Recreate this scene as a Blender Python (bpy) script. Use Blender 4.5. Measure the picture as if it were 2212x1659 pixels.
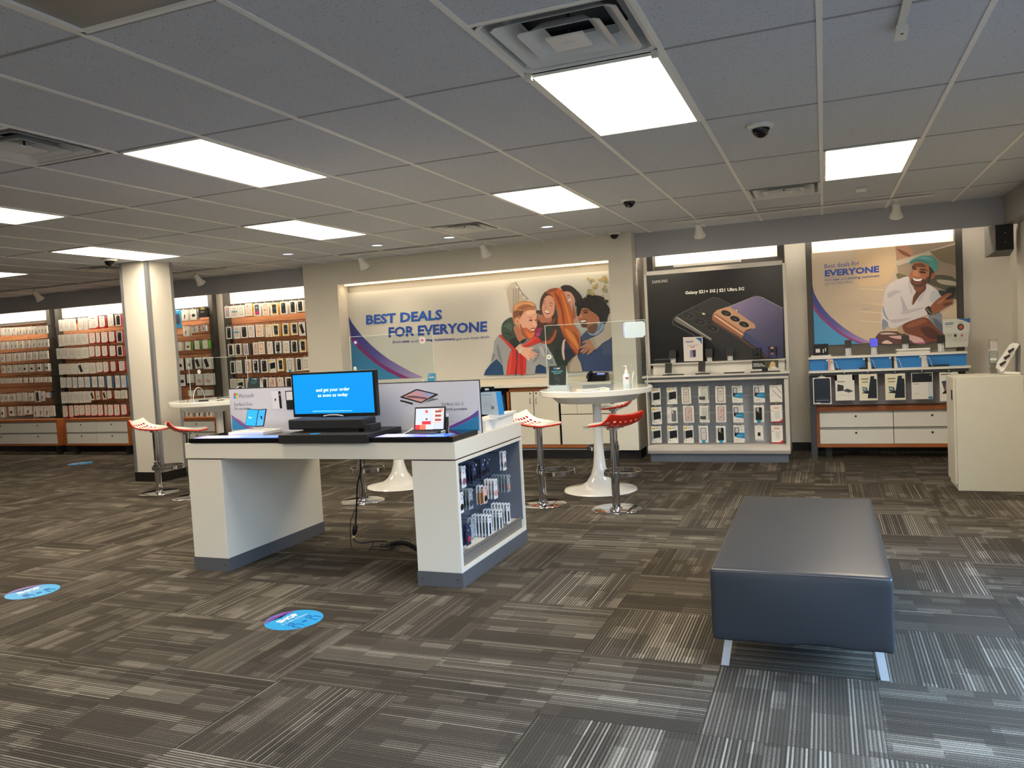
import bpy, math, random
from mathutils import Vector, Matrix
import numpy as np
random.seed(7)
for o in list(bpy.data.objects): bpy.data.objects.remove(o)
SC = bpy.context.scene; COL = SC.collection
# ---------------------------------------------------------------- camera
FPX, YAW, PIT, ROL = 1707.45, .378150535, .0521454, -.05418497
CAMZ, CEIL = 1.40649, 2.585
def _rot():
    cy, sy, cp, sp = math.cos(YAW), math.sin(YAW), math.cos(PIT), math.sin(PIT)
    f = Vector((-sy*cp, cy*cp, -sp)); r = Vector((cy, sy, 0)); u = r.cross(f)
    c, s = math.cos(ROL), math.sin(ROL)
    return r*c+u*s, u*c-r*s, f
CR, CU, CF = _rot()
cam = bpy.data.cameras.new('camera'); co = bpy.data.objects.new('camera', cam); COL.objects.link(co)
cam.sensor_fit = 'HORIZONTAL'; cam.sensor_width = 36; cam.lens = FPX*36/2212; cam.clip_start = .05
M = Matrix((CR, CU, -CF)).transposed().to_4x4(); M.translation = (0, 0, CAMZ)
co.matrix_world = M; SC.camera = co
# measuring helpers: the point of a plane of the room seen through a pixel of the 2212x1659 photograph
def ray(x, y): return CR*((x-1106)/FPX)+CU*(-(y-829.5)/FPX)+CF
def at(x, y, Y): d = ray(x, y); k = Y/d.y; return Vector((d.x*k, Y, d.z*k+CAMZ))
def atx(x, y, X): d = ray(x, y); k = X/d.x; return Vector((X, d.y*k, d.z*k+CAMZ))
def atz(x, y, z=0.): d = ray(x, y); k = (z-CAMZ)/d.z; return Vector((d.x*k, d.y*k, z))
# ---------------------------------------------------------------- world, exposure
SKY = 15.0
W = bpy.data.worlds.new('world'); SC.world = W; W.use_nodes = True
bg = W.node_tree.nodes['Background']; bg.inputs[1].default_value = 1.0
_n = W.node_tree.nodes; _tc = _n.new('ShaderNodeTexCoord'); _sx = _n.new('ShaderNodeSeparateXYZ'); _rp = _n.new('ShaderNodeValToRGB')   # bright blue sky above, dim street below
_e = _rp.color_ramp.elements; _e[0].position = .52; _e[0].color = (.30, .34, .40, 1); _e[1].position = .74; _e[1].color = (SKY*.40, SKY*.66, SKY, 1)
_mr = _n.new('ShaderNodeMapRange'); _mr.inputs[1].default_value = -1
for _a, _b in ((_tc.outputs['Generated'], _sx.inputs[0]), (_sx.outputs[2], _mr.inputs[0]), (_mr.outputs[0], _rp.inputs[0]), (_rp.outputs[0], bg.inputs[0])): W.node_tree.links.new(_a, _b)
SC.view_settings.view_transform = 'Standard'; SC.view_settings.look = 'None'
SC.view_settings.exposure = 0.75; SC.view_settings.gamma = 1; SC.view_settings.use_curve_mapping = False
PANEL = 12.5          # ceiling light strength
COVE = .3           # header strip lights
def area(name, loc, size, sy, power, color, rot=(0, 0, 0), spread=math.pi):
    l = bpy.data.lights.new(name, 'AREA'); l.shape = 'RECTANGLE'; l.size = size; l.size_y = sy
    l.energy = power; l.color = color; l.spread = spread
    o = bpy.data.objects.new(name, l); COL.objects.link(o); o.location = loc; o.rotation_euler = rot; return o
WARM = (1., .80, .56)
# ---------------------------------------------------------------- materials
def lin(c): return tuple(((v/255)/12.92 if v/255 <= .04045 else ((v/255+.055)/1.055)**2.4) for v in c)
_M = {}
def mat(rgb, rough=.5, metal=0., emit=0., name=None, alpha=None, coat=0., noise=0.):
    key = (tuple(rgb), rough, metal, emit, alpha, coat, noise)
    if key in _M: return _M[key]
    m = bpy.data.materials.new(name or 'mat_%02x%02x%02x' % tuple(int(v) for v in rgb)); m.use_nodes = True
    nt = m.node_tree; b = nt.nodes['Principled BSDF']; c = lin(rgb)
    b.inputs['Base Color'].default_value = (*c, 1); b.inputs['Roughness'].default_value = rough
    b.inputs['Metallic'].default_value = metal
    if coat: b.inputs['Coat Weight'].default_value = coat; b.inputs['Coat Roughness'].default_value = .08
    if emit: b.inputs['Emission Color'].default_value = (*c, 1); b.inputs['Emission Strength'].default_value = emit
    if noise:
        n = nt.nodes.new('ShaderNodeTexNoise'); n.inputs['Scale'].default_value = 90; n.inputs['Detail'].default_value = 4
        r = nt.nodes.new('ShaderNodeMapRange'); r.inputs[3].default_value = 1-noise; r.inputs[4].default_value = 1+noise
        v = nt.nodes.new('ShaderNodeVectorMath'); v.operation = 'SCALE'; v.inputs[0].default_value = c
        g = nt.nodes.new('ShaderNodeNewGeometry')
        nt.links.new(g.outputs['Position'], n.inputs['Vector'])
        nt.links.new(n.outputs[0], r.inputs[0]); nt.links.new(r.outputs[0], v.inputs['Scale']); nt.links.new(v.outputs[0], b.inputs['Base Color'])
        bp = nt.nodes.new('ShaderNodeBump'); bp.inputs['Strength'].default_value = .08; bp.inputs['Distance'].default_value = .002
        nt.links.new(n.outputs[0], bp.inputs['Height']); nt.links.new(bp.outputs[0], b.inputs['Normal'])
    _M[key] = m; return m
def mat_glass(name, tint=(.93, .97, .98), ior=1.4):
    m = bpy.data.materials.new(name); m.use_nodes = True; nt = m.node_tree; nt.nodes.clear()
    o = nt.nodes.new('ShaderNodeOutputMaterial'); t = nt.nodes.new('ShaderNodeBsdfTransparent'); t.inputs[0].default_value = (*tint, 1)
    g = nt.nodes.new('ShaderNodeBsdfGlossy'); g.inputs['Roughness'].default_value = .03
    f = nt.nodes.new('ShaderNodeFresnel'); f.inputs[0].default_value = 1.30
    x = nt.nodes.new('ShaderNodeMixShader')
    ge = nt.nodes.new('ShaderNodeNewGeometry'); mr = nt.nodes.new('ShaderNodeMapRange'); mr.inputs[3].default_value = ior; mr.inputs[4].default_value = 1/ior
    nt.links.new(ge.outputs['Backfacing'], mr.inputs[0]); nt.links.new(mr.outputs[0], f.inputs[0])
    nt.links.new(f.outputs[0], x.inputs[0]); nt.links.new(t.outputs[0], x.inputs[1]); nt.links.new(g.outputs[0], x.inputs[2]); nt.links.new(x.outputs[0], o.inputs[0])
    return m
WHITE = mat((226, 224, 218), .35); WALLW = mat((220, 214, 202), .7, noise=.02); LAM = mat((226, 221, 208), .32)
CHROME = mat((205, 205, 208), .07, 1.); STEEL = mat((150, 152, 155), .3, 1.); DARK = mat((30, 31, 33), .45)
GREY = mat((172, 174, 182), .6, noise=.02); DGREY = mat((88, 90, 94), .5); KICK = mat((96, 104, 116), .45)
BLACK = mat((14, 15, 17), .3); GLOSSB = mat((10, 11, 13), .08); UPR = mat((70, 68, 64), .5)
ACRYL = mat_glass('clear_acrylic'); WGLASS = mat_glass('window_glass', (.97, .98, .99))
RED = mat((205, 32, 8), .12, coat=.6); SEATW = mat((236, 234, 228), .15, coat=.5)
def nodes(m): return m.node_tree.nodes, m.node_tree.links
def wood_mat(name, a, b_, sc=6, rough=.45):
    m = bpy.data.materials.new(name); m.use_nodes = True; N, L = nodes(m); b = N['Principled BSDF']; b.inputs['Roughness'].default_value = rough
    g = N.new('ShaderNodeNewGeometry'); mp = N.new('ShaderNodeMapping'); mp.inputs['Scale'].default_value = (sc*.25, sc, sc*3)
    n = N.new('ShaderNodeTexNoise'); n.inputs['Scale'].default_value = 3; n.inputs['Detail'].default_value = 6; n.inputs['Distortion'].default_value = 1.2
    r = N.new('ShaderNodeValToRGB'); r.color_ramp.elements[0].position = .35; r.color_ramp.elements[1].position = .68
    r.color_ramp.elements[0].color = (*lin(a), 1); r.color_ramp.elements[1].color = (*lin(b_), 1)
    L.new(g.outputs['Position'], mp.inputs[0]); L.new(mp.outputs[0], n.inputs['Vector']); L.new(n.outputs[0], r.inputs[0]); L.new(r.outputs[0], b.inputs['Base Color'])
    return m
WOOD = wood_mat('cherry_wood', (150, 84, 40), (182, 108, 56)); SLAT = wood_mat('slat_wood', (172, 112, 76), (204, 146, 104), 4, .6)
def grad_mat(name, stops, p0, p1, rough=.3, emit=0.):
    """printed or screen graphic whose ink colour runs from one place to another"""
    m = bpy.data.materials.new(name); m.use_nodes = True; N, L = nodes(m); b = N['Principled BSDF']; b.inputs['Roughness'].default_value = rough
    g = N.new('ShaderNodeNewGeometry'); d = Vector(p1)-Vector(p0); k = d.length_squared
    s = N.new('ShaderNodeVectorMath'); s.operation = 'SUBTRACT'; s.inputs[1].default_value = p0
    t = N.new('ShaderNodeVectorMath'); t.operation = 'DOT_PRODUCT'; t.inputs[1].default_value = d/k
    r = N.new('ShaderNodeValToRGB'); e = r.color_ramp.elements
    e[0].position = stops[0][0]; e[0].color = (*lin(stops[0][1]), 1); e[1].position = stops[-1][0]; e[1].color = (*lin(stops[-1][1]), 1)
    for p, c in stops[1:-1]: q = e.new(p); q.color = (*lin(c), 1)
    L.new(g.outputs['Position'], s.inputs[0]); L.new(s.outputs[0], t.inputs[0]); L.new(t.outputs['Value'], r.inputs[0]); L.new(r.outputs[0], b.inputs['Base Color'])
    if emit: L.new(r.outputs[0], b.inputs['Emission Color']); b.inputs['Emission Strength'].default_value = emit
    return m
def carpet():
    m = bpy.data.materials.new('carpet_tiles'); m.use_nodes = True; N, L = nodes(m); b = N['Principled BSDF']; b.inputs['Roughness'].default_value = .95
    b.inputs['Specular IOR Level'].default_value = .12
    def mth(op, a, c=None, d=None):
        n = N.new('ShaderNodeMath'); n.operation = op
        for i, v in enumerate((a, c, d)):
            if v is None: continue
            if isinstance(v, (int, float)): n.inputs[i].default_value = v
            else: L.new(v, n.inputs[i])
        return n.outputs[0]
    def wn(x, y, z=0.):
        c = N.new('ShaderNodeCombineXYZ')
        for i, v in enumerate((x, y, z)):
            if isinstance(v, (int, float)): c.inputs[i].default_value = v
            else: L.new(v, c.inputs[i])
        n = N.new('ShaderNodeTexWhiteNoise'); n.noise_dimensions = '3D'; L.new(c.outputs[0], n.inputs['Vector']); return n.outputs['Value']
    g = N.new('ShaderNodeNewGeometry'); sp = N.new('ShaderNodeSeparateXYZ'); L.new(g.outputs['Position'], sp.inputs[0])
    X = mth('DIVIDE', mth('ADD', sp.outputs[0], 60-.15), .6); Y = mth('DIVIDE', mth('ADD', sp.outputs[1], 60-3.33), .6)
    ix, iy = mth('FLOOR', X), mth('FLOOR', Y); fx, fy = mth('FRACT', X), mth('FRACT', Y)
    r1 = wn(ix, iy, 3.3)
    par = mth('FRACT', mth('MULTIPLY', mth('ADD', ix, iy), .5))          # 0 or .5
    flip = mth('GREATER_THAN', r1, .8)
    rot = mth('ABSOLUTE', mth('SUBTRACT', mth('MULTIPLY', par, 2.), flip))
    def mix(a, c, t): return mth('ADD', mth('MULTIPLY', a, mth('SUBTRACT', 1., t)), mth('MULTIPLY', c, t))
    u = mix(fx, fy, rot); v = mix(fy, fx, rot)
    # stripes
    si = mth('FLOOR', mth('MULTIPLY', u, 42)); sf = mth('FRACT', mth('MULTIPLY', u, 42))
    tid = mth('ADD', mth('MULTIPLY', ix, 17.3), mth('MULTIPLY', iy, 5.1))
    sr = wn(si, tid, 1.)
    # bands and blocks of tone
    band = mth('FLOOR', mth('ADD', mth('MULTIPLY', u, 4.3), wn(tid, 2.)))
    bt = wn(band, tid, 9.); cut = mth('FLOOR', mth('ADD', mth('MULTIPLY', v, mth('ADD', 1., mth('MULTIPLY', wn(band, tid, 4.), 2.5))), wn(band, tid, 7.)))
    blk = wn(band, cut, tid)
    micro = mth('FLOOR', mth('MULTIPLY', u, 11.)); mcut = mth('FLOOR', mth('ADD', mth('MULTIPLY', v, 4.), mth('MULTIPLY', wn(micro, tid, 2.2), 3.)))
    mb = mth('GREATER_THAN', wn(micro, mcut, tid), .86)
    con = mth('ADD', .25, mth('MULTIPLY', wn(tid, band, 6.6), .75))
    line = mth('GREATER_THAN', sf, .55)
    pale = mth('MULTIPLY', mth('MULTIPLY', line, mth('ADD', .22, mth('MULTIPLY', mth('POWER', sr, 2.5), .78))), con)
    groove = mth('MULTIPLY', mth('LESS_THAN', sf, .3), con)
    fib = N.new('ShaderNodeTexNoise'); fib.inputs['Scale'].default_value = 260; fib.inputs['Detail'].default_value = 2; L.new(g.outputs['Position'], fib.inputs['Vector'])
    f = mth('ADD', mth('ADD', mth('MULTIPLY', bt, .14), mth('MULTIPLY', blk, .12)), mth('ADD', mth('MULTIPLY', mb, .10), mth('MULTIPLY', pale, .40)))
    f = mth('SUBTRACT', mth('ADD', f, mth('MULTIPLY', mth('SUBTRACT', fib.outputs[0], .5), .55)), mth('MULTIPLY', groove, .16))
    seam = mth('MAXIMUM', mth('LESS_THAN', fx, .006), mth('LESS_THAN', fy, .006))
    f = mth('SUBTRACT', mth('ADD', f, .22), mth('MULTIPLY', seam, .12))
    r = N.new('ShaderNodeValToRGB'); e = r.color_ramp.elements; e[0].position = 0; e[0].color = (*lin((28, 25, 22)), 1); e[1].position = 1; e[1].color = (*lin((178, 170, 156)), 1)
    q = e.new(.42); q.color = (*lin((69, 63, 55)), 1)
    L.new(f, r.inputs[0]); L.new(r.outputs[0], b.inputs['Base Color'])
    bp = N.new('ShaderNodeBump'); bp.inputs['Strength'].default_value = .35; bp.inputs['Distance'].default_value = .003
    L.new(mth('ADD', mth('MULTIPLY', line, .6), fib.outputs[0]), bp.inputs['Height']); L.new(bp.outputs[0], b.inputs['Normal'])
    return m
def ceiling_mat():
    m = bpy.data.materials.new('mineral_tile'); m.use_nodes = True; N, L = nodes(m); b = N['Principled BSDF']; b.inputs['Roughness'].default_value = .9
    g = N.new('ShaderNodeNewGeometry'); mp = N.new('ShaderNodeMapping'); mp.inputs['Rotation'].default_value = (0, 0, .6); mp.inputs['Scale'].default_value = (1, 1.8, 1)
    n = N.new('ShaderNodeTexNoise'); n.inputs['Scale'].default_value = 110; n.inputs['Detail'].default_value = 3
    r = N.new('ShaderNodeValToRGB'); e = r.color_ramp.elements; e[0].position = .31; e[0].color = (*lin((120, 120, 122)), 1); e[1].position = .37; e[1].color = (*lin((202, 207, 216)), 1)
    L.new(g.outputs['Position'], mp.inputs[0]); L.new(mp.outputs[0], n.inputs['Vector']); L.new(n.outputs[0], r.inputs[0]); L.new(r.outputs[0], b.inputs['Base Color'])
    return m
# ---------------------------------------------------------------- mesh building
class MB:
    def __init__(s): s.v = []; s.f = []; s.m = []; s.mats = []; s.sm = []
    def mi(s, m):
        if m not in s.mats: s.mats.append(m)
        return s.mats.index(m)
    def add(s, vs, fs, m, smooth=False):
        o = len(s.v); s.v += [tuple(p) for p in vs]; k = s.mi(m)
        for f in fs: s.f.append([i+o for i in f]); s.m.append(k); s.sm.append(smooth)
        return s
    def box(s, x0, x1, y0, y1, z0, z1, m):
        x0, x1 = min(x0, x1), max(x0, x1); y0, y1 = min(y0, y1), max(y0, y1); z0, z1 = min(z0, z1), max(z0, z1)
        return s.add([(x, y, z) for z in (z0, z1) for y in (y0, y1) for x in (x0, x1)],
              [(0, 2, 3, 1), (4, 5, 7, 6), (0, 1, 5, 4), (2, 6, 7, 3), (0, 4, 6, 2), (1, 3, 7, 5)], m)
    def poly(s, pts, m): return s.add(pts, [tuple(range(len(pts)))], m)
    def prism(s, pts, d, m, m2=None):
        n = len(pts); d = Vector(d); P = [Vector(p) for p in pts]
        s.poly(P, m); s.poly([p+d for p in reversed(P)], m2 or m)
        return s.add(P+[p+d for p in P], [(i, i+n, (i+1) % n+n, (i+1) % n) for i in range(n)], m2 or m)
    def lathe(s, prof, m, n=40, c=(0, 0), smooth=True):
        k = len(prof); vs = [(c[0]+r*math.cos(2*math.pi*i/n), c[1]+r*math.sin(2*math.pi*i/n), z) for i in range(n) for r, z in prof]
        return s.add(vs, [(i*k+j, ((i+1) % n)*k+j, ((i+1) % n)*k+j+1, i*k+j+1) for i in range(n) for j in range(k-1)], m, smooth)
    def tube(s, pts, r, m, n=8):
        P = [Vector(p) for p in pts]; vs = []
        for i, p in enumerate(P):
            t = (P[min(i+1, len(P)-1)]-P[max(i-1, 0)]).normalized()
            a = t.cross(Vector((0, 0, 1)) if abs(t.z) < .9 else Vector((1, 0, 0))).normalized(); b = t.cross(a)
            rr = r[i] if isinstance(r, (list, tuple)) else r
            vs += [p+(a*math.cos(2*math.pi*k/n)+b*math.sin(2*math.pi*k/n))*rr for k in range(n)]
        fs = [(i*n+k, i*n+(k+1) % n, (i+1)*n+(k+1) % n, (i+1)*n+k) for i in range(len(P)-1) for k in range(n)]
        s.add(vs, fs, m, True); s.add(vs[:n], [tuple(range(n))], m); return s.add(vs[-n:], [tuple(range(n))], m)
    def ell(s, c, ux, uy, m, n=20):
        c, ux, uy = Vector(c), Vector(ux), Vector(uy)
        return s.poly([c+ux*math.cos(2*math.pi*i/n)+uy*math.sin(2*math.pi*i/n) for i in range(n)], m)
    def build(s, name, parent=None, loc=None, bevel=0, origin=None, autos=False):
        me = bpy.data.meshes.new(name)
        V = s.v
        if origin is not None: V = [(x-origin[0], y-origin[1], z-origin[2]) for x, y, z in V]
        me.from_pydata(V, [], s.f)
        for m in s.mats: me.materials.append(m)
        me.polygons.foreach_set('material_index', s.m); me.polygons.foreach_set('use_smooth', s.sm); me.update()
        if any(s.sm): me.set_sharp_from_angle(angle=.7)
        o = bpy.data.objects.new(name, me); COL.objects.link(o)
        if origin is not None: o.location = origin
        if loc is not None: o.location = loc
        if parent: o.parent = parent
        if bevel:
            b = o.modifiers.new('edge', 'BEVEL'); b.width = bevel; b.segments = 2; b.limit_method = 'ANGLE'; b.angle_limit = .9
        return o
def tag(o, label=None, cat=None, group=None, kind=None):
    if label: o['label'] = label
    if cat: o['category'] = cat
    if group: o['group'] = group
    if kind: o['kind'] = kind
    return o
def struct(mb, name, **k): return tag(mb.build(name, **k), kind='structure')
def empty(name, loc, label, cat, group=None, rz=0.):
    o = bpy.data.objects.new(name, None); COL.objects.link(o); o.location = loc; o.rotation_euler = (0, 0, rz); o.empty_display_size = .05
    return tag(o, label, cat, group)
def bl(x0, x1, y0, y1, z0, z1, m): return MB().box(x0, x1, y0, y1, z0, z1, m)
def copy_tree(o, parent=None):
    c = o.copy(); COL.objects.link(c); c.parent = parent
    for ch in o.children: copy_tree(ch, c)
    return c
_T = {}
def glyphs(txt, bold):
    if (txt, bold) in _T: return _T[(txt, bold)]
    cu = bpy.data.curves.new('t', 'FONT'); cu.body = txt; cu.offset = bold; cu.resolution_u = 2
    ob = bpy.data.objects.new('t', cu); me = bpy.data.meshes.new_from_object(ob)
    v = [tuple(p.co[:2]) for p in me.vertices]; f = [tuple(p.vertices) for p in me.polygons]
    bpy.data.objects.remove(ob); bpy.data.curves.remove(cu); bpy.data.meshes.remove(me)
    a = np.array(v); lo = a.min(0); hi = a.max(0); v = ((a-lo)/(hi-lo)).tolist()
    _T[(txt, bold)] = (v, f); return v, f
def text(mb, txt, bl_, br, tl, m, bold=0.):
    """lettering whose ink box has corners bottom-left, bottom-right and top-left"""
    v, f = glyphs(txt, bold); bl_, br, tl = Vector(bl_), Vector(br), Vector(tl)
    return mb.add([bl_+(br-bl_)*a+(tl-bl_)*b for a, b in v], f, m)
def smooth(pts, k=3):
    n = len(pts); out = []
    for i in range(n):
        p0, p1, p2, p3 = (Vector(pts[(i+j-1) % n]) for j in range(4))
        for q in range(k):
            t = q/k
            out.append(.5*((2*p1)+(p2-p0)*t+(2*p0-5*p1+4*p2-p3)*t*t+(3*p1-p0-3*p2+p3)*t**3))
    return out
class Art:
    """flat printed picture on a wall plane, traced in the photograph's pixels"""
    def __init__(s, mb, x0, y0, sc, Y): s.mb, s.x0, s.y0, s.sc, s.Y, s.n = mb, x0, y0, sc, Y, 1
    xmax = None; xmin = -99; zmax = 99
    def clip(s, p): p.x = max(s.xmin, min(p.x, s.xmax)); p.z = min(p.z, s.zmax); return p
    def P(s, x, y, n=None): return at(s.x0+x/s.sc, s.y0+y/s.sc, s.Y-.00016*(s.n if n is None else n)) if s.xmax is None else s.clip(at(s.x0+x/s.sc, s.y0+y/s.sc, s.Y-.00016*(s.n if n is None else n)))
    def shape(s, pts, rgb, sm=True, m=None):
        if sm: pts = [(p.x, p.y) for p in smooth([(a, b) for a, b in pts])]
        s.mb.poly([s.P(*p) for p in pts], m or mat(rgb, .4)); s.n += 1
    def oval(s, x, y, rx, ry, rgb, rot=0., m=None):
        c, d = math.cos(rot), math.sin(rot)
        s.shape([(x+rx*math.cos(a)*c-ry*math.sin(a)*d, y+rx*math.cos(a)*d+ry*math.sin(a)*c) for a in [i*math.pi/10 for i in range(20)]], rgb, False, m)
    def text(s, t, a, b, h, rgb, bold=0.):
        text(s.mb, t, s.P(*a), s.P(*b), s.P(a[0], a[1]-h), mat(rgb, .4), bold); s.n += 1
    def bar(s, x0, y0, x1, y1, w, rgb): s.shape([(x0, y0), (x1, y1), (x1, y1+w), (x0, y0+w)], rgb, False)
def wloc(p):
    v = Vector((0, 0, 0))
    while p is not None: v += p.location; p = p.parent
    return v
def part(mb, name, parent, bevel=0, label=None):
    """a part drawn in room coordinates, hung under its (unrotated) parent"""
    w = wloc(parent); mb.v = [(x-w.x, y-w.y, z-w.z) for x, y, z in mb.v]
    o = mb.build(name, parent, bevel=bevel)
    if label: o['label'] = label
    return o
def solo(mb, name, label, cat, group=None, bevel=0, kind=None):
    a = np.array(mb.v); lo, hi = a.min(0), a.max(0)
    return tag(mb.build(name, origin=((lo[0]+hi[0])/2, (lo[1]+hi[1])/2, lo[2]), bevel=bevel), label, cat, group, kind)
# ================================================================ THE ROOM
XW0, XW1, YB, YF, YS = -14.2, 1.80, 9.50, -2.6, 9.10     # left wall, right wall, back wall, front (street) wall, grey soffit front
XG, YG = .0204, 4.58045                                   # ceiling grid: line K0 and cross line C2
struct(bl(XW0, XW1+.1, YF, YB+.1, -.06, 0, carpet()), 'floor')
# ceiling: mineral tiles in half cells, open where lights and vents sit
LIGHTS = [(-1.1988, 3.361), (-3.6372, 3.361), (-6.0756, 3.361), (-2.418, 5.7996), (.0204, 5.7996), (-4.8564, 5.7996), (-7.2948, 5.7996), (-9.7332, 5.7996)]
OFFL = [(-2.418, .9228)]
VENTS = [(-1.1988, 2.7516), (-4.2468, 2.7516), (-3.6372, 7.0188), (-.5892, 7.0188), (-8.514, 7.0188)]
BEHIND = [(.0204, .9228), (-4.8564, .9228), (-1.1988, -1.5156), (-3.6372, -1.5156), (-7.2948, .9228)]
hole = set()
for (x, y), h in [(l, 2) for l in LIGHTS+OFFL+BEHIND]+[(v, 1) for v in VENTS]:
    for k in range(h): hole.add((round((x-XG)/.6096), round((y-YG)/.6096)+k))
cm = ceiling_mat(); mb = MB()
i0, i1 = math.floor((XW0-XG)/.6096), math.ceil((XW1-XG)/.6096); j0, j1 = math.floor((YF-YG)/.6096), math.ceil((YB-YG)/.6096)
for i in range(i0, i1):
    for j in range(j0, j1):
        if (i, j) in hole: continue
        x0, x1 = max(XW0, XG+i*.6096), min(XW1+.1, XG+(i+1)*.6096); y0, y1 = max(YF, YG+j*.6096), min(YB+.1, YG+(j+1)*.6096)
        if x1 > x0 and y1 > y0: mb.add([(x0, y0, CEIL), (x0, y1, CEIL), (x1, y1, CEIL), (x1, y0, CEIL)], [(0, 1, 2, 3)], cm)
mb.box(XW0, XW1+.1, YF, YB+.1, CEIL+.25, CEIL+.3, mat((60, 60, 62), .9))
struct(mb, 'ceiling')
TB = mat((240, 240, 236), .4); TBX = mat((150, 152, 156), .5)
mb = MB()
for i in range(i0+1, i1):
    mb.box(XG+i*.6096-.012, XG+i*.6096+.012, YF, YS, CEIL-.005, CEIL+.01, TB)
for j in range(-6, 5):
    y = YG+j*1.2192
    if y < YS: mb.box(XW0, XW1-.12, y-.007, y+.007, CEIL-.003, CEIL+.01, TBX)
for x, y in VENTS:
    mb.box(x, x+.6096, y-.012, y+.012, CEIL-.003, CEIL+.01, TB); mb.box(x, x+.6096, y+.5976, y+.6216, CEIL-.003, CEIL+.01, TB)
struct(mb, 'trim_1')
# walls
struct(bl(XW0, XW1+.1, YB, YB+.1, 0, CEIL, WALLW), 'wall_back')
struct(bl(XW0-.1, XW0, YF, YB+.1, 0, CEIL, WALLW), 'wall_left')
# right wall with shop windows, street wall with shop windows behind the camera
mb = MB(); mb.box(XW1, XW1+.1, 4.4, YB, 0, CEIL, WALLW); mb.box(XW1, XW1+.1, YF, 4.4, 0, .12, WALLW); mb.box(XW1, XW1+.1, YF, 4.4, 2.28, CEIL, WALLW)
struct(mb, 'wall_right')
mb = MB(); mb.box(XW0, XW1, YF-.1, YF, 0, .12, WALLW); mb.box(XW0, XW1, YF-.1, YF, 2.3, CEIL, WALLW); mb.box(XW0, XW1, YF-.1, YF, .12, 2.3, WALLW)
struct(mb, 'wall_front')
n = 1
def window(n, a, b, fixed, axis):
    al = mat((58, 60, 64), .35, .8); mb = MB(); w = .05
    def bx(u0, u1, z0, z1, m, t0=.02, t1=.08):
        if axis == 'x': mb2.box(u0, u1, fixed-t1, fixed-t0, z0, z1, m)
        else: mb2.box(fixed+t0, fixed+t1, u0, u1, z0, z1, m)
    mb2 = MB(); top = 2.3 if axis == 'x' else 2.28
    bx(a, b, .12, .12+w, al); bx(a, b, top-w, top, al); bx(a, a+w, .12, top, al); bx(b-w, b, .12, top, al)
    f = struct(mb2, 'window_%d' % n)
    mb2 = MB(); bx(a+w, b-w, .12+w, top-w, WGLASS, .045, .055); part(mb2, 'pane', f)
for k in range(4): window(n, YF+k*1.75, YF+(k+1)*1.75, XW1, 'y'); n += 1
def portal(name, loc, w, h, rot):
    o = area(name, loc, w, h, 1, (1, 1, 1), rot); o.data.cycles.is_portal = True
portal('portal_side', (XW1+.12, .9, 1.2), 2.2, 7.0, (0, math.pi/2, 0))
# bulkhead over the shop windows on the right, grey soffits over the display bays
struct(bl(1.68, XW1, YF, YS, 2.30, CEIL, mat((150, 148, 142), .45)), 'trim_2')
struct(bl(-1.995, 1.68, YS, YS+.03, 2.305, CEIL, GREY), 'trim_3')
struct(bl(XW0, -6.46, YS, YS+.03, 2.335, CEIL, GREY), 'trim_4')
# white alcove wall with its recess
FX0, FX1, FY = -6.46, -1.995, 8.90
ax0, ax1, az1, ay = -5.93, -2.27, 2.292, 9.17
mb = MB(); mb.box(FX0, ax0, FY, YB, 0, CEIL, WALLW); mb.box(ax1, FX1, FY, YB, .866, CEIL, WALLW); mb.box(-2.225, FX1, FY, YB, 0, .866, WALLW); mb.box(ax0, ax1, FY, YB, az1, CEIL, WALLW)
mb.box(ax0, ax1, ay+.005, YB, 0, az1, WALLW); mb.box(ax0, ax1, FY, ay+.02, 0, .12, WALLW)
struct(mb, 'wall_alcove')
struct(bl(FX0-.005, FX1+.005, FY-.008, FY+.3, 0, .10, mat((22, 22, 24), .5)), 'baseboard_alcove')
struct(bl(XW0, FX0, YB-.012, YB, 0, .10, mat((22, 22, 24), .5)), 'baseboard_back_left')
struct(bl(FX1, XW1, YB-.012, YB, 0, .10, mat((22, 22, 24), .5)), 'baseboard_back_right')
struct(bl(XW1-.012, XW1, 4.4, YB, 0, .10, mat((22, 22, 24), .5)), 'baseboard_right')
# ---------------------------------------------------------------- ceiling fixtures
LP = mat((255, 240, 214), .5, emit=PANEL, name='lit_lens')
ORD = ['nearest', 'second', 'third', 'fourth']
def troffer(x, y, lit, label, group='lit ceiling light panels'):
    t = empty('ceiling_light', (x+.3048, y+.6096, CEIL), label, 'ceiling light', group)
    mb = MB(); f = .02
    mb.box(x+.01, x+f+.01, y+.012, y+1.207, CEIL-.008, CEIL+.05, TB); mb.box(x+.6-f, x+.6, y+.012, y+1.207, CEIL-.008, CEIL+.05, TB)
    mb.box(x+f, x+.6-f, y+.012, y+.012+f, CEIL-.008, CEIL+.05, TB); mb.box(x+f, x+.6-f, y+1.207-f, y+1.207, CEIL-.008, CEIL+.05, TB)
    part(mb, 'frame', t)
    part(bl(x+f+.01, x+.6-f, y+.03, y+1.19, CEIL+.004, CEIL+.012, LP if lit else mat((150, 146, 140), .25)), 'diffuser', t, label='glowing warm white diffuser' if lit else 'dark unlit ribbed diffuser')
    if lit:
        part(bl(x+.02, x+.58, y+.03, y+1.19, CEIL+.03, CEIL+.12, WHITE), 'housing', t)
labs = ['lit ceiling panel directly beside the large air vent near the top of the picture',
 'lit ceiling panel between the two nearest air vents, left of the bright one', 'lit ceiling panel cut off by the left picture edge, above the row of phone racks',
 'lit ceiling panel in front of the poster showing four laughing friends', 'lit ceiling panel above the poster of the man in a teal cap',
 'lit ceiling panel over the sales desk, beyond the long one', 'lit ceiling panel just in front of the white square column', 'farthest lit ceiling panel, only its corner showing at the left edge']
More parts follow.
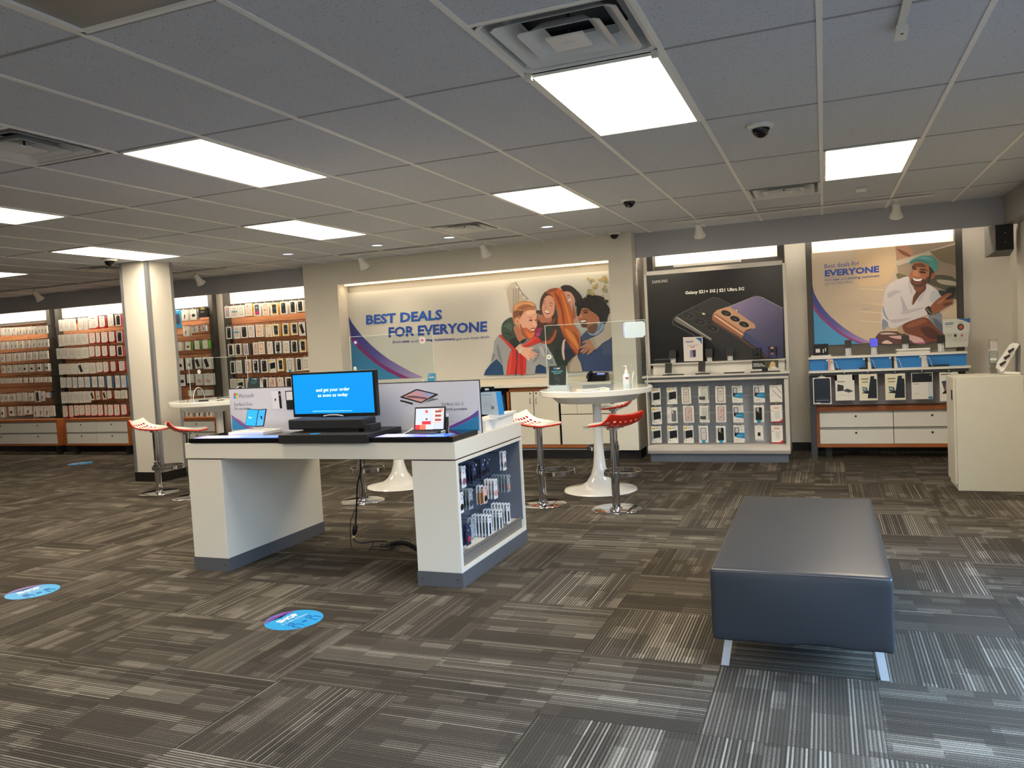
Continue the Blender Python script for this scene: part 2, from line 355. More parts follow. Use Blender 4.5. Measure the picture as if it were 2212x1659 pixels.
for (x, y), lb in zip(LIGHTS, labs): troffer(x, y, True, lb)
for x, y in OFFL: troffer(x, y, False, 'dark unlit ceiling panel at the upper left corner of the picture', 'ceiling panels')
for k, (x, y) in enumerate(BEHIND): troffer(x, y, True, 'lit ceiling panel behind the camera towards the shop windows', 'lit panels near the street windows')
def vent(x, y, label):
    t = empty('air_vent', (x+.3048, y+.3048, CEIL), label, 'air vent', 'square ceiling air vents')
    VM = mat((222, 224, 224), .35); c = (x+.3048, y+.3048)
    def ring(mb, r0, z0, r1, z1, m):
        P = []
        for r, z in ((r0, z0), (r1, z1)):
            q = .03*r/.3
            for sx, sy in ((-1, -1), (1, -1), (1, 1), (-1, 1)):
                for (dx, dy) in (((0, q), (q, 0)) if sx*sy > 0 else ((q, 0), (0, q))):
                    P.append((c[0]+sx*(r-dx), c[1]+sy*(r-dy), z))
        return mb.add(P, [(i, (i+1) % 8, 8+(i+1) % 8, 8+i) for i in range(8)], m, False)
    mb = MB(); mb.box(c[0]-.29, c[0]+.29, c[1]-.29, c[1]+.29, CEIL+.12, CEIL+.13, mat((60, 62, 68), .8))
    part(mb, 'duct', t, label='black duct opening')
    mb = MB(); ring(mb, .293, CEIL-.004, .275, CEIL+.002, VM); ring(mb, .275, CEIL+.002, .255, CEIL+.09, VM); ring(mb, .255, CEIL+.09, .2, CEIL+.1, VM); part(mb, 'frame', t)
    for r, z in ((.245, CEIL-.004), (.165, CEIL-.010)):
        mb = MB(); ring(mb, r, z, r-.028, z+.012, VM); ring(mb, r-.028, z+.012, r-.075, z+.055, VM); ring(mb, r, z, r-.003, z+.005, VM)
        mb.v = [tuple(v) for v in mb.v]; part(mb, 'louver', t)
    mb = MB(); mb.box(c[0]-.075, c[0]+.075, c[1]-.075, c[1]+.075, CEIL-.014, CEIL-.008, VM); mb.lathe([(0, CEIL-.017), (.02, CEIL-.017), (.025, CEIL-.014)], VM, 16, c)
    mb.tube([(c[0], c[1], CEIL-.01), (c[0], c[1], CEIL+.12)], .006, DARK)
    part(mb, 'center_plate', t)
for (x, y), lb in zip(VENTS, ['large square air vent beside the bright panel at the top of the picture', 'square air vent at the left picture edge, above the rack wall',
  'small square air vent above the banner of four friends', 'square air vent over the wall of black phone poster', 'farthest square air vent, near the white column top']): vent(x, y, lb)
def deflector(x0, x1, y, lb):
    solo(MB().add([(x0, y, CEIL-.006), (x1, y, CEIL-.006), (x1, y+.004, CEIL-.03), (x0, y+.004, CEIL-.03)], [(0, 1, 2, 3)], ACRYL).box(x0, x0+.03, y-.005, y+.02, CEIL-.03, CEIL-.004, WHITE).box(x1-.03, x1, y-.005, y+.02, CEIL-.03, CEIL-.004, WHITE), 'air_deflector', lb, 'air deflector')
deflector(-1.19, -.60, 3.345, 'clear plastic air deflector with white clips beside the large near vent')
def dome(px, py, r, lb):
    p = atz(px, py, CEIL-.02); t = empty('security_camera', (p.x, p.y, CEIL), lb, 'security camera', 'dome security cameras')
    part(MB().lathe([(0, CEIL-.001), (r, CEIL-.001), (r, CEIL-.012), (r*.9, CEIL-.024), (r*.72, CEIL-.028), (0, CEIL-.028)], WHITE, 32, (p.x, p.y)), 'mount', t, label='white round mount')
    part(MB().lathe([(r*.7*math.cos(a), CEIL-.026-r*.7*math.sin(a)) for a in [i*math.pi/16 for i in range(9)]], GLOSSB, 28, (p.x, p.y)), 'dome_cover', t, label='black glossy dome')
dome(1643, 276, .075, 'black dome security camera on the ceiling between the two brightest panels'); dome(1359, 434, .075, 'black dome security camera on the ceiling in front of the black phone poster')
dome(1327, 506, .07, 'black dome security camera at the edge of the white alcove wall'); dome(237, 563, .08, 'black dome security camera beside the top of the white column')
p = atz(1860, 411, CEIL-.02); solo(MB().box(p.x-.045, p.x+.045, p.y-.045, p.y+.045, CEIL-.03, CEIL-.001, WHITE), 'smoke_detector', 'small white square sensor on the ceiling beyond the bright panel at right', 'sensor', bevel=.008)
p0 = atz(1957, 0, CEIL); p = Vector((.32, 3.36, 0))
solo(MB().box(.305, .335, 3.0, 3.62, CEIL-.02, CEIL-.006, WHITE).box(.30, .345, 3.52, 3.64, CEIL-.045, CEIL-.02, WHITE).box(.318, .328, 3.55, 3.56, CEIL-.047, CEIL-.045, DARK), 'ceiling_bracket', 'white metal hanger bracket under the ceiling at the top edge', 'bracket')
for k, (px, py) in enumerate([(1182, 489), (970, 512), (815, 529), (622, 548)]):
    p = atz(px, py, CEIL); lb = ['nearest the black phone poster', 'between the two track spotlights', 'above the left track spotlight of the alcove', 'beyond the white column'][k]
    t = empty('downlight', (p.x, p.y, CEIL), 'small round recessed downlight '+lb, 'downlight', 'recessed downlights')
    part(MB().lathe([(.075, CEIL-.001), (.08, CEIL-.006), (.06, CEIL-.008), (.058, CEIL-.002)], WHITE, 28, (p.x, p.y)), 'trim_ring', t)
    part(MB().lathe([(.06, CEIL-.003), (0, CEIL-.0035)], mat((200, 220, 255), .3, emit=1.5), 28, (p.x, p.y)), 'lens', t, label='bluish lit lens')
def track(x0, x1, y, heads, lb):
    solo(bl(x0, x1, y-.018, y+.018, CEIL-.022, CEIL-.004, WHITE), 'track_rail', lb, 'track rail', 'white lighting track rails', bevel=.003)
    for x, d, l in heads:
        t = empty('spotlight', (x, y, CEIL-.022), l, 'spotlight', 'white track spotlights')
        part(MB().box(x-.02, x+.02, y-.016, y+.016, CEIL-.045, CEIL-.022, WHITE).tube([(x, y, CEIL-.04), (x, y, CEIL-.07)], .008, WHITE), 'mount', t)
        a = Vector((d, .75, -1)).normalized(); p = Vector((x, y, CEIL-.065)); u = a.cross(Vector((1, 0, 0))).normalized(); v = a.cross(u)
        prof = [(0, -.02), (.028, -.02), (.034, 0), (.036, .05), (.045, .085), (.058, .115), (.063, .13), (.058, .13), (.04, .11)]
        mb = MB(); n = 28; vs = [p+a*z+(u*math.cos(2*math.pi*i/n)+v*math.sin(2*math.pi*i/n))*r for i in range(n) for r, z in prof]; k = len(prof)
        mb.add(vs, [(i*k+j, ((i+1) % n)*k+j, ((i+1) % n)*k+j+1, i*k+j+1) for i in range(n) for j in range(k-1)], WHITE, True); part(mb, 'lamp_shade', t)
        mb = MB(); mb.poly([p+a*.11+(u*math.cos(2*math.pi*i/n)+v*math.sin(2*math.pi*i/n))*.042 for i in range(n)], mat((255, 226, 180), .4, emit=3.)); part(mb, 'bulb', t, label='glowing warm bulb')
        l = bpy.data.lights.new('spot_lamp', 'SPOT'); l.energy = SPOT; l.color = (1, .80, .55); l.spot_size = 1.25; l.spot_blend = .9; l.shadow_soft_size = .03
        o = bpy.data.objects.new('spot_lamp', l); COL.objects.link(o); o.location = p+a*.14; o.rotation_euler = a.to_track_quat('-Z', 'Y').to_euler()
SPOT = 9
track(-5.46, -3.08, 8.28, [(-5.17, .1, 'white track spotlight over the left end of the alcove banner'), (-3.56, .1, 'white track spotlight over the middle of the alcove banner')], 'white track rail in front of the white alcove wall')
track(-1.47, 1.0, 8.45, [(-1.18, 0, 'white track spotlight above the black phone poster'), (.68, 0, 'white track spotlight above the poster of the man in a cap')], 'white track rail in front of the grey soffit at right')
track(-11.6, -7.2, 8.3, [(-7.72, .1, 'white track spotlight just right of the white column'), (-10.75, .1, 'white track spotlight left of the column, over the phone racks')], 'long white track rail passing behind the white column')
# ---------------------------------------------------------------- column
cx0, cx1, cy0, cy1 = -7.68, -7.27, 7.04, 7.42
t = empty('column', ((cx0+cx1)/2, (cy0+cy1)/2, 0), 'white square column with aluminium corner strips and a black base', 'column')
part(bl(cx0, cx1, cy0, cy1, .11, CEIL, WALLW), 'shaft', t)
mb = MB(); AL = mat((168, 170, 176), .35, .7)
for x, sx in ((cx0, -1), (cx1, 1)):
    for y, sy in ((cy0, -1), (cy1, 1)): mb.box(x+sx*.006, x-sx*.035, y+sy*.006, y-sy*.035, .11, CEIL, AL)
part(mb, 'corner_strip', t, label='aluminium corner strips'); part(bl(cx0-.008, cx1+.008, cy0-.008, cy1+.008, 0, .11, mat((20, 20, 22), .5)), 'base', t, label='black rubber base')
# ================================================================ PACKAGING
def U(pts, k=1): return [(x, -.018*k, z) for x, z in pts]
def rect(mb, x0, x1, z0, z1, rgb, k=1, rough=.35): mb.poly(U([(x0, z0), (x1, z0), (x1, z1), (x0, z1)], k), mat(rgb, rough))
def rrect(mb, x0, x1, z0, z1, q, rgb, k=1): mb.poly(U([(x0+q, z0), (x1-q, z0), (x1, z0+q*.55), (x1, z1-q*.55), (x1-q, z1), (x0+q, z1), (x0, z1-q*.55), (x0, z0+q*.55)], k), mat(rgb, .3))
def uell(mb, x, z, rx, rz, rgb, k=1): mb.poly(U([(x+rx*math.cos(a), z+rz*math.sin(a)) for a in [i*math.pi/7 for i in range(14)]], k), mat(rgb, .3))
_PK = {}
SIDE = {'w': (222, 220, 212), 'y': (226, 178, 20), 'r': (176, 28, 44), 'b': (36, 110, 172), 'g': (86, 160, 48), 'k': (34, 30, 34), 'n': (52, 64, 110), 'o': (206, 104, 40), 't': (40, 150, 190)}
def pack_mesh(kind, side):
    """a boxed accessory one unit wide, deep and high, hanging from its top edge"""
    if (kind, side) in _PK: return _PK[(kind, side)]
    mb = MB(); wh = mat((232, 230, 222), .35); sd = mat(SIDE[side], .35)
    v = [(x, y, z) for z in (-1, 0) for y in (0, 1) for x in (-.5, .5)]
    if kind == 'bag': wh = mat((196, 198, 200), .3)
    if kind == 'blackbox': wh = mat((40, 42, 38), .3)
    mb.add(v, [(0, 4, 5, 1)], mat((52, 54, 56), .3) if kind == 'blackbox' else wh); mb.add(v, [(0, 2, 3, 1), (4, 5, 7, 6), (2, 6, 7, 3), (0, 4, 6, 2), (1, 3, 7, 5)], sd)
    D = (34, 36, 38)
    if kind == 'plain':
        rect(mb, -.3, .1, -.14, -.12, (170, 170, 168)); rect(mb, -.3, .25, -.5, -.47, (200, 198, 194)); rect(mb, -.3, .2, -.56, -.54, (200, 198, 194)); rect(mb, .2, .38, -.9, -.87, (150, 150, 150))
    elif kind == 'lines':
        rect(mb, -.36, -.2, -.75, -.2, (206, 204, 200)); rect(mb, -.1, .3, -.2, -.17, (190, 188, 186)); rect(mb, -.1, .32, -.8, -.26, (214, 212, 208)); rect(mb, .2, .4, -.93, -.9, (150, 150, 152))
    elif kind == 'red':
        rect(mb, -.25, .2, -.2, -.15, (226, 120, 100)); rect(mb, -.15, .25, -.78, -.35, (216, 214, 210)); rect(mb, -.42, -.3, -.36, -.3, (226, 150, 140)); rect(mb, -.5, .5, -1, -.94, (180, 30, 50)); mb.poly(U([(.5, -.94), (.2, -.94), (.5, -.8)]), mat((220, 70, 60), .35))
    elif kind == 'icon':
        rect(mb, -.3, .15, -.14, -.11, (150, 150, 150)); mb.poly(U([(-.12, -.82), (.02, -.86), (.16, -.5), (.1, -.44), (-.02, -.46)]), mat(D, .3)); rect(mb, -.35, .3, -.94, -.92, (170, 170, 170))
    elif kind == 'plug':
        uell(mb, -.05, -.34, .12, .1, (60, 44, 44)); mb.poly(U([(-.1, -.36), (.02, -.36), (-.02, -.62), (-.14, -.6)]), mat((150, 140, 134), .3))
    elif kind == 'loop':
        for a in range(10):
            t0, t1 = a*.5+.6, a*.5+1.1
            mb.poly(U([(.24*math.cos(t0), -.55+.17*math.sin(t0)), (.24*math.cos(t1), -.55+.17*math.sin(t1)), (.15*math.cos(t1), -.55+.1*math.sin(t1)), (.15*math.cos(t0), -.55+.1*math.sin(t0))]), mat((58, 50, 46), .3))
    elif kind == 'puck': uell(mb, 0, -.58, .3, .15, (38, 38, 40)); uell(mb, 0, -.56, .2, .09, (70, 70, 72), 2); rect(mb, -.3, .1, -.16, -.13, (170, 170, 170))
    elif kind == 'pink': mb.poly(U([(-.3, -.66), (-.1, -.42), (.34, -.62), (.1, -.82)]), mat((220, 168, 152), .3)); rect(mb, -.3, .1, -.18, -.15, (170, 170, 170))
    elif kind == 'berry': uell(mb, 0, -.6, .26, .12, (170, 60, 70)); uell(mb, .05, -.58, .14, .06, (110, 30, 40), 2)
    elif kind == 'dark':
        rrect(mb, -.32, .32, -.92, -.1, .09, D); rrect(mb, -.26, 0., -.32, -.15, .06, (96, 98, 104), 2); rect(mb, -.14, .16, -.72, -.7, (120, 120, 124), 2)
    elif kind == 'darkt':
        rrect(mb, -.3, .3, -.86, -.1, .09, D); rrect(mb, -.2, .06, -.3, -.14, .06, (190, 192, 196), 2); rect(mb, -.18, .22, -1, -.88, (40, 140, 186)); rect(mb, -.18, .2, -.62, -.6, (150, 150, 150), 2)
    elif kind == 'tilt': mb.poly(U([(-.42, -.22), (.02, -.12), (.36, -.78), (-.06, -.88)]), mat(D, .3)); uell(mb, -.2, -.26, .09, .05, (110, 112, 110), 2)
    elif kind == 'lilac': rrect(mb, -.34, .34, -.92, -.1, .09, (176, 162, 178)); rrect(mb, -.26, 0, -.34, -.14, .06, (196, 184, 196), 2)
    elif kind == 'case':
        rrect(mb, -.32, .32, -.88, -.12, .09, (196, 176, 168)); rrect(mb, -.27, .27, -.85, -.15, .08, (222, 208, 200), 2); rrect(mb, -.24, -.02, -.32, -.16, .05, (180, 164, 160), 3)
    elif kind == 'rose': rrect(mb, -.32, .32, -.9, -.12, .09, (202, 162, 154)); mb.poly(U([(-.2, -.4), (.1, -.5), (.2, -.8), (-.1, -.72)], 2), mat((228, 196, 186), .3)); rrect(mb, -.26, -.04, -.32, -.16, .05, (232, 220, 214), 2)
    elif kind == 'peach': rrect(mb, -.34, .34, -.92, -.1, .09, (226, 178, 146)); rrect(mb, -.26, .26, -.86, -.2, .09, (238, 206, 182), 2); rect(mb, -.3, .06, -.6, -.56, (60, 50, 46), 3)
    elif kind == 'magenta': rrect(mb, -.34, .34, -.92, -.1, .09, (86, 88, 92)); rect(mb, -.32, .32, -.86, -.64, (206, 52, 118), 2); uell(mb, -.02, -.34, .16, .08, (150, 170, 186), 2)
    elif kind == 'outline':
        rrect(mb, -.26, .26, -.82, -.22, .07, (120, 112, 106)); rrect(mb, -.22, .22, -.79, -.25, .06, (232, 226, 216), 2); rect(mb, -.02, .02, -.8, -.24, (140, 132, 126), 3)
    elif kind == 'band': rrect(mb, -.32, .32, -.88, -.12, .08, (206, 196, 186)); rect(mb, -.42, .42, -.56, -.44, (70, 160, 196), 2)
    elif kind == 'otter':
        rrect(mb, -.26, .34, -.88, -.14, .07, (40, 42, 46)); rect(mb, -.42, -.02, -.17, -.08, (232, 186, 24), 2); rect(mb, -.12, .22, -.95, -.84, (236, 190, 20), 2); rect(mb, -.18, .26, -.5, -.42, (96, 98, 104), 2); mb.poly(U([(-.5, -.78), (-.2, -.7), (-.26, -.95), (-.5, -.95)], 2), mat((232, 230, 222), .35))
    elif kind == 'otterclear': rrect(mb, -.3, .3, -.84, -.14, .07, (206, 184, 150)); rrect(mb, -.24, .24, -.8, -.2, .07, (226, 214, 196), 2); rect(mb, -.42, -.02, -.16, -.07, (232, 186, 24), 3); rect(mb, -.15, .2, -.97, -.86, (236, 190, 20), 3)
    elif kind == 'ottb':
        rect(mb, -.42, -.1, -.17, -.08, (214, 190, 40)); rect(mb, -.04, .3, -.13, -.1, (130, 130, 134)); mb.poly(U([(-.3, -.3), (.42, -.24), (.42, -.66), (-.3, -.74)]), mat((24, 30, 34), .3)); mb.poly(U([(-.34, -.3), (-.46, -.27), (-.46, -.86), (-.34, -.74)]), mat((150, 156, 164), .3)); rect(mb, -.42, -.2, -.84, -.82, (60, 62, 64)); rect(mb, -.42, .1, -.89, -.88, (170, 170, 170)); uell(mb, .34, -.72, .05, .03, (90, 90, 92))
    elif kind == 'clear':
        rrect(mb, -.32, .32, -.92, -.1, .05, (120, 118, 116)); rrect(mb, -.27, .27, -.89, -.13, .05, (214, 206, 198), 2); rect(mb, -.17, .17, -.34, -.3, (140, 138, 136), 3); rect(mb, -.17, .17, -.48, -.44, (140, 138, 136), 3); rect(mb, -.12, .12, -.64, -.62, (170, 166, 162), 3)
    elif kind == 'glitter':
        rrect(mb, -.28, .3, -.9, -.1, .06, (196, 200, 190)); R = random.Random(3)
        for _ in range(26): uell(mb, R.uniform(-.22, .24), R.uniform(-.62, -.16), .035, .014, R.choice([(226, 226, 190), (150, 156, 150), (206, 214, 170), (236, 240, 236)]), 2)
        rect(mb, -.44, .12, -.8, -.62, (30, 32, 34), 3); rect(mb, -.38, 0, -.7, -.68, (190, 190, 190), 4); rect(mb, .4, .46, -.85, -.05, (60, 66, 80), 3)
    elif kind == 'floral':
        rrect(mb, -.32, .32, -.92, -.08, .05, (112, 106, 108)); rrect(mb, -.27, .27, -.9, -.1, .05, (214, 192, 190), 2); R = random.Random(5)
        for _ in range(12): uell(mb, R.uniform(-.2, .2), R.uniform(-.8, -.16), .045, .025, R.choice([(214, 120, 124), (196, 90, 96), (236, 214, 210), (170, 150, 140)]), 3)
        uell(mb, 0, -.7, .05, .03, (20, 20, 22), 4)
    elif kind == 'teal':
        rrect(mb, -.42, .02, -.5, -.1, .06, (58, 66, 80)); rrect(mb, -.34, -.04, -.42, -.13, .05, (196, 198, 206), 2); mb.poly(U([(-.3, -.62), (.1, -.42), (.5, -.42), (.5, -.76), (-.3, -.68)], 3), mat((20, 140, 186), .35)); mb.poly(U([(-.42, -.45), (-.1, -.5), (-.3, -.62), (-.42, -.66)], 3), mat((22, 26, 52), .35)); rect(mb, -.16, .34, -.6, -.57, (150, 210, 232), 4); rect(mb, .08, .3, -.1, -.07, (140, 142, 150)); uell(mb, .22, -.24, .1, .05, (196, 198, 204), 2); rect(mb, -.3, .1, -.86, -.84, (150, 150, 152))
    elif kind == 'lifep':
        rrect(mb, -.32, .3, -.88, -.12, .09, (28, 28, 30)); rrect(mb, -.22, .02, -.36, -.13, .05, (176, 176, 180), 2); rect(mb, -.18, .18, -1, -.85, (30, 150, 190), 2); rect(mb, -.1, .14, -.42, -.38, (120, 120, 122), 2); rect(mb, -.47, -.43, -.8, -.15, (110, 150, 170)); uell(mb, .36, -.97, .05, .02, (20, 24, 60), 2)
    elif kind == 'clearb':
        rrect(mb, -.3, .3, -.86, -.12, .07, (110, 112, 118)); rrect(mb, -.24, .24, -.83, -.15, .06, (212, 206, 206), 2); rect(mb, -.18, .16, -1, -.83, (30, 150, 190), 3); rect(mb, -.47, -.43, -.75, -.12, (110, 150, 170)); uell(mb, .36, -.96, .05, .02, (20, 24, 60), 2); rect(mb, -.14, .14, -.42, -.39, (170, 168, 168), 3)
    elif kind == 'greyp':
        rect(mb, -.42, .0, -.12, -.1, (110, 110, 112)); rrect(mb, -.08, .38, -.9, -.2, .06, (84, 88, 92)); rrect(mb, -.04, .34, -.87, -.23, .05, (112, 116, 120), 2); rrect(mb, -.02, .1, -.4, -.24, .04, (226, 226, 228), 3); rect(mb, -.4, -.2, -.7, -.4, (206, 206, 206))
    elif kind == 'chip': rect(mb, -.17, .17, -.72, -.46, (24, 25, 27)); rect(mb, -.18, .18, -.12, -.1, (140, 140, 142)); rect(mb, -.3, .3, -.95, -.93, (190, 190, 190))
    elif kind == 'cable':
        rect(mb, -.36, -.1, -.12, -.1, (90, 90, 92)); mb.poly(U([(-.3, -.3), (-.26, -.28), (.42, -.78), (.4, -.82)]), mat((140, 142, 146), .35)); mb.poly(U([(-.02, -.1), (.02, -.08), (.42, -.42), (.4, -.48)]), mat((150, 152, 156), .35)); rect(mb, -.4, -.1, -.6, -.58, (190, 190, 190)); rect(mb, -.1, .3, -.95, -.93, (200, 180, 90))
    elif kind == 'blackbox': rect(mb, -.2, .36, -.16, -.03, (206, 196, 40)); uell(mb, 0, -.42, .26, .05, (226, 226, 222)); uell(mb, 0, -.37, .22, .04, (52, 54, 56), 2)
    elif kind == 'bag': mb.poly(U([(-.1, -.8), (.05, -.82), (.12, -.4), (-.02, -.36)]), mat((80, 60, 40), .3)); rect(mb, -.3, -.04, -.18, -.04, (60, 60, 54), 2)
    me = mb.build('pack_proto').data; o = bpy.data.objects[-1] if False else None
    for ob in [x for x in COL.objects if x.data == me]: bpy.data.objects.remove(ob)
    _PK[(kind, side)] = me; return me
_tab = None
def tab_mesh(dark=True):
    k = 'tab%d' % dark
    if k not in _PK:
        m = mat((30, 30, 32), .35) if dark else mat((226, 226, 222), .35); mb = MB(); pts = [(-.2, 0), (.2, 0), (.2, .03), (.16, .042), (-.16, .042), (-.2, .03)]
        mb.prism([(x, .35, z) for x, z in pts], (0, .12, 0), m); mb.poly([(x*.5, .34, .03+z*.3) for x, z in pts], mat((190, 190, 192), .4))
        ob = mb.build('tab_proto'); _PK[k] = ob.data; bpy.data.objects.remove(ob)
    return _PK[k]
_PEG = MB().box(-.004, .004, 0, 1, -.004, .004, CHROME).box(-.005, .005, -.002, .0, -.004, .006, WHITE)
_pg = _PEG.build('peg_proto'); PEG = _pg.data; bpy.data.objects.remove(_pg)
WHAT = {'plain': 'plain white boxed accessory', 'lines': 'white box with faint grey print', 'red': 'white box with red edge', 'icon': 'white box showing a small dark cable', 'plug': 'white box showing a small charging plug',
 'loop': 'white box showing a coiled dark cable', 'puck': 'white box showing a round dark charger', 'pink': 'white box showing a pink battery', 'berry': 'white box showing a berry red gadget', 'dark': 'white framed black phone case',
 'darkt': 'black phone case with teal label', 'tilt': 'white box with tilted black case', 'lilac': 'lilac phone case in white box', 'case': 'pale phone case in white box', 'rose': 'rose phone case in white box', 'peach': 'peach phone case in white box',
 'magenta': 'phone case box with magenta band', 'outline': 'white box with phone outline', 'band': 'phone case box with teal band', 'otter': 'black rugged case with yellow labels', 'otterclear': 'clear rugged case with yellow labels', 'ottb': 'white box, black window, yellow logo',
 'clear': 'clear phone case in white frame', 'glitter': 'glitter phone case box', 'floral': 'floral phone case box', 'teal': 'white box with teal wedge', 'lifep': 'black case box with blue side', 'clearb': 'clear case box with blue side', 'greyp': 'white box with grey phone case',
 'chip': 'small white box with black square', 'cable': 'white box showing two cables', 'blackbox': 'black box with yellow tag', 'bag': 'small clear bag with plug'}
NUM = ['first', 'second', 'third', 'fourth', 'fifth', 'sixth', 'seventh', 'eighth', 'ninth', 'tenth', 'eleventh', 'twelfth', 'thirteenth']
ROWN = ['top', 'second', 'third', 'fourth', 'fifth', 'sixth', 'bottom']
def hang_row(rack, items, x0, y0, sc, Y, Yb, row, where, group, depth=.03, stacks=None, tabs=True, name='boxed_accessory', rowname=None):
    """hang boxes from pegs: items are (left, top, right, bottom, kind, side, how many deep)"""
    items = sorted(items)
    for i, it in enumerate(items):
        l, tp, r, b, kind = it[:5]; side = it[5] if len(it) > 5 else 'w'; deep = it[6] if len(it) > 6 else 1
        a, c, d = at(x0+l/sc, y0+tp/sc, Y), at(x0+r/sc, y0+tp/sc, Y), at(x0+(l+r)/2/sc, y0+b/sc, Y)
        w = (c.x-a.x)*.97; h = (a.z+c.z)/2-d.z; X = (a.x+c.x)/2; Z = (a.z+c.z)/2
        rn = rowname or (ROWN[row]+' row')
        for k in range(deep):
            o = bpy.data.objects.new(name, pack_mesh(kind, side)); COL.objects.link(o)
            o.location = (X+random.uniform(-.002, .002), Y+k*(depth+.012), Z-random.uniform(0, .004)*(k > 0)); o.scale = (w, depth, h)
            o.rotation_euler = (0, random.uniform(-.015, .015), random.uniform(-.06, .06) if k == 0 else 0)
            tag(o, ('%s, %s from left, %s, %s' % (WHAT[kind], NUM[i], rn, where)) if k == 0 else ('%s hanging behind the %s one, %s, %s' % ('spare box', NUM[i], rn, where) if k == 1 else 'hindmost box at the %s peg of the %s, %s' % (NUM[i], rn, where)), 'boxed accessory', group)
            if tabs and k == 0:
                t = bpy.data.objects.new('hang_tab', tab_mesh(kind not in ('chip',))); COL.objects.link(t); t.parent = o
        pg = bpy.data.objects.new('peg_hook', PEG); COL.objects.link(pg); pg.parent = rack; wl = wloc(rack)
        pg.location = (X-wl.x, Y-.012-wl.y, Z+.013-wl.z if tabs else Z+.008-wl.z); pg.scale = (1, Yb-Y+.012, 1)
# ---------------------------------------------------------------- display bays with slatted wood
LOCK = mat((70, 64, 58), .3, .8)
def drawer_cabinet(x0, x1, z0, z1, yf, yb, cols, lb, sidew=.03, group='white drawer cabinets in cherry frames'):
    t = empty('drawer_cabinet', ((x0+x1)/2, (yf+yb)/2, 0), lb, 'cabinet', group)
    mb = MB(); mb.box(x0, x0+sidew, yf, yb, z0, z1, WOOD).box(x1-sidew, x1, yf, yb, z0, z1, WOOD).box(x0+sidew, x1-sidew, yf, yb, z0, z0+sidew, WOOD).box(x0+sidew, x1-sidew, yf, yb, z1-sidew*1.3, z1, WOOD)
    mb.box(x0+sidew, x1-sidew, yf+.03, yb, z0+sidew, z1-sidew, DARK); part(mb, 'body', t, bevel=.002)
    w = (x1-x0-2*sidew)/cols; h = (z1-z0-sidew*2.3)/2
    for r in range(2):
        for c in range(cols):
            a = x0+sidew+c*w+.003; zb = z0+sidew+r*h+.003
            f = part(bl(a, a+w-.006, yf+.004, yf+.024, zb, zb+h-.026, WHITE).box(a, a+w-.006, yf+.012, yf+.024, zb+h-.026, zb+h-.006, mat((150, 150, 146), .4)), 'drawer', t, bevel=.0015)
            cxx, zz = a+w/2-.003, zb+h*.66
            mb = MB(); n = 12; vs = [(cxx+.011*math.cos(2*math.pi*i/n), yf-.002, zz+.011*math.sin(2*math.pi*i/n)) for i in range(n)]; mb.prism(vs, (0, .01, 0), LOCK); part(mb, 'lock', f)
    for x in (x0+.12, x1-.12): part(bl(x-.03, x+.03, yf+.06, min(yf+.14, yb-.01), 0, z0, DARK), 'leg', t)
    return t
def bay(x0, x1, lb, zt=2.165, zb=.60, ys=9.465):
    t = empty('display_rack', ((x0+x1)/2, 9.45, 0), lb, 'display rack', 'slatted wood display racks')
    mb = MB(); z = zb
    while z < zt: mb.box(x0+.05, x1-.05, ys, ys+.02, z+.004, min(z+.096, zt), SLAT); z += .1
    mb.box(x0+.05, x1-.05, ys+.008, ys+.022, zb, zt, mat((70, 44, 28), .6)); part(mb, 'slat_panel', t)
    for x in (x0-.03, x1-.05): part(bl(x, x+.08, ys-.07, YB-.013, 0, 2.40, UPR), 'upright', t)
    part(bl(x0+.05, x1-.05, ys-.05, ys-.02, 2.168, 2.20, UPR), 'rail', t, label='dark rail over the slats')
    part(bl(x0+.05, x1-.05, ys+.0, ys+.015, 2.20, 2.50, mat((240, 238, 230), .5)), 'header_panel', t, label='bright white header board')
    area('bay_lamp', ((x0+x1)/2, YS+.07, 2.44), x1-x0-.1, .05, 30*COVE, (1, .82, .62), (math.radians(12), 0, 0))
    return t
Z1 = (0, 660, 5.187); Z2 = (110, 650, 5.025); Z3 = (340, 620, 4.88); Z4 = (480, 620, 7.215)
YP = 9.27
def bx(p): return at(p, 750, 9.37).x
r0 = bay(-13.6, bx(107), 'wooden slat rack of small cable boxes, cut off by the left picture edge')
r1 = bay(bx(124), bx(275), 'wooden slat rack left of the white column, hung with white and red boxes')
r2 = bay(bx(300), bx(459), 'wooden slat rack right behind the white column, with blue sale sign')
r3 = bay(bx(489), FX0-.015, 'wooden slat rack of phone cases beside the white alcove wall')
drawer_cabinet(-13.3, -11.50, .145, .575, 9.08, 9.234, 2, 'drawer cabinet cut off by the left picture edge, below the cable boxes')
drawer_cabinet(-11.35, -9.98, .145, .575, 9.08, 9.234, 2, 'drawer cabinet left of the column under the rack of red-edged boxes')
drawer_cabinet(-9.70, -8.28, .145, .555, 9.08, 9.234, 2, 'drawer cabinet partly hidden behind the column and the red stool')
drawer_cabinet(-7.95, -6.62, .145, .585, 9.08, 9.234, 2, 'drawer cabinet under the phone case rack, hidden behind the sales desk')
W0, W1, W2, W3 = 'left edge rack', 'rack left of column', 'rack behind column', 'rack beside alcove'
def even(xs, w, y, sl, h, kinds): return [(x, y-sl*x, x+(w[i] if isinstance(w, list) else w), y-sl*x+h, *kinds[i % len(kinds)]) for i, x in enumerate(xs)]
I, P_, L_, K_ = ('icon', 'w', 1), ('plug', 'w', 2), ('loop', 'w', 2), ('puck', 'w', 2)
G0 = 'small white boxes on the rack at the left edge'
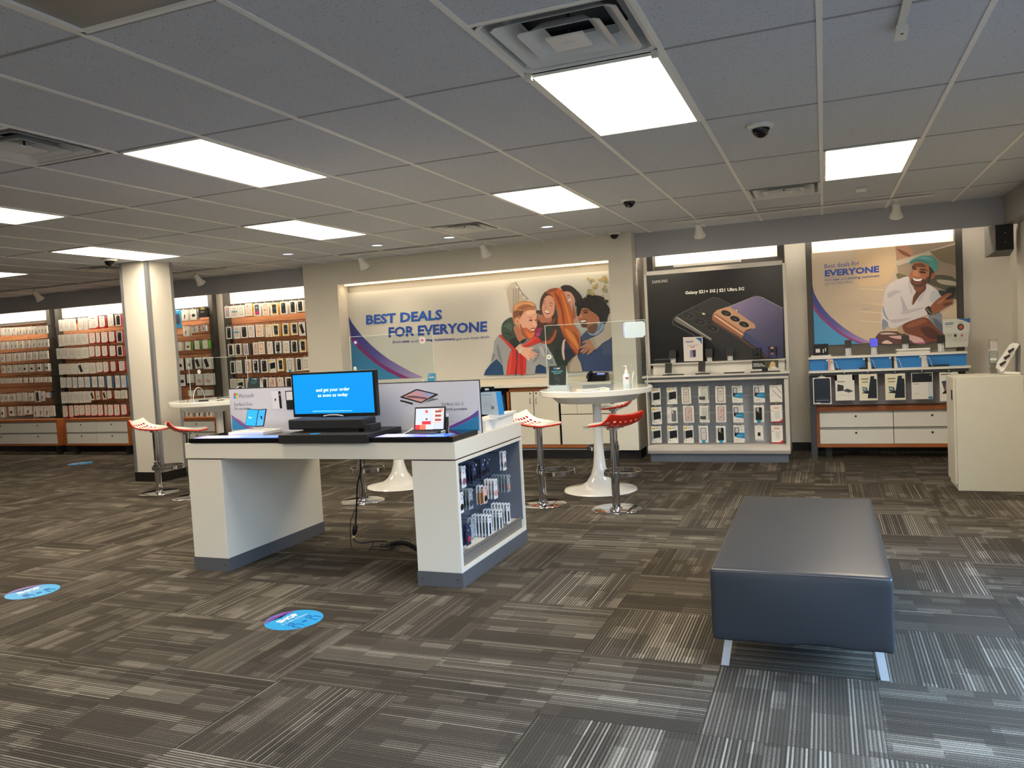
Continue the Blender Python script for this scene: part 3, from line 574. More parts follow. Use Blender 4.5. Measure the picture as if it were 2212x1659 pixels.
rows0 = [even([0, 42, 80, 140, 208, 275, 340, 415, 450, 487], 36, 252, .055, 88, [('plain', 'w', 1), P_, P_, P_, ('icon', 'w', 2), ('icon', 'w', 2), ('icon', 'w', 2), ('icon', 'w', 1), I, I]),
 even([0, 45, 105, 150, 212, 285, 355, 420, 458, 500], 37, 408, .065, 88, [('plain', 'w', 1), ('icon', 'w', 2), ('icon', 'w', 1), ('icon', 'w', 2), ('icon', 'w', 2), ('icon', 'w', 2), ('icon', 'w', 2), I, I, I]),
 even([0, 65, 125, 170, 228, 300, 368, 440, 487], 44, 543, .075, 92, [L_, ('plain', 'w', 1), ('plain', 'w', 1), L_, ('plain', 'w', 2), L_, L_, ('loop', 'w', 1), ('loop', 'w', 1)]),
 even([12, 76, 140, 202, 252, 328, 412, 495], 42, 672, .05, 88, [L_, L_, ('plain', 'w', 2), L_, K_, K_, K_, K_]),
 even([0, 45, 82, 132, 166, 200, 262, 325, 380, 430, 480, 530], 34, 815, .03, 60, [('plain', 'w', 1)]),
 [(0, 990, 36, 1080, 'loop', 'w', 1), (40, 990, 90, 1078, 'loop', 'w', 2), (106, 986, 160, 1075, 'loop', 'w', 2), (184, 980, 226, 1072, 'plain', 'w', 1), (242, 975, 290, 1075, 'plain', 'w', 1), (312, 978, 360, 1070, 'icon', 'w', 2), (387, 958, 436, 1080, 'dark', 'w', 1), (443, 962, 488, 1070, 'icon', 'w', 1), (495, 975, 528, 1035, 'plain', 'w', 1), (532, 972, 562, 1035, 'plain', 'b', 1)],
 [(0, 1140, 36, 1256, 'puck', 'w', 2), (93, 1135, 145, 1240, 'puck', 'w', 2), (190, 1130, 240, 1235, 'icon', 'w', 2), (265, 1130, 345, 1222, 'icon', 'w', 1), (365, 1130, 412, 1250, 'icon', 'w', 2), (420, 1128, 475, 1245, 'icon', 'w', 2), (490, 1125, 545, 1250, 'icon', 'w', 1), (555, 1122, 605, 1240, 'plain', 'w', 1)]]
for i, r in enumerate(rows0): hang_row(r0, r, *Z1, YP, 9.465, i, W0, G0, depth=.022, tabs=False)
G1 = 'white boxes on the rack left of the column'
def R(*a): return list(a)
Lw, Rd, Bl = ('lines', 'w', 1), ('red', 'r', 2), ('lines', 'b', 2)
def rw(boxes, kinds): return [(*b, *k) for b, k in zip(boxes, kinds)]
rows1 = [rw([(78, 205, 138, 330), (141, 195, 198, 327), (201, 192, 258, 324), (288, 185, 342, 318), (345, 180, 398, 315), (402, 165, 505, 305), (517, 165, 580, 293), (610, 145, 675, 272), (693, 148, 755, 270)], [Lw, Lw, Lw, Lw, Lw, Rd, Rd, ('lines', 'k', 2), ('dark', 'r', 2)]),
 rw([(78, 370, 130, 495), (135, 365, 195, 485), (200, 360, 262, 482), (270, 355, 328, 478), (330, 352, 392, 472), (412, 350, 478, 465), (485, 345, 528, 460), (542, 340, 608, 458), (624, 335, 685, 448), (708, 330, 772, 450)], [Lw]*5+[Rd]*4+[('dark', 'r', 2)]),
 rw([(55, 515, 115, 630), (118, 512, 190, 630), (200, 510, 262, 628), (265, 508, 330, 630), (336, 502, 400, 622), (412, 495, 470, 612), (475, 492, 535, 610), (548, 490, 608, 605), (632, 488, 695, 605), (712, 485, 778, 598)], [Lw]*5+[Rd]*4+[('dark', 'r', 2)]),
 rw([(82, 685, 150, 800), (155, 683, 219, 797), (222, 680, 282, 796), (287, 675, 347, 793), (352, 672, 410, 790), (415, 672, 478, 788), (490, 668, 558, 780), (562, 663, 620, 778), (642, 660, 700, 770), (732, 655, 795, 765)], [('plain', 'w', 1)]*3+[('tilt', 'w', 1), ('plain', 'w', 1), Lw]+[Rd]*4),
 rw([(98, 832, 158, 942), (166, 830, 222, 942), (228, 830, 282, 945), (291, 828, 355, 940), (361, 825, 422, 938), (441, 822, 500, 938), (510, 820, 575, 938), (605, 815, 655, 945), (690, 810, 745, 942), (752, 810, 812, 940)], [Bl]*10),
 rw([(108, 990, 172, 1112), (178, 988, 240, 1110), (242, 985, 300, 1110), (303, 983, 356, 1108), (358, 982, 420, 1105), (422, 980, 468, 1078), (486, 978, 524, 1072), (554, 978, 598, 1070), (607, 975, 655, 1065), (684, 975, 746, 1062), (754, 970, 815, 1060)], [Lw]*5+[('tilt', 'o', 2), ('icon', 'o', 2), ('tilt', 'o', 2), Rd, ('lines', 'w', 1), ('lines', 'w', 1)]),
 rw([(122, 1140, 180, 1270), (190, 1138, 240, 1268), (245, 1135, 302, 1252), (305, 1135, 360, 1245), (365, 1130, 425, 1250), (428, 1130, 500, 1250), (503, 1128, 562, 1250), (578, 1128, 608, 1250), (614, 1128, 672, 1250), (680, 1125, 745, 1250), (757, 1125, 818, 1240)], [('red', 'r', 1)]*11)]
for i, r in enumerate(rows1): hang_row(r1, r, *Z2, YP, 9.465, i, W1, G1, depth=.022, tabs=False)
G2 = 'boxes on the rack right behind the column'
rows2 = [[(250, 240, 312, 354, 'icon', 'w', 2), (345, 235, 408, 345, 'puck', 'w', 2), (428, 222, 512, 318, 'blackbox', 'k', 2)],
 [(262, 415, 322, 520, 'icon', 'w', 2), (358, 412, 415, 480, 'bag', 'w', 1), (450, 402, 510, 466, 'bag', 'w', 1)],
 [(104, 580, 160, 670, 'pink', 'g', 2), (183, 580, 250, 674, 'plain', 'w', 2), (288, 575, 350, 666, 'berry', 'g', 2), (385, 565, 440, 655, 'plain', 'g', 2), (470, 560, 530, 650, 'plain', 'g', 2)],
 [(118, 755, 182, 880, 'dark', 'k', 2), (205, 752, 273, 880, 'chip', 'k', 2), (292, 747, 360, 870, 'chip', 'k', 2), (387, 742, 452, 860, 'tilt', 'w', 2), (477, 737, 552, 865, 'tilt', 'w', 2)],
 [(125, 925, 188, 1045, 'icon', 'k', 2), (225, 925, 290, 1045, 'puck', 'k', 2), (305, 918, 375, 1012, 'plain', 'w', 2), (395, 915, 472, 1035, 'pink', 'w', 2), (483, 912, 570, 1035, 'pink', 'w', 2)],
 [(130, 1095, 212, 1185, 'puck', 'w', 2), (325, 1090, 385, 1150, 'plain', 'w', 2), (415, 1085, 470, 1145, 'plain', 'w', 2), (495, 1085, 560, 1145, 'plain', 'w', 2)],
 [(125, 1250, 172, 1362, 'icon', 'w', 2), (196, 1255, 268, 1375, 'icon', 'w', 2), (288, 1255, 365, 1375, 'icon', 'w', 2), (400, 1268, 475, 1380, 'icon', 'w', 2), (505, 1265, 575, 1375, 'icon', 'w', 2)]]
for i, r in enumerate(rows2): hang_row(r2, r, *Z3, YP, 9.465, i, W2, G2, depth=.03, tabs=False)
G3 = 'phone cases on the rack beside the alcove wall'
rows3 = [[(30, 300, 122, 483, 'lilac'), (132, 290, 235, 480, 'band'), (240, 283, 342, 470, 'outline'), (350, 255, 462, 450, 'case', 'y', 1), (482, 255, 585, 450, 'magenta', 'w', 2), (617, 248, 720, 443, 'peach', 'w', 2), (745, 242, 855, 440, 'otter', 'y', 2), (892, 228, 1003, 425, 'dark', 'w', 2), (1042, 213, 1142, 410, 'dark', 'w', 2), (1158, 207, 1258, 385, 'dark', 'w', 2)],
 [(55, 620, 143, 810, 'dark', 'b', 2), (172, 608, 262, 805, 'band', 'w', 1), (282, 603, 388, 795, 'dark', 'w', 1), (400, 595, 503, 785, 'case', 'n', 2), (517, 585, 625, 777, 'peach', 'w', 2), (667, 582, 768, 780, 'otterclear', 'y', 1), (775, 572, 878, 770, 'otter', 'y', 2), (927, 562, 1030, 762, 'otter', 'y', 2), (1062, 553, 1165, 750, 'otter', 'y', 1), (1187, 543, 1290, 760, 'tilt', 'k', 2)],
 [(80, 890, 172, 1070, 'dark', 'w', 2), (195, 880, 285, 1063, 'dark', 'w', 2), (327, 880, 405, 1062, 'lilac', 'k', 3), (472, 865, 548, 1055, 'rose', 'w', 2), (557, 852, 660, 1045, 'peach', 'n', 2), (692, 850, 780, 1045, 'case', 'n', 2), (812, 843, 915, 1033, 'darkt', 'w', 2), (943, 838, 1045, 1030, 'outline', 'n', 2), (1072, 832, 1168, 1025, 'dark', 'k', 2), (1195, 818, 1298, 1015, 'otter', 'y', 2)],
 [(120, 1153, 195, 1352, 'dark', 'w', 1), (205, 1140, 302, 1345, 'outline', 'k', 2), (345, 1128, 442, 1340, 'rose', 'w', 1), (467, 1128, 562, 1335, 'darkt', 'n', 2), (592, 1128, 705, 1335, 'dark', 'w', 1), (717, 1123, 828, 1335, 'ottb', 'w', 2), (852, 1113, 945, 1310, 'otter', 'y', 2), (987, 1108, 1110, 1325, 'clearb', 'w', 2), (1142, 1100, 1240, 1310, 'dark', 'w', 1), (1247, 1088, 1345, 1300, 'outline', 'w', 1)],
 [(120, 1430, 215, 1640, 'clear', 'w', 1), (225, 1430, 322, 1640, 'ottb', 'w', 1), (355, 1428, 440, 1635, 'clear', 'w', 1), (470, 1428, 560, 1635, 'case', 'w', 1), (612, 1413, 702, 1630, 'dark', 'w', 1), (722, 1412, 828, 1625, 'rose', 'w', 1), (852, 1408, 955, 1620, 'case', 'n', 1), (977, 1403, 1090, 1615, 'dark', 'w', 1)]]
for i, r in enumerate(rows3): hang_row(r3, r, *Z4, YP, 9.465, i, W3, G3, depth=.024, tabs=True)
# blue sale sign on the rack behind the column
mb = MB(); A = Art(mb, *Z3, 9.28)
q = [at(340+x/4.88, 620+y/4.88, 9.28) for x, y in ((30, 248), (243, 238), (256, 430), (45, 440))]
mb.prism(q, (0, .006, 0), mat((46, 150, 206), .4))
A.shape([(120, 325), (165, 315), (170, 370), (190, 395), (150, 390), (125, 375)], (206, 208, 196)); A.shape([(192, 292), (228, 288), (238, 380), (205, 392), (190, 350)], (60, 72, 86)); A.oval(173, 398, 16, 10, (26, 40, 60)); A.oval(165, 352, 12, 10, (70, 66, 60))
A.text('30%', (58, 292), (122, 290), 28, (240, 244, 244), .03); A.bar(60, 305, 110, 303, 9, (226, 234, 238)); A.bar(60, 322, 104, 320, 9, (226, 234, 238)); A.bar(196, 246, 230, 244, 5, (220, 230, 236))
solo(mb, 'sale_sign', 'blue 30% sale sign hanging on the slat rack right behind the column', 'sign')
#@@P4
# ================================================================ ALCOVE: banner, light, counter
mb = MB(); A = Art(mb, 740, 580, 3.749, 9.12); A.xmax, A.xmin, A.zmax = ax1-.005, ax0+.005, 2.188
bt, bb, bl0, bl1 = 2.188, .965, max(ax0+.004, at(752, 730, 9.12).x), ax1-.004
mb.box(bl0, bl1, 9.12, 9.135, bb, bt, mat((208, 206, 200), .4))
bgA = [(1240, 125), (1320, 115), (1500, 105), (2160, 40), (2175, 480), (2180, 640), (1900, 700), (1500, 640), (1330, 400)]
A.shape([(1330, 118), (2160, 46), (2175, 300), (1700, 320), (1460, 260)], (196, 196, 190))
A.shape([(1330, 170), (1390, 110), (1450, 180), (1510, 250), (1440, 270), (1410, 330), (1360, 360), (1340, 260)], (180, 172, 160))
for a, b in (((1395, 110), (1420, 150)), ((1420, 150), (1445, 195)), ((1445, 195), (1475, 235)), ((1475, 235), (1510, 260))): A.shape([a, (a[0]+8, a[1]-3), (b[0]+8, b[1]-3), b], (120, 130, 146), False); A.oval(b[0]-6, b[1], 7, 6, (232, 232, 226))
for x in (1380, 1400, 1420): A.bar(x, 160, x+10, 160, 150, (150, 142, 130))
Rb = random.Random(9)
for _ in range(26): A.oval(2010+Rb.uniform(-20, 130), 60+Rb.uniform(0, 210), Rb.uniform(10, 26), Rb.uniform(9, 22), Rb.choice([(176, 160, 110), (190, 180, 148), (150, 150, 120), (206, 200, 176), (168, 148, 92)]))
# swoosh
A.shape([(48, 388), (75, 440), (120, 500), (170, 560), (235, 625), (300, 680), (370, 732), (450, 780), (560, 840), (650, 880), (600, 885), (540, 888), (430, 835), (330, 780), (230, 705), (150, 630), (66, 545)], None, False, grad_mat('banner_blue', [(0, (40, 52, 138)), (.5, (90, 84, 158)), (1, (160, 140, 190))], at(755, 690, 9.12), at(900, 810, 9.12)))
A.shape([(66, 545), (150, 630), (230, 705), (330, 780), (430, 835), (545, 888), (470, 890), (370, 838), (260, 765), (170, 690), (110, 630), (68, 575)], (128, 42, 112), False)
A.shape([(68, 575), (110, 630), (170, 690), (260, 765), (370, 838), (480, 890), (79, 912)], (52, 128, 178), False)
A.text('BEST DEALS', (190, 457), (806, 415), 80, (26, 88, 186), .035); A.text('FOR EVERYONE', (372, 558), (1170, 512), 82, (22, 74, 168), .035)
A.text('Both', (406, 606), (474, 603), 22, (70, 90, 160)); A.text('new', (483, 602), (543, 600), 18, (40, 60, 150), .02); A.text('and', (554, 600), (606, 598), 23, (70, 90, 160)); A.text('existing customers', (613, 599), (911, 586), 27, (36, 56, 146), .02); A.text('get our best deals.', (920, 588), (1199, 568), 27, (70, 90, 160))
A = Art(mb, 1040, 590, 7.214, 9.12-.010); A.xmax, A.xmin, A.zmax = ax1-.005, ax0+.005, 2.188
SK = (226, 170, 146)
# woman at the back, head thrown back
A.shape([(1235, 215), (1300, 185), (1400, 200), (1480, 265), (1540, 330), (1570, 400), (1530, 500), (1470, 520), (1445, 440), (1420, 340), (1360, 290), (1280, 290), (1250, 250)], (44, 40, 42))
A.shape([(1265, 300), (1340, 285), (1400, 310), (1440, 370), (1462, 440), (1450, 480), (1465, 560), (1510, 640), (1505, 740), (1430, 800), (1390, 600), (1330, 450), (1285, 380)], (214, 164, 144))
A.shape([(1335, 425), (1370, 402), (1398, 402), (1385, 430), (1350, 442)], (244, 240, 236)); A.shape([(1340, 340), (1375, 350), (1372, 358), (1342, 352)], (90, 60, 50))
A.shape([(1430, 480), (1455, 560), (1475, 640), (1455, 720), (1430, 700), (1420, 580)], (170, 110, 90))
# man with dark curls
A.shape([(1530, 1010), (1640, 890), (1700, 960), (1800, 940), (1900, 860), (2030, 740), (2042, 1525), (1560, 1533), (1500, 1300), (1530, 1150)], (58, 78, 122), False)
A.shape([(1480, 560), (1500, 480), (1545, 415), (1640, 380), (1720, 365), (1800, 345), (1880, 375), (1905, 440), (1950, 480), (1975, 560), (1985, 620), (1965, 690), (1950, 760), (1900, 790), (1850, 770), (1830, 700), (1790, 640), (1700, 590), (1600, 545), (1560, 560), (1530, 640), (1490, 670)], (24, 22, 24))
Rb = random.Random(4)
for _ in range(60):
    a = Rb.uniform(-2.9, .6); A.oval(1740+230*math.cos(a)+Rb.uniform(-22, 22), 560+200*math.sin(a)+Rb.uniform(-15, 15), Rb.uniform(10, 26), Rb.uniform(10, 22), Rb.choice([(24, 22, 24), (34, 30, 30), (54, 40, 32), (20, 20, 24)]))
A.shape([(1560, 555), (1640, 545), (1720, 600), (1790, 650), (1832, 690), (1830, 750), (1795, 780), (1812, 830), (1790, 900), (1730, 950), (1662, 920), (1640, 850), (1570, 838), (1545, 800), (1520, 745), (1510, 690), (1545, 640)], (176, 112, 80))
A.shape([(1660, 850), (1740, 800), (1810, 800), (1795, 900), (1735, 950), (1665, 920)], (120, 72, 50))
A.shape([(1535, 742), (1580, 728), (1632, 720), (1630, 770), (1600, 800), (1560, 802)], (80, 30, 30)); A.shape([(1545, 742), (1625, 732), (1618, 758), (1555, 766)], (246, 244, 240))
A.shape([(1560, 812), (1600, 800), (1645, 800), (1645, 838), (1570, 838)], (90, 56, 42)); A.shape([(1590, 610), (1630, 600), (1665, 606), (1655, 620), (1600, 626)], (60, 36, 30)); A.shape([(1580, 580), (1640, 570), (1680, 590), (1640, 584), (1585, 592)], (40, 28, 24))
A.shape([(1800, 690), (1825, 680), (1830, 700), (1812, 715)], (200, 130, 96)); A.shape([(1530, 640), (1560, 645), (1575, 690), (1550, 700), (1520, 690)], (206, 140, 104))
A.shape([(1795, 900), (1830, 785), (1905, 790), (1890, 880), (1800, 960), (1700, 965), (1645, 905), (1665, 920), (1735, 950)], (150, 176, 206)); A.shape([(1850, 800), (1880, 800), (1840, 880), (1800, 920)], (110, 140, 178))
A.shape([(2030, 700), (1930, 800), (1890, 900), (1800, 970), (1720, 1010), (1680, 1035), (1750, 1172), (1790, 1180), (1900, 1080), (2034, 980)], (198, 186, 172)); A.shape([(1720, 1010), (1760, 1030), (1810, 1160), (1790, 1180), (1750, 1172), (1680, 1035)], (180, 168, 156))
A.shape([(1690, 1040), (1620, 1045), (1572, 1080), (1580, 1092), (1640, 1088), (1560, 1140), (1525, 1168), (1560, 1170), (1610, 1150), (1545, 1210), (1542, 1240), (1600, 1215), (1650, 1180), (1570, 1245), (1580, 1258), (1640, 1230), (1680, 1200), (1640, 1262), (1655, 1272), (1720, 1230), (1762, 1180), (1740, 1120)], (190, 132, 104))
A.shape([(1640, 1150), (1600, 1185), (1605, 1190), (1650, 1160)], (140, 90, 70)); A.shape([(1680, 1180), (1640, 1215), (1645, 1222), (1690, 1190)], (140, 90, 70))
A.shape([(1340, 1540), (1345, 1430), (1400, 1335), (1480, 1268), (1545, 1400), (1575, 1533)], (196, 176, 160), False)
A.shape([(1340, 1540), (1345, 1430), (1400, 1335), (1430, 1330), (1380, 1440), (1372, 1540)], (160, 140, 126))
# green jacket of the long haired woman
A.shape([(850, 940), (960, 850), (1100, 820), (1300, 830), (1500, 900), (1540, 1100), (1480, 1270), (1400, 1340), (1340, 1430), (1335, 1545), (1180, 1440), (1060, 1180), (1000, 1100), (940, 1050)], (44, 54, 50))
A.shape([(1110, 1010), (1180, 960), (1300, 1000), (1290, 1180), (1240, 1210), (1130, 1190)], (26, 32, 38)); A.shape([(1270, 1060), (1310, 1040), (1290, 1200), (1300, 1350), (1270, 1330), (1250, 1200)], (222, 190, 186)); A.shape([(1310, 1040), (1420, 1050), (1450, 1240), (1370, 1320), (1310, 1380), (1295, 1200)], (38, 46, 70))
A.shape([(850, 840), (930, 770), (975, 800), (940, 880), (900, 985), (840, 960)], (150, 40, 90)); A.shape([(845, 930), (905, 935), (900, 985), (840, 970)], (176, 66, 130))
A.shape([(905, 545), (915, 430), (950, 345), (1010, 285), (1100, 345), (1130, 450), (1155, 560), (1180, 650), (1190, 780), (1170, 960), (1100, 1090), (1000, 1108), (950, 1060), (1070, 940), (1120, 850), (1060, 825), (960, 850), (870, 852), (850, 800), (900, 700), (905, 640), (850, 620), (860, 585), (920, 570)], (74, 42, 34))
A.shape([(980, 680), (1090, 680), (1085, 760), (1000, 770), (930, 770), (890, 700), (940, 640)], (176, 112, 90))
A.shape([(958, 480), (985, 390), (1045, 345), (1105, 370), (1140, 440), (1142, 530), (1130, 620), (1095, 675), (1035, 700), (985, 680), (952, 610), (943, 530)], (222, 160, 134))
A.shape([(975, 585), (1020, 600), (1075, 600), (1055, 632), (1015, 636), (985, 612)], (150, 50, 54)); A.shape([(985, 590), (1065, 604), (1040, 620), (1000, 614)], (250, 246, 242))
for x, y, w in ((962, 462, 44), (1050, 492, 62)): A.shape([(x, y), (x+w*.5, y+14), (x+w, y+10), (x+w*.5, y+22)], (50, 30, 28)); A.shape([(x, y-26), (x+w*.5, y-32), (x+w, y-16), (x+w*.5, y-22)], (90, 54, 40))
A.shape([(1000, 500), (1014, 540), (1000, 560), (985, 556)], (196, 130, 106))
A.shape([(1010, 290), (1080, 245), (1180, 230), (1255, 262), (1290, 330), (1340, 440), (1392, 560), (1422, 680), (1435, 790), (1500, 880), (1538, 980), (1545, 1130), (1520, 1180), (1510, 1250), (1460, 1268), (1410, 1180), (1330, 1060), (1275, 980), (1225, 850), (1190, 760), (1200, 640), (1165, 520), (1130, 420), (1100, 350)], (206, 104, 46))
for pts, c in (([(1130, 300), (1200, 360), (1260, 520), (1290, 700), (1300, 860), (1270, 760), (1240, 580), (1180, 420)], (150, 66, 30)), ([(1240, 300), (1310, 460), (1370, 640), (1400, 820), (1360, 760), (1310, 560)], (232, 140, 70)), ([(1300, 860), (1400, 930), (1480, 1060), (1520, 1200), (1450, 1110), (1360, 1000)], (240, 146, 64)),
    ([(1010, 290), (1080, 245), (1180, 232), (1160, 280), (1080, 300), (1040, 330)], (146, 80, 56)), ([(1200, 760), (1260, 900), (1340, 1020), (1400, 1120), (1320, 1040), (1240, 900)], (150, 62, 26)), ([(1380, 1130), (1440, 1200), (1490, 1262), (1430, 1240)], (140, 60, 30)), ([(1420, 900), (1500, 980), (1530, 1080), (1535, 1160), (1480, 1020)], (160, 74, 30)),
    ([(1000, 1110), (1080, 1090), (1150, 1000), (1170, 900), (1150, 880), (1110, 980), (1040, 1050), (960, 1060), (900, 1100)], (176, 86, 44)), ([(870, 660), (900, 690), (870, 760), (850, 720)], (170, 100, 60)), ([(1000, 790), (1080, 760), (1140, 700), (1150, 740), (1090, 800)], (120, 70, 44))): A.shape(pts, c)
# bearded man in front
A.shape([(35, 1592), (65, 1515), (140, 1420), (240, 1335), (320, 1330), (345, 1480), (352, 1585)], (32, 70, 116), False); A.shape([(825, 1560), (850, 1450), (880, 1418), (1000, 1460), (1012, 1562)], (28, 58, 104), False); A.shape([(870, 1405), (920, 1360), (1012, 1450), (890, 1432)], (30, 28, 30)); A.shape([(930, 1400), (960, 1396), (1005, 1445), (980, 1455)], (226, 206, 140))
A.shape([(200, 1060), (260, 975), (420, 1070), (600, 1100), (860, 1080), (1000, 1105), (1060, 1200), (1120, 1300), (1175, 1440), (1050, 1448), (1000, 1455), (900, 1420), (850, 1450), (830, 1572), (350, 1584), (330, 1440), (240, 1340), (150, 1405), (165, 1300), (190, 1200)], (158, 162, 168), False)
for pts in ([(250, 1100), (300, 1250), (330, 1420), (270, 1330), (240, 1200)], [(760, 1180), (900, 1200), (880, 1330), (800, 1400), (840, 1280)], [(980, 1150), (1050, 1260), (1120, 1400), (1050, 1400), (1000, 1280)], [(180, 1250), (210, 1290), (160, 1380)]): A.shape(pts, (128, 134, 146))
A.shape([(900, 1130), (960, 1180), (990, 1300), (940, 1260)], (186, 188, 190))
A.shape([(310, 880), (330, 780), (400, 715), (480, 690), (500, 780), (512, 900), (560, 1000), (600, 1100), (520, 1172), (440, 1110), (360, 1030), (320, 950)], (52, 74, 66)); A.shape([(430, 1050), (560, 1000), (600, 1100), (520, 1172)], (30, 44, 44)); A.shape([(340, 820), (420, 780), (480, 800), (470, 900), (400, 860)], (76, 98, 86)); A.shape([(340, 920), (420, 930), (500, 980), (420, 960)], (34, 50, 46))
A.shape([(500, 840), (600, 860), (640, 960), (700, 1020), (600, 1075), (540, 980)], (190, 120, 94))
A.shape([(600, 700), (645, 620), (720, 575), (800, 545), (845, 580), (858, 640), (862, 690), (850, 735), (872, 800), (852, 850), (830, 870), (832, 950), (790, 1005), (720, 1012), (650, 940), (600, 860), (560, 825), (520, 770), (515, 720), (560, 690)], SK)
A.shape([(560, 690), (515, 720), (520, 790), (560, 830), (600, 850), (590, 760)], (206, 146, 120)); A.oval(556, 752, 24, 40, (232, 170, 146), -.3); A.oval(560, 752, 12, 24, (176, 110, 88), -.3)
A.shape([(600, 800), (625, 850), (700, 850), (745, 880), (790, 850), (835, 858), (830, 950), (800, 1008), (740, 1022), (680, 975), (620, 900)], (196, 98, 52)); A.shape([(690, 900), (760, 940), (825, 930), (800, 1000), (740, 1010)], (224, 120, 60)); A.shape([(605, 780), (640, 860), (680, 950), (620, 890)], (150, 84, 56))
A.shape([(748, 880), (790, 878), (835, 862), (822, 898), (780, 910)], (150, 60, 50)); A.shape([(756, 884), (830, 872), (815, 892), (780, 898)], (240, 234, 226))
A.shape([(735, 735), (770, 722), (800, 735), (770, 748)], (96, 64, 54)); A.shape([(832, 728), (856, 722), (856, 738), (840, 742)], (96, 64, 54)); A.shape([(720, 700), (770, 688), (800, 706), (765, 702)], (190, 124, 84)); A.shape([(810, 740), (846, 800), (858, 822), (820, 826), (806, 800)], (240, 186, 160)); A.shape([(700, 600), (790, 570), (840, 600), (800, 640), (720, 650)], (240, 190, 164))
A.shape([(485, 660), (488, 560), (520, 490), (600, 445), (700, 432), (790, 452), (832, 500), (832, 568), (770, 575), (690, 590), (650, 625), (610, 690), (600, 720), (560, 690), (520, 715), (512, 800), (490, 740)], (176, 116, 74))
for pts, c in (([(520, 500), (600, 460), (700, 455), (640, 490), (560, 540), (510, 600)], (206, 150, 100)), ([(560, 540), (660, 500), (780, 490), (820, 540), (740, 530), (640, 570)], (150, 92, 56)), ([(500, 600), (560, 580), (620, 600), (590, 660), (540, 680), (500, 700)], (120, 78, 54)), ([(640, 470), (740, 450), (810, 480), (825, 520), (740, 490)], (214, 158, 106)), ([(600, 600), (650, 585), (640, 620), (605, 680)], (100, 66, 46))): A.shape(pts, c)
A.shape([(620, 1050), (690, 1020), (700, 1040), (650, 1085), (600, 1090)], (30, 36, 50))
A.shape([(266, 972), (310, 955), (345, 1010), (430, 1080), (520, 1170), (560, 1160), (640, 1125), (700, 1080), (770, 1030), (835, 975), (880, 1000), (940, 1058), (840, 1110), (720, 1150), (650, 1180), (690, 1290), (700, 1400), (690, 1572), (388, 1578), (410, 1380), (440, 1260), (470, 1190), (380, 1090)], (206, 52, 48), False)
A.shape([(540, 1190), (562, 1210), (560, 1400), (545, 1575), (518, 1575), (545, 1400)], (90, 50, 52)); A.shape([(600, 1250), (640, 1300), (650, 1570), (610, 1572), (600, 1400)], (180, 38, 40)); A.shape([(440, 1290), (480, 1220), (470, 1400), (440, 1572), (410, 1575)], (222, 78, 68)); A.shape([(700, 1090), (800, 1020), (860, 1010), (760, 1080), (660, 1130)], (226, 84, 70))
A.shape([(528, 1172), (592, 1105), (650, 1150), (720, 1160), (790, 1158), (835, 1165), (800, 1188), (765, 1195), (820, 1228), (878, 1262), (868, 1275), (800, 1262), (866, 1300), (852, 1312), (780, 1288), (826, 1328), (814, 1342), (750, 1308), (752, 1360), (735, 1368), (690, 1320), (620, 1262)], (236, 182, 156), False)
for a, b in (((770, 1215), (840, 1262)), ((760, 1240), (840, 1300)), ((740, 1270), (800, 1325))): A.shape([a, b, (b[0]-4, b[1]+6), (a[0]-6, a[1]+6)], (196, 134, 108), False)
A.shape([(572, 1205), (640, 1160), (650, 1172), (584, 1222)], (216, 216, 214)); A.oval(603, 1217, 34, 34, (190, 186, 182)); A.oval(603, 1217, 27, 27, (224, 206, 196))
solo(mb, 'banner', 'wide banner of four laughing friends reading BEST DEALS FOR EVERYONE, in the alcove', 'banner')
solo(bl(ax0+.02, ax1-.004, 9.136, 9.17, bb, az1-.03, mat((176, 172, 164), .4)), 'backing_board', 'grey board behind the friends banner, showing above it', 'board')
solo(bl(ax0+.05, ax1-.02, 8.99, 9.03, az1-.018, az1-.002, mat((255, 226, 180), .4, emit=3., name='cove_strip')), 'light_strip', 'warm glowing light strip along the top of the alcove', 'light strip')
area('alcove_lamp', ((ax0+ax1)/2, 9.01, az1-.02), ax1-ax0-.1, .04, 9*COVE, (1, .84, .62))
CT = mat((232, 228, 214), .3)
solo(bl(ax0+.003, ax1-.003, 8.78, 9.118, .868, .905, CT), 'countertop', 'long cream countertop under the banner of four friends', 'countertop', bevel=.003)
solo(bl(ax0+.003, ax1-.003, 9.10, 9.116, .905, .962, mat((214, 204, 186), .35)), 'splashback', 'low cream splashback between the countertop and the banner', 'splashback')
Yc = 8.84
def px(x, Y=Yc): return at(x, 920, Y).x
t = empty('storage_cabinet', ((px(1098)+px(1330))/2, 8.95, 0), 'cabinet with white doors in a cherry frame under the alcove countertop', 'cabinet')
xa, xb, za, zb = px(1098), px(1330), .135, .862
mb = MB().box(xa, xa+.03, Yc, 9.1, za, zb, WOOD).box(xb-.03, xb, Yc, 9.1, za, zb, WOOD).box(xa, xb, Yc, 9.1, zb-.045, zb, WOOD).box(xa, xb, Yc, 9.1, za, za+.035, WOOD).box(xa, xb, 9.02, 9.1, za, zb, DARK); part(mb, 'body', t)
def handle(par, x, z, horiz=False, L=.07):
    m = MB(); y = Yc-.012
    P = [(x, y+.01, z-L/2), (x, y-.012, z-L/2+.006), (x, y-.012, z+L/2-.006), (x, y+.01, z+L/2)] if not horiz else [(x-L/2, y+.01, z), (x-L/2+.006, y-.012, z), (x+L/2-.006, y-.012, z), (x+L/2, y+.01, z)]
    part(m.tube(P, .0045, STEEL), 'handle', par)
DOORM = mat((226, 220, 204), .35)
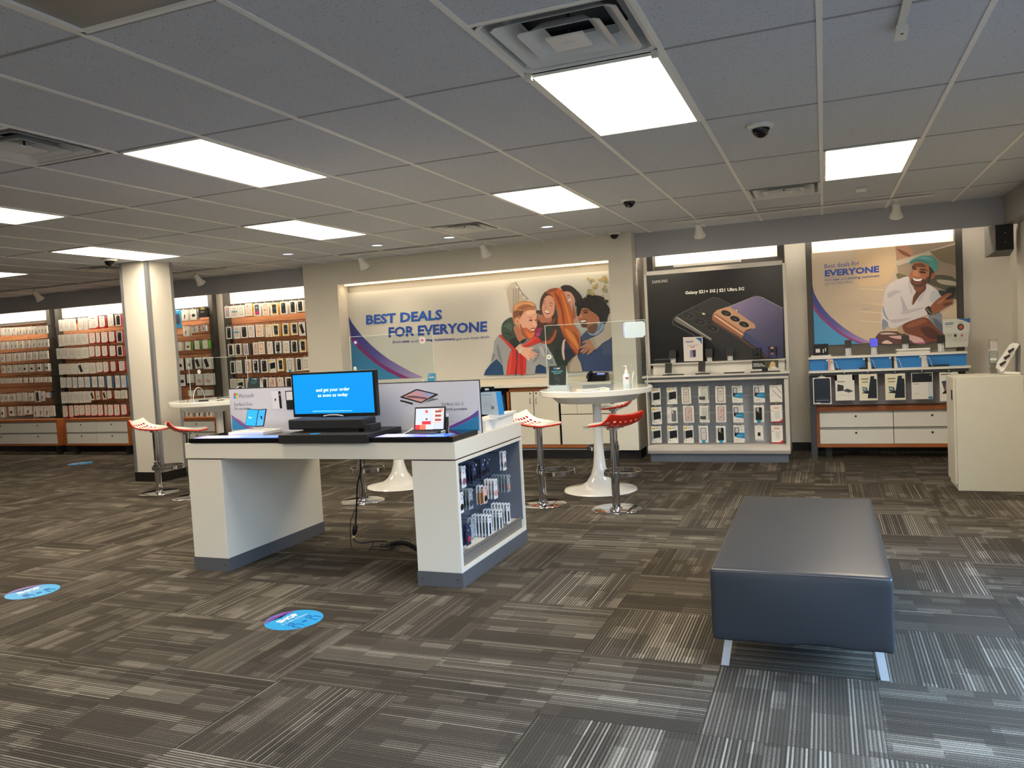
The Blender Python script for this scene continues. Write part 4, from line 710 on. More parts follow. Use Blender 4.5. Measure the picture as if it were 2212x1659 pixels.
for k, (l, r) in enumerate(((px(1106), px(1155)), (px(1156), px(1209)))):
    d = part(bl(l+.002, r-.002, Yc-.004, Yc+.016, za+.04, zb-.05, DOORM), 'door', t, bevel=.0015); hx = r-.035 if k == 0 else l+.035
    handle(d, hx, .70); m = MB(); n = 10; m.prism([(hx+.01*math.cos(i*.628), Yc-.008, .79+.01*math.sin(i*.628)) for i in range(n)], (0, .006, 0), LOCK); part(m, 'lock', d)
xm = px(1249)
for (l, r, z0, z1, hz_) in ((px(1213), xm, .535, .77, True), (xm, px(1322), .535, .77, True), (px(1213), px(1322), za+.04, .53, True)):
    d = part(bl(l+.002, r-.002, Yc-.004, Yc+.016, z0, z1-.004, DOORM), 'drawer', t, bevel=.0015); handle(d, (l+r)/2+.0, (z0+z1)/2+.03, True)
t = empty('end_panel', ((px(1332)-2.0)/2, 8.9, 0), 'white end panel of the alcove counter beside the phone display wall', 'panel')
part(bl(px(1330)+.004, -1.99, Yc-.03, Yc+.05, .11, .90, CT), 'panel', t, bevel=.002)
solo(MB().box(px(1030), px(1098)-.004, 9.04, 9.08, .13, .86, mat((26, 32, 44), .6)).box(px(1030), px(1040), Yc, 9.04, .13, .86, mat((40, 42, 48), .6)), 'open_cubby', 'dark open cubby in the counter left of the white cabinet doors', 'cubby')
for k, (x, z, w, h, c) in enumerate(((1068, .30, .13, .52, (46, 110, 156)), (1083, .42, .10, .36, (70, 130, 170)))):
    x = px(x); m = MB(); m.prism([(x-w/2, 8.92-k*.07, z), (x+w/2, 8.92-k*.07, z), (x+w/2-.02, 8.93-k*.07, z+h*.8), (x+.01, 8.94-k*.07, z+h), (x-w/2+.01, 8.93-k*.07, z+h*.85)], (0, .06, 0), mat(c, .25)); Art_ = None
    m.poly([(x-w*.3, 8.915-k*.07, z+h*.3), (x+w*.35, 8.915-k*.07, z+h*.35), (x+w*.3, 8.925-k*.07, z+h*.5), (x-w*.3, 8.925-k*.07, z+h*.42)], mat((206, 220, 228), .3))
    solo(m, 'shopping_bag', ['blue plastic bag in the dark cubby behind the boxes', 'lighter blue plastic bag nearest the white cabinet door'][k], 'bag', 'blue bags in the cubby')
solo(bl(ax0+.01, px(1030)-.003, Yc, Yc+.03, .13, .862, CT), 'counter_front', 'plain cream counter front panel below the left half of the banner', 'cabinet', bevel=.002)  # flat panel added to close the rest of the counter, no cabinet body
# desk phone on the counter
p = at(1296, 822, 8.95); t = empty('desk_phone', (p.x, 8.95, .905), 'black desk phone with lit display on the alcove countertop', 'telephone')
m = MB().prism([(p.x-.13, 8.86, .906), (p.x-.13, 8.9, .97), (p.x-.13, 9.02, 1.0), (p.x-.13, 9.04, .906)], (.22, 0, 0), BLACK); part(m, 'base', t, bevel=.004)
part(MB().tube([(p.x-.115, 8.84, .955), (p.x-.115, 8.87, .985), (p.x-.115, 9.0, 1.01), (p.x-.115, 9.03, .985)], .02, BLACK), 'handset', t)
part(MB().poly([(p.x-.03, 8.935, .985), (p.x+.06, 8.935, .985), (p.x+.06, 8.965, .993), (p.x-.03, 8.965, .993)], mat((170, 176, 255), .3, emit=.8)), 'display', t, label='lit lavender display')
# ================================================================ BLACK PHONE DISPLAY WALL
X0, X1 = -1.845, -.372
FR = mat((214, 208, 200), .3, .2)
t = empty('phone_display', ((X0+X1)/2, 8.9, 0), 'tall white phone display unit with a black poster and pegs of boxes', 'display unit')
part(bl(X0+.01, X1-.01, 8.68, 9.10, 0, .085, KICK), 'plinth', t, label='blue grey plinth')
m = MB(); pr = [(0, .085), (-.025, .095), (-.04, .13), (-.035, .165), (0, .18)]
m.prism([(X0-.01, 8.68+y, z) for y, z in pr]+[(X0-.01, 9.1, .18), (X0-.01, 9.1, .085)], (X1-X0+.02, 0, 0), FR); part(m, 'bumper', t, label='rounded white bumper')
m = MB(); m.box(X0-.012, X0+.002, 8.68, 9.1, .18, .885, FR).box(X1-.03, X1+.01, 8.68, 9.1, .18, .885, FR).box(X0+.012, X1-.03, 8.95, 9.1, .18, .885, mat((186, 192, 200), .5)).box(X0+.012, X1-.03, 8.69, 8.95, .18, .186, FR)
for z in (.50, .685, .862): m.box(X0+.03, X1-.03, 8.935, 8.95, z, z+.02, mat((206, 210, 216), .4))
part(m, 'case_body', t)
m = MB().box(X0-.035, X1+.03, 8.62, 9.1, .935, .955, FR).box(X0+.0, X1-.0, 8.66, 9.1, .91, .935, mat((140, 144, 150), .4)).box(X0-.015, X1+.015, 8.655, 9.1, .885, .91, FR)
part(m, 'counter', t, bevel=.003)
m = MB().box(X0+.03, X1-.03, 8.93, 9.1, .955, 1.065, mat((224, 222, 214), .3)).box(X0+.01, X1-.02, 8.88, 9.1, 1.065, 1.08, FR); part(m, 'ledge', t)
xa, xb = at(1401, 690, 9.06).x, at(1694, 690, 9.06).x
m = MB().box(xa-.035, xa+.0, 9.05, 9.12, .955, 2.105, FR).box(xb, xb+.035, 9.05, 9.12, .955, 2.105, FR).box(xa, xb, 9.05, 9.12, 2.085, 2.135, FR).box(xa-.035, xb+.035, 9.1, 9.14, .955, 2.105, FR)
part(m, 'poster_frame', t, bevel=.004)
m = MB(); m.box(xa, xb, 9.062, 9.07, 1.02, 2.085, mat((22, 24, 28), .22))
A = Art(m, 1390, 570, 6.6375, 9.062); 
A.shape([(440, 780), (455, 755), (480, 735), (740, 602), (960, 492), (1010, 478), (1080, 490), (1150, 520), (1275, 585), (1200, 615), (1000, 690), (985, 790), (1415, 1060), (1800, 1345), (1200, 1380), (970, 1100), (450, 820)], (38, 39, 42), False)
A.shape([(970, 1090), (1400, 1380), (1250, 1390), (1180, 1330), (960, 1120)], (28, 32, 44), False)
A.shape([(438, 790), (458, 755), (492, 760), (975, 1068), (968, 1105), (452, 822)], None, False, mat((120, 118, 116), .25)); A.shape([(460, 762), (482, 762), (972, 1075), (972, 1085)], (196, 190, 184), False)
for pp in ([(480, 736), (735, 600), (738, 604), (484, 742)], [(742, 604), (960, 492), (1010, 478), (1060, 484), (1060, 488), (1010, 483), (962, 497), (744, 608)], [(415, 800), (430, 770), (434, 772), (420, 802), (425, 860), (740, 1030), (738, 1036), (418, 864)], [(1060, 486), (1260, 578), (1256, 580), (1058, 490)]): A.shape(pp, (112, 110, 108), False)
for x, y, rx, ry in ((645, 742, 88, 50), (812, 832, 90, 52), (995, 925, 88, 52), (778, 668, 58, 30), (945, 765, 40, 32)): A.oval(x, y, rx, ry, (92, 90, 88) if x != 945 else (50, 50, 52), .25); A.oval(x-3, y-2, rx*.93, ry*.9, (20, 21, 24), .25); A.oval(x, y+4, rx*.4, ry*.38, (34, 36, 42), .25); A.oval(x, y+6, 4, 4, (170, 166, 160))
A.oval(862, 716, 24, 14, (232, 216, 176), .2)
A.shape([(1205, 617), (1560, 475), (1610, 462), (1660, 464), (1710, 480), (2000, 632), (2004, 1350), (1810, 1345), (1430, 1060), (1450, 980), (1560, 930), (1600, 880)], None, False, grad_mat('lavender_ink', [(0, (140, 128, 170)), (.5, (92, 88, 124)), (1, (44, 50, 84))], at(1390+1450/6.64, 570+560/6.64, 9.06), at(1390+1900/6.64, 570+1350/6.64, 9.06)))
A.shape([(1205, 617), (1560, 475), (1610, 462), (1660, 464), (1710, 480), (2000, 632), (2000, 640), (1705, 490), (1660, 471), (1612, 469), (1562, 482), (1215, 622)], (190, 178, 190), False)
A.shape([(1440, 985), (1480, 990), (1830, 1240), (1960, 1340), (1810, 1348), (1412, 1052)], (66, 72, 116), False)
A.shape([(990, 740), (1010, 700), (1060, 660), (1200, 616), (1245, 622), (1590, 862), (1606, 900), (1596, 925), (1535, 930), (1470, 955), (1440, 985), (1412, 1052), (1000, 800)], (206, 158, 126), False)
A.shape([(988, 745), (1020, 715), (1050, 720), (1445, 985), (1412, 1052), (1430, 1078), (1000, 820), (980, 785)], (160, 106, 78), False); A.shape([(1005, 745), (1030, 735), (1432, 1010), (1425, 1030)], (236, 196, 164), False)
A.shape([(985, 800), (1000, 815), (1430, 1078), (1800, 1345), (1740, 1345), (1400, 1100), (1000, 850)], (84, 62, 54), False)
for x, y in ((1190, 710), (1318, 790), (1447, 870)): A.oval(x, y, 80, 42, (244, 206, 176), .3); A.oval(x-4, y-2, 76, 40, (22, 22, 26), .3); A.oval(x-2, y+4, 30, 16, (44, 44, 52), .3); A.oval(x, y+6, 4, 4, (220, 210, 200))
A.oval(1332, 668, 28, 17, (150, 120, 112), .3); A.oval(1334, 670, 16, 11, (240, 220, 186), .3)
A.text('SAMSUNG', (121, 283), (346, 264), 44, (226, 224, 218), .035); A.text('Galaxy S21+ 5G | S21 Ultra 5G', (597, 452), (1445, 392), 60, (240, 238, 232), .035)
for k in range(2): A.bar(150, 1372+k*9, 400, 1360+k*9, 3, (150, 150, 150))
part(m, 'poster', t, label='black poster of two tilted phones')
m = MB().box(at(1413, 560, 9.35).x, at(1680, 560, 9.35).x, 9.33, 9.345, 2.20, 2.50, mat((240, 238, 230), .5)); part(m, 'header_panel', t, label='bright white header board')
for x in (at(1408, 560, 9.3).x, at(1688, 560, 9.3).x): part(bl(x-.035, x+.035, 9.16, 9.32, .955, 2.5, UPR), 'upright', t)
part(bl(at(1408, 560, 9.3).x, at(1688, 560, 9.3).x, 9.28, 9.33, 2.14, 2.20, UPR), 'rail', t)
part(bl(at(1455, 580, 9.2).x, at(1600, 560, 9.2).x, 9.19, 9.25, 2.168, 2.19, mat((230, 226, 216), .3)), 'lamp_bar', t, label='slim white lamp bar')
area('display_lamp', ((X0+X1)/2, YS+.08, 2.45), 1.8, .05, 20*COVE, (1, .86, .68), (math.radians(14), 0, 0))
pd = t
Z6 = (1400, 800, 6.9125)
S_ = [[(40, 265, 181, 515, 'ottb'), (275, 255, 430, 505, 'ottb'), (492, 250, 636, 498, 'clear'), (743, 235, 905, 487, 'glitter'), (1000, 235, 1158, 487, 'clear'), (1248, 230, 1408, 482, 'teal'), (1568, 225, 1740, 480, 'teal'), (1808, 218, 2000, 475, 'cable')],
 [(42, 550, 195, 808, 'ottb'), (282, 553, 438, 788, 'greyp'), (516, 532, 680, 780, 'floral'), (760, 530, 912, 778, 'glitter'), (1008, 520, 1166, 775, 'floral'), (1260, 522, 1422, 780, 'teal'), (1570, 520, 1730, 780, 'lifep', 'b'), (1822, 517, 2003, 778, 'red', 'r')],
 [(40, 835, 192, 1085, 'ottb'), (280, 832, 440, 1088, 'ottb'), (518, 828, 672, 1085, 'ottb'), (745, 825, 895, 1083, 'clearb', 'b'), (1008, 827, 1160, 1083, 'lifep', 'b'), (1272, 822, 1440, 1080, 'teal'), (1590, 830, 1718, 1040, 'chip'), (1832, 822, 2008, 1090, 'red', 'r')]]
for i, r in enumerate(S_): hang_row(pd, r, *Z6, 8.77, 8.94, i, 'phone display', 'boxes under the black phone poster', depth=.03, rowname=['top row', 'middle row', 'bottom row'][i])
# devices on its ledge and counter
def phone_on_stand(px_, py, w, h, lb, Y, zb, scr=(16, 17, 19), tilt=.35, emit=0., cat='phone', grp='demo phones on metal stands'):
    """px_,py: middle of the phone in the picture; zb: the surface it stands on"""
    p = at(px_, py, Y); t = empty('demo_phone', (p.x, Y, zb), lb, cat, grp)
    m = MB(); m.box(p.x-.028, p.x+.028, Y+.008, Y+.04, zb+.001, max(zb+.02, p.z-h/2+.02), mat((206, 206, 204), .3, .5)); m.tube([(p.x, Y+.01, zb+.01), (p.x, Y+.012, p.z)], .012, WHITE); part(m, 'stand', t, label='silver stand')
    q = MB(); s, c = math.sin(tilt), math.cos(tilt)
    q.add([(p.x+a*w/2, Y-.012+b*h/2*s+d*c*.008, p.z+b*h/2*c-d*s*.008) for d in (0, 1) for b in (-1, 1) for a in (-1, 1)], [(0, 1, 3, 2), (4, 6, 7, 5), (0, 4, 5, 1), (2, 3, 7, 6), (0, 2, 6, 4), (1, 5, 7, 3)], DARK)
    q.add([(p.x+a*w*.46, Y-.0126+b*h*.47*s, p.z+b*h*.47*c) for b in (-1, 1) for a in (-1, 1)], [(0, 1, 3, 2)], mat(scr if emit else tuple(v*.5 for v in scr), .55, emit=emit)); part(q, 'phone_body', t); return t
Z8 = (1390, 570, 6.6375)
def z8(x, y): return 1390+x/6.6375, 570+y/6.6375
for x, y, lb in ((419, 1296, 'black demo phone on the upper ledge left of the FREE sign'), (940, 1275, 'brownish demo phone on the upper ledge right of the FREE sign'), (1238, 1255, 'demo phone on the upper ledge with a light streak across its screen')): phone_on_stand(*z8(x, y), .075, .095, lb, 8.97, 1.08, (40, 34, 30) if x > 500 else (14, 14, 16))
for x, y, lb in ((360, 1492, 'dark demo phone on the white counter below the black poster, at its left'), (838, 1470, 'dark demo phone at the middle of the white counter below the black poster')): phone_on_stand(*z8(x, y), .075, .11, lb, 8.78, .955)
def sign_board(pxq, Y, rgb, name, lb, cat, art=None, th=.006, stand=None):
    m = MB(); q = [at(x, y, Y) for x, y in pxq]; m.prism(q, (0, th, 0), mat(rgb, .35)); 
    if art: art(m)
    return solo(m, name, lb, cat)
def art1(m):
    A = Art(m, *Z8, 8.93); A.shape([(745, 1062), (836, 1056), (838, 1160), (810, 1110)], (34, 96, 160), False); A.bar(605, 1112, 715, 1106, 8, (50, 70, 130)); A.bar(605, 1124, 705, 1118, 7, (110, 90, 150)); A.bar(622, 1170, 785, 1162, 5, (120, 120, 130)); A.text('FREE', (672, 1204), (738, 1201), 18, (196, 40, 60), .03)
    A.shape([(664, 1240), (750, 1232), (752, 1335), (668, 1342)], (150, 136, 176), False); A.shape([(700, 1236), (750, 1232), (752, 1335), (715, 1340)], (60, 56, 80), False)
sign_board([z8(567, 1052), z8(848, 1044), z8(852, 1392), z8(582, 1398)], 8.93, (222, 216, 212), 'promo_sign', 'white upright sign reading FREE on the ledge of the phone display', 'sign', art1)
def art2(m):
    A = Art(m, *Z8, 8.76); A.text('VEHICLES', (1572, 1452), (1705, 1446), 18, (226, 226, 226), .03); A.text('CONNECTED', (1572, 1476), (1742, 1470), 18, (226, 226, 226), .03); A.bar(1572, 1426, 1660, 1423, 5, (170, 170, 170))
    A.shape([(1740, 1400), (1930, 1392), (1934, 1500), (1740, 1505)], (70, 72, 52), False); A.shape([(1800, 1480), (1825, 1410), (1860, 1398), (1890, 1420), (1895, 1470), (1925, 1500), (1790, 1504)], (196, 170, 110)); A.oval(1850, 1440, 24, 30, (226, 180, 150)); A.shape([(1840, 1456), (1862, 1456), (1852, 1464)], (180, 60, 60)); A.shape([(1830, 1500), (1850, 1465), (1895, 1480), (1930, 1502)], (206, 220, 226))
sign_board([z8(1555, 1388), z8(1932, 1380), z8(1936, 1508), z8(1560, 1512)], 8.76, (34, 35, 36), 'counter_sign', 'black sign reading VEHICLES CONNECTED on the phone display counter', 'sign', art2)
q = at(*z8(1745, 1530), 8.76); solo(bl(q.x-.20, q.x+.19, 8.73, 8.80, .9555, .985, FR).box(q.x-.03, q.x+.03, 8.724, 8.73, .96, .995, BLACK), 'sign_holder', 'white metal holder under the VEHICLES CONNECTED sign', 'holder')
for k, (x0_, x1_, y_) in enumerate(((275, 575, 1595), (745, 950, 1572), (1155, 1440, 1560), (1535, 1960, 1558))):
    a, b = at(*z8(x0_, y_), 8.68), at(*z8(x1_, y_), 8.68); solo(bl(a.x, b.x, 8.665, 8.72, .9555, .966, BLACK), 'price_tablet', ['flat black price plate before the left-hand counter phone', 'flat black price plate before the middle counter phone', 'flat black price plate between middle phone and VEHICLES sign', 'flat black price plate in front of the VEHICLES CONNECTED sign'][k], 'price plate', 'flat black plates on the phone counter')
for x, y, c, lb in ((1630, 1260, (24, 24, 26), 'black smartwatch looped over a stand on the phone display ledge'), (1845, 1245, (216, 150, 130), 'pink-strapped smartwatch on a stand near the right end of the phone display ledge')):
    p = at(*z8(x, y), 8.97); t = empty('demo_watch', (p.x, 8.97, 1.08), lb, 'watch'); part(MB().box(p.x-.045, p.x+.045, 8.95, 9.0, 1.081, 1.09, BLACK).tube([(p.x-.04, 8.985, 1.085), (p.x-.04, 8.985, p.z+.04), (p.x+.04, 8.985, p.z+.04), (p.x+.04, 8.985, 1.085)], .005, BLACK), 'stand', t)
    n = 18; mm = MB(); vs = []
    for i in range(n):
        a = 2*math.pi*i/n
        for s_ in (-.013, .013): vs.append((p.x+s_, 8.968+.022*math.cos(a), p.z+.042*math.sin(a)))
    mm.add(vs, [(2*i, 2*i+1, (2*i+3) % (2*n), (2*i+2) % (2*n)) for i in range(n)], mat(c, .4)); part(mm, 'strap', t, label='pink strap' if c[0] > 100 else None); part(bl(p.x-.019, p.x+.019, 8.936, 8.944, p.z-.02, p.z+.02, BLACK), 'watch_case', t)
#@@P5
# ================================================================ DISPLAY OF WATCHES AND PHONES UNDER THE MAN IN A CAP
YR = 9.20
xa, xb = at(1756, 640, YR).x, at(2066, 640, YR).x
t = empty('watch_display', ((xa+xb)/2, 9.2, 0), 'dark framed display under the poster of a man in a teal cap', 'display unit')
for x, l in ((at(1750, 640, 9.24).x, 0), (at(2073, 640, 9.24).x, 1)): part(bl(x-.033, x+.033, 9.22, 9.30, 0 if not l else .0, 2.42, UPR), 'upright', t)
part(bl(xa, xb, 9.31, 9.325, 2.17, 2.50, mat((240, 238, 230), .5)), 'header_panel', t, label='bright white header board')
area('display_lamp', ((xa+xb)/2, YS+.08, 2.45), 1.8, .05, 20*COVE, (1, .86, .68), (math.radians(14), 0, 0))
part(bl(xa, xb, YR+.02, YR+.06, 1.10, 1.19, mat((96, 92, 84), .5)), 'rail', t)
zt, zl = at(1756, 547, YR).z, at(1760, 746, YR).z
m = MB(); m.box(xa, xb, YR, YR+.012, zl, zt, mat((212, 192, 168), .4)); A = Art(m, 1740, 510, 5.978, YR); A.xmax, A.xmin, A.zmax = xb, xa, zt
A.shape([(720, 170), (1160, 130), (1180, 330), (1050, 600), (700, 640), (640, 400)], (224, 196, 158)); A.shape([(1160, 130), (1955, 62), (1960, 640), (1900, 900), (1600, 700), (1200, 560)], (168, 150, 130), False)
A.shape([(1170, 150), (1260, 110), (1400, 200), (1310, 290), (1200, 300)], (200, 150, 120)); A.shape([(1180, 160), (1300, 210), (1370, 260), (1340, 270), (1240, 230)], (150, 92, 66)); A.shape([(1140, 330), (1600, 190), (1960, 80), (1960, 140), (1500, 280), (1200, 380)], (206, 194, 176), False)
A.shape([(1600, 200), (1955, 110), (1955, 380), (1750, 330)], (140, 124, 100), False); A.shape([(1580, 590), (1700, 500), (1960, 560), (1960, 820), (1800, 700), (1640, 640)], (92, 88, 72)); A.shape([(1180, 480), (1320, 520), (1240, 560), (1190, 550)], (120, 116, 84)); A.shape([(1700, 560), (1960, 590), (1960, 640), (1760, 620)], (190, 180, 160))
for y in (690, 880, 990, 1110): A.shape([(690, y-20), (1010, y), (1010, y+9), (690, y-14)], (240, 220, 190), False)
A.shape([(84, 640), (110, 730), (150, 810), (200, 890), (260, 970), (330, 1045), (410, 1115), (500, 1185), (640, 1275), (740, 1325), (850, 1372), (760, 1382), (640, 1340), (500, 1270), (380, 1185), (280, 1095), (190, 1000), (130, 920), (90, 850)], None, False, grad_mat('poster_blue', [(0, (40, 66, 160)), (.5, (96, 90, 168)), (1, (170, 140, 190))], A.P(100, 800), A.P(800, 1360)))
A.shape([(90, 850), (130, 920), (190, 1000), (280, 1095), (380, 1185), (500, 1270), (640, 1340), (760, 1382), (690, 1386), (560, 1335), (430, 1260), (310, 1165), (200, 1065), (120, 970), (92, 920)], (150, 62, 132), False)
A.shape([(92, 920), (120, 970), (200, 1065), (310, 1165), (430, 1260), (560, 1335), (710, 1392), (105, 1415)], (76, 160, 214), False)
BLU = (56, 78, 168)
A.text('Best deals for', (246, 418), (695, 372), 56, BLU); A.text('EVERYONE', (250, 524), (952, 468), 84, (34, 74, 186), .04); A.text('Both', (250, 584), (342, 578), 32, (110, 116, 176)); A.text('new', (357, 577), (440, 571), 24, (70, 84, 172), .02); A.text('and', (458, 569), (526, 564), 32, (110, 116, 176)); A.text('existing customers', (543, 568), (953, 535), 38, (84, 96, 176), .02); A.text('get our best deals.', (250, 640), (617, 612), 42, (110, 116, 176))
A.text('"Thank you for trusting current', (378, 900), (855, 880), 36, (196, 190, 186)); A.text('customers like new customers."', (378, 945), (858, 918), 34, (196, 190, 186)); A.text('- Steve S.', (728, 958), (845, 950), 22, (150, 160, 186), .02)
# seated man: jeans, leg, shirt, head, hand
A.shape([(1590, 1030), (1700, 960), (1780, 1060), (1790, 1290), (1680, 1170), (1610, 1090)], (136, 144, 156)); A.shape([(1640, 1060), (1730, 1100), (1790, 1200), (1790, 1290), (1690, 1170)], (96, 106, 124))
A.shape([(1760, 1040), (1960, 1060), (1962, 1380), (1790, 1385), (1780, 1200)], (196, 184, 168), False)
A.shape([(900, 1330), (930, 1270), (980, 1235), (1100, 1228), (1240, 1240), (1340, 1288), (1480, 1300), (1560, 1385), (1200, 1392), (930, 1388)], (96, 66, 60)); A.shape([(1080, 1300), (1130, 1290), (1250, 1285), (1380, 1290), (1500, 1310), (1550, 1385), (1420, 1388), (1330, 1330), (1200, 1330)], (220, 180, 180)); A.shape([(985, 1385), (1040, 1345), (1090, 1360), (1120, 1390)], (226, 196, 190)); A.shape([(960, 1255), (1080, 1245), (1180, 1265), (1000, 1270)], (214, 190, 180))
A.shape([(1330, 1385), (1500, 1375), (1720, 1330), (1720, 1345), (1500, 1390)], (150, 62, 132), False)
A.shape([(1180, 1215), (1250, 1150), (1300, 1240), (1240, 1262)], (186, 160, 132))
A.shape([(1255, 1150), (1400, 1085), (1530, 1050), (1600, 1080), (1680, 1170), (1770, 1270), (1795, 1340), (1720, 1350), (1560, 1372), (1500, 1320), (1400, 1285), (1290, 1250)], (122, 68, 48)); A.shape([(1290, 1160), (1400, 1100), (1520, 1070), (1570, 1100), (1480, 1140), (1360, 1180)], (150, 88, 60)); A.shape([(1480, 1180), (1620, 1180), (1740, 1290), (1640, 1330), (1540, 1280)], (86, 48, 40))
SH = (222, 216, 222)
A.shape([(1100, 605), (1180, 565), (1320, 520), (1350, 590), (1400, 690), (1425, 720), (1385, 790), (1372, 900), (1440, 790), (1500, 740), (1545, 690), (1565, 620), (1650, 660), (1720, 720), (1770, 790), (1700, 850), (1640, 880), (1610, 940), (1560, 960), (1572, 1010), (1480, 1050), (1340, 1100), (1240, 1150), (1150, 1190), (1090, 1180), (1060, 1150), (1010, 1220), (980, 1200), (978, 1080), (985, 960), (1000, 860), (1015, 760), (1050, 660)], SH)
for pts, c in (([(1230, 800), (1250, 900), (1260, 960), (1320, 960), (1300, 900), (1240, 780)], (186, 184, 198)), ([(1000, 900), (1040, 1020), (1080, 1090), (1040, 1060), (1000, 980)], (150, 160, 180)), ([(1000, 1070), (1060, 1110), (1060, 1160), (1000, 1215), (985, 1150)], (140, 150, 166)), ([(1240, 970), (1400, 940), (1540, 920), (1430, 970), (1260, 1010)], (198, 194, 204)), ([(1060, 740), (1160, 700), (1240, 720), (1180, 740), (1080, 800)], (200, 192, 204)),
    ([(1100, 1080), (1240, 1070), (1380, 1050), (1260, 1100), (1120, 1120)], (196, 192, 204)), ([(1650, 700), (1740, 760), (1640, 860), (1600, 800)], (198, 204, 214)), ([(1450, 790), (1540, 720), (1560, 640), (1530, 760), (1470, 850)], (196, 198, 210)), ([(1340, 560), (1380, 700), (1370, 760), (1330, 640)], (198, 198, 208))): A.shape(pts, c)
A.shape([(1400, 655), (1540, 620), (1552, 690), (1480, 760), (1430, 830), (1385, 890), (1392, 790), (1428, 715)], (104, 62, 46)); A.shape([(1420, 660), (1530, 640), (1500, 700), (1440, 720)], (134, 82, 58))
A.shape([(1385, 350), (1450, 325), (1540, 345), (1610, 395), (1640, 470), (1670, 475), (1672, 510), (1655, 545), (1620, 555), (1570, 595), (1530, 640), (1480, 660), (1430, 655), (1380, 630), (1352, 570), (1340, 500), (1372, 445), (1378, 390)], (178, 116, 82))
A.shape([(1600, 385), (1660, 455), (1650, 480), (1620, 530), (1600, 600), (1575, 590), (1600, 480)], (64, 48, 40)); A.oval(1645, 505, 22, 32, (166, 100, 72), .3)
A.shape([(1352, 575), (1365, 590), (1375, 540), (1395, 600), (1440, 615), (1490, 600), (1515, 550), (1545, 560), (1580, 520), (1585, 580), (1530, 642), (1480, 662), (1430, 656), (1380, 632)], (92, 62, 50)); A.shape([(1380, 535), (1440, 552), (1508, 545), (1490, 590), (1440, 606), (1396, 590)], (110, 40, 40)); A.shape([(1385, 538), (1440, 555), (1505, 548), (1485, 578), (1430, 582), (1395, 566)], (250, 248, 246))
A.shape([(1378, 400), (1430, 420), (1425, 436), (1385, 424)], (56, 36, 30)); A.shape([(1470, 455), (1510, 450), (1560, 470), (1530, 482), (1480, 474)], (56, 36, 30)); A.shape([(1480, 425), (1540, 425), (1590, 455), (1540, 442), (1485, 440)], (50, 32, 28)); A.shape([(1378, 380), (1430, 396), (1428, 408), (1380, 396)], (50, 32, 28))
A.shape([(1400, 450), (1440, 440), (1480, 510), (1450, 525), (1400, 510), (1385, 490)], (206, 140, 100)); A.shape([(1400, 360), (1500, 350), (1560, 400), (1480, 400), (1410, 385)], (120, 72, 54))
A.shape([(1340, 355), (1350, 325), (1380, 300), (1450, 268), (1530, 250), (1620, 260), (1690, 300), (1715, 365), (1705, 425), (1672, 467), (1640, 430), (1600, 385), (1540, 350), (1450, 328), (1395, 345), (1362, 366)], (92, 168, 166)); A.shape([(1350, 330), (1440, 300), (1540, 318), (1620, 370), (1540, 345), (1450, 328), (1390, 344), (1360, 362)], (66, 136, 138)); A.shape([(1470, 280), (1560, 265), (1650, 300), (1600, 310), (1520, 290)], (120, 190, 186))
A.shape([(1800, 710), (1850, 658), (1956, 666), (1900, 832), (1780, 832)], (34, 34, 38), False); A.shape([(1720, 700), (1830, 720), (1790, 790), (1740, 760)], (44, 52, 50))
A.shape([(1608, 925), (1680, 835), (1760, 775), (1850, 735), (1886, 738), (1880, 760), (1820, 800), (1800, 822), (1850, 815), (1912, 800), (1914, 815), (1870, 850), (1905, 855), (1890, 880), (1800, 925), (1700, 992), (1640, 1002)], (150, 92, 64)); A.shape([(1780, 870), (1860, 860), (1900, 845), (1870, 880), (1790, 900)], (104, 62, 46)); A.shape([(1700, 850), (1800, 790), (1850, 760), (1790, 830), (1720, 880)], (182, 118, 84))
A.shape([(1543, 932), (1600, 903), (1622, 950), (1636, 1000), (1592, 1018), (1560, 970)], (52, 44, 44)); 
for k in range(4): A.oval(1562+k*16, 938+k*18, 9, 8, (170, 160, 150))
A.bar(270, 1408, 350, 1403, 5, (70, 90, 130)); A.bar(370, 1400, 820, 1376, 2, (90, 120, 160))
part(m, 'poster', t, label='poster of a laughing man in a teal cap holding a phone')
# counters
c0, c1 = at(1747, 795, 9.0).x, at(2093, 790, 9.0).x
PW = mat((232, 230, 224), .25)
m = MB().box(c0, c1, 8.86, 9.22, .915, .935, PW).box(c0+.01, c1-.02, 8.88, 9.22, .885, .915, mat((58, 60, 64), .4)); part(m, 'counter', t, bevel=.002)
d0, d1 = at(1748, 770, 9.02).x, at(2088, 770, 9.02).x
part(bl(d0, d1, 9.03, 9.2, .935, 1.055, mat((44, 130, 206), .4)), 'blue_band', t, label='bright blue printed band'); part(bl(d0-.01, d1+.005, 8.99, 9.2, 1.055, 1.075, PW), 'ledge', t)
part(bl(c0+.04, at(2068, 850, 9.1).x, 9.06, 9.09, .56, .885, mat((150, 148, 156), .35)), 'back_board', t, label='grey panel behind the tablet cases')
for x in (c0+.03,): part(bl(x-.03, x+.03, 8.952, 8.976, 0, .885, mat((70, 72, 78), .4)), 'front_post', t)
wd = t
drawer_cabinet(at(1763, 930, 8.98).x, at(2110, 930, 8.98).x, .115, .545, 8.98, 9.19, 2, 'drawer cabinet under the tablet cases, below the poster of the capped man', .035)
Z7 = (1735, 680, 4.6373)
def z7(x, y): return 1735+x/4.6373, 680+y/4.6373
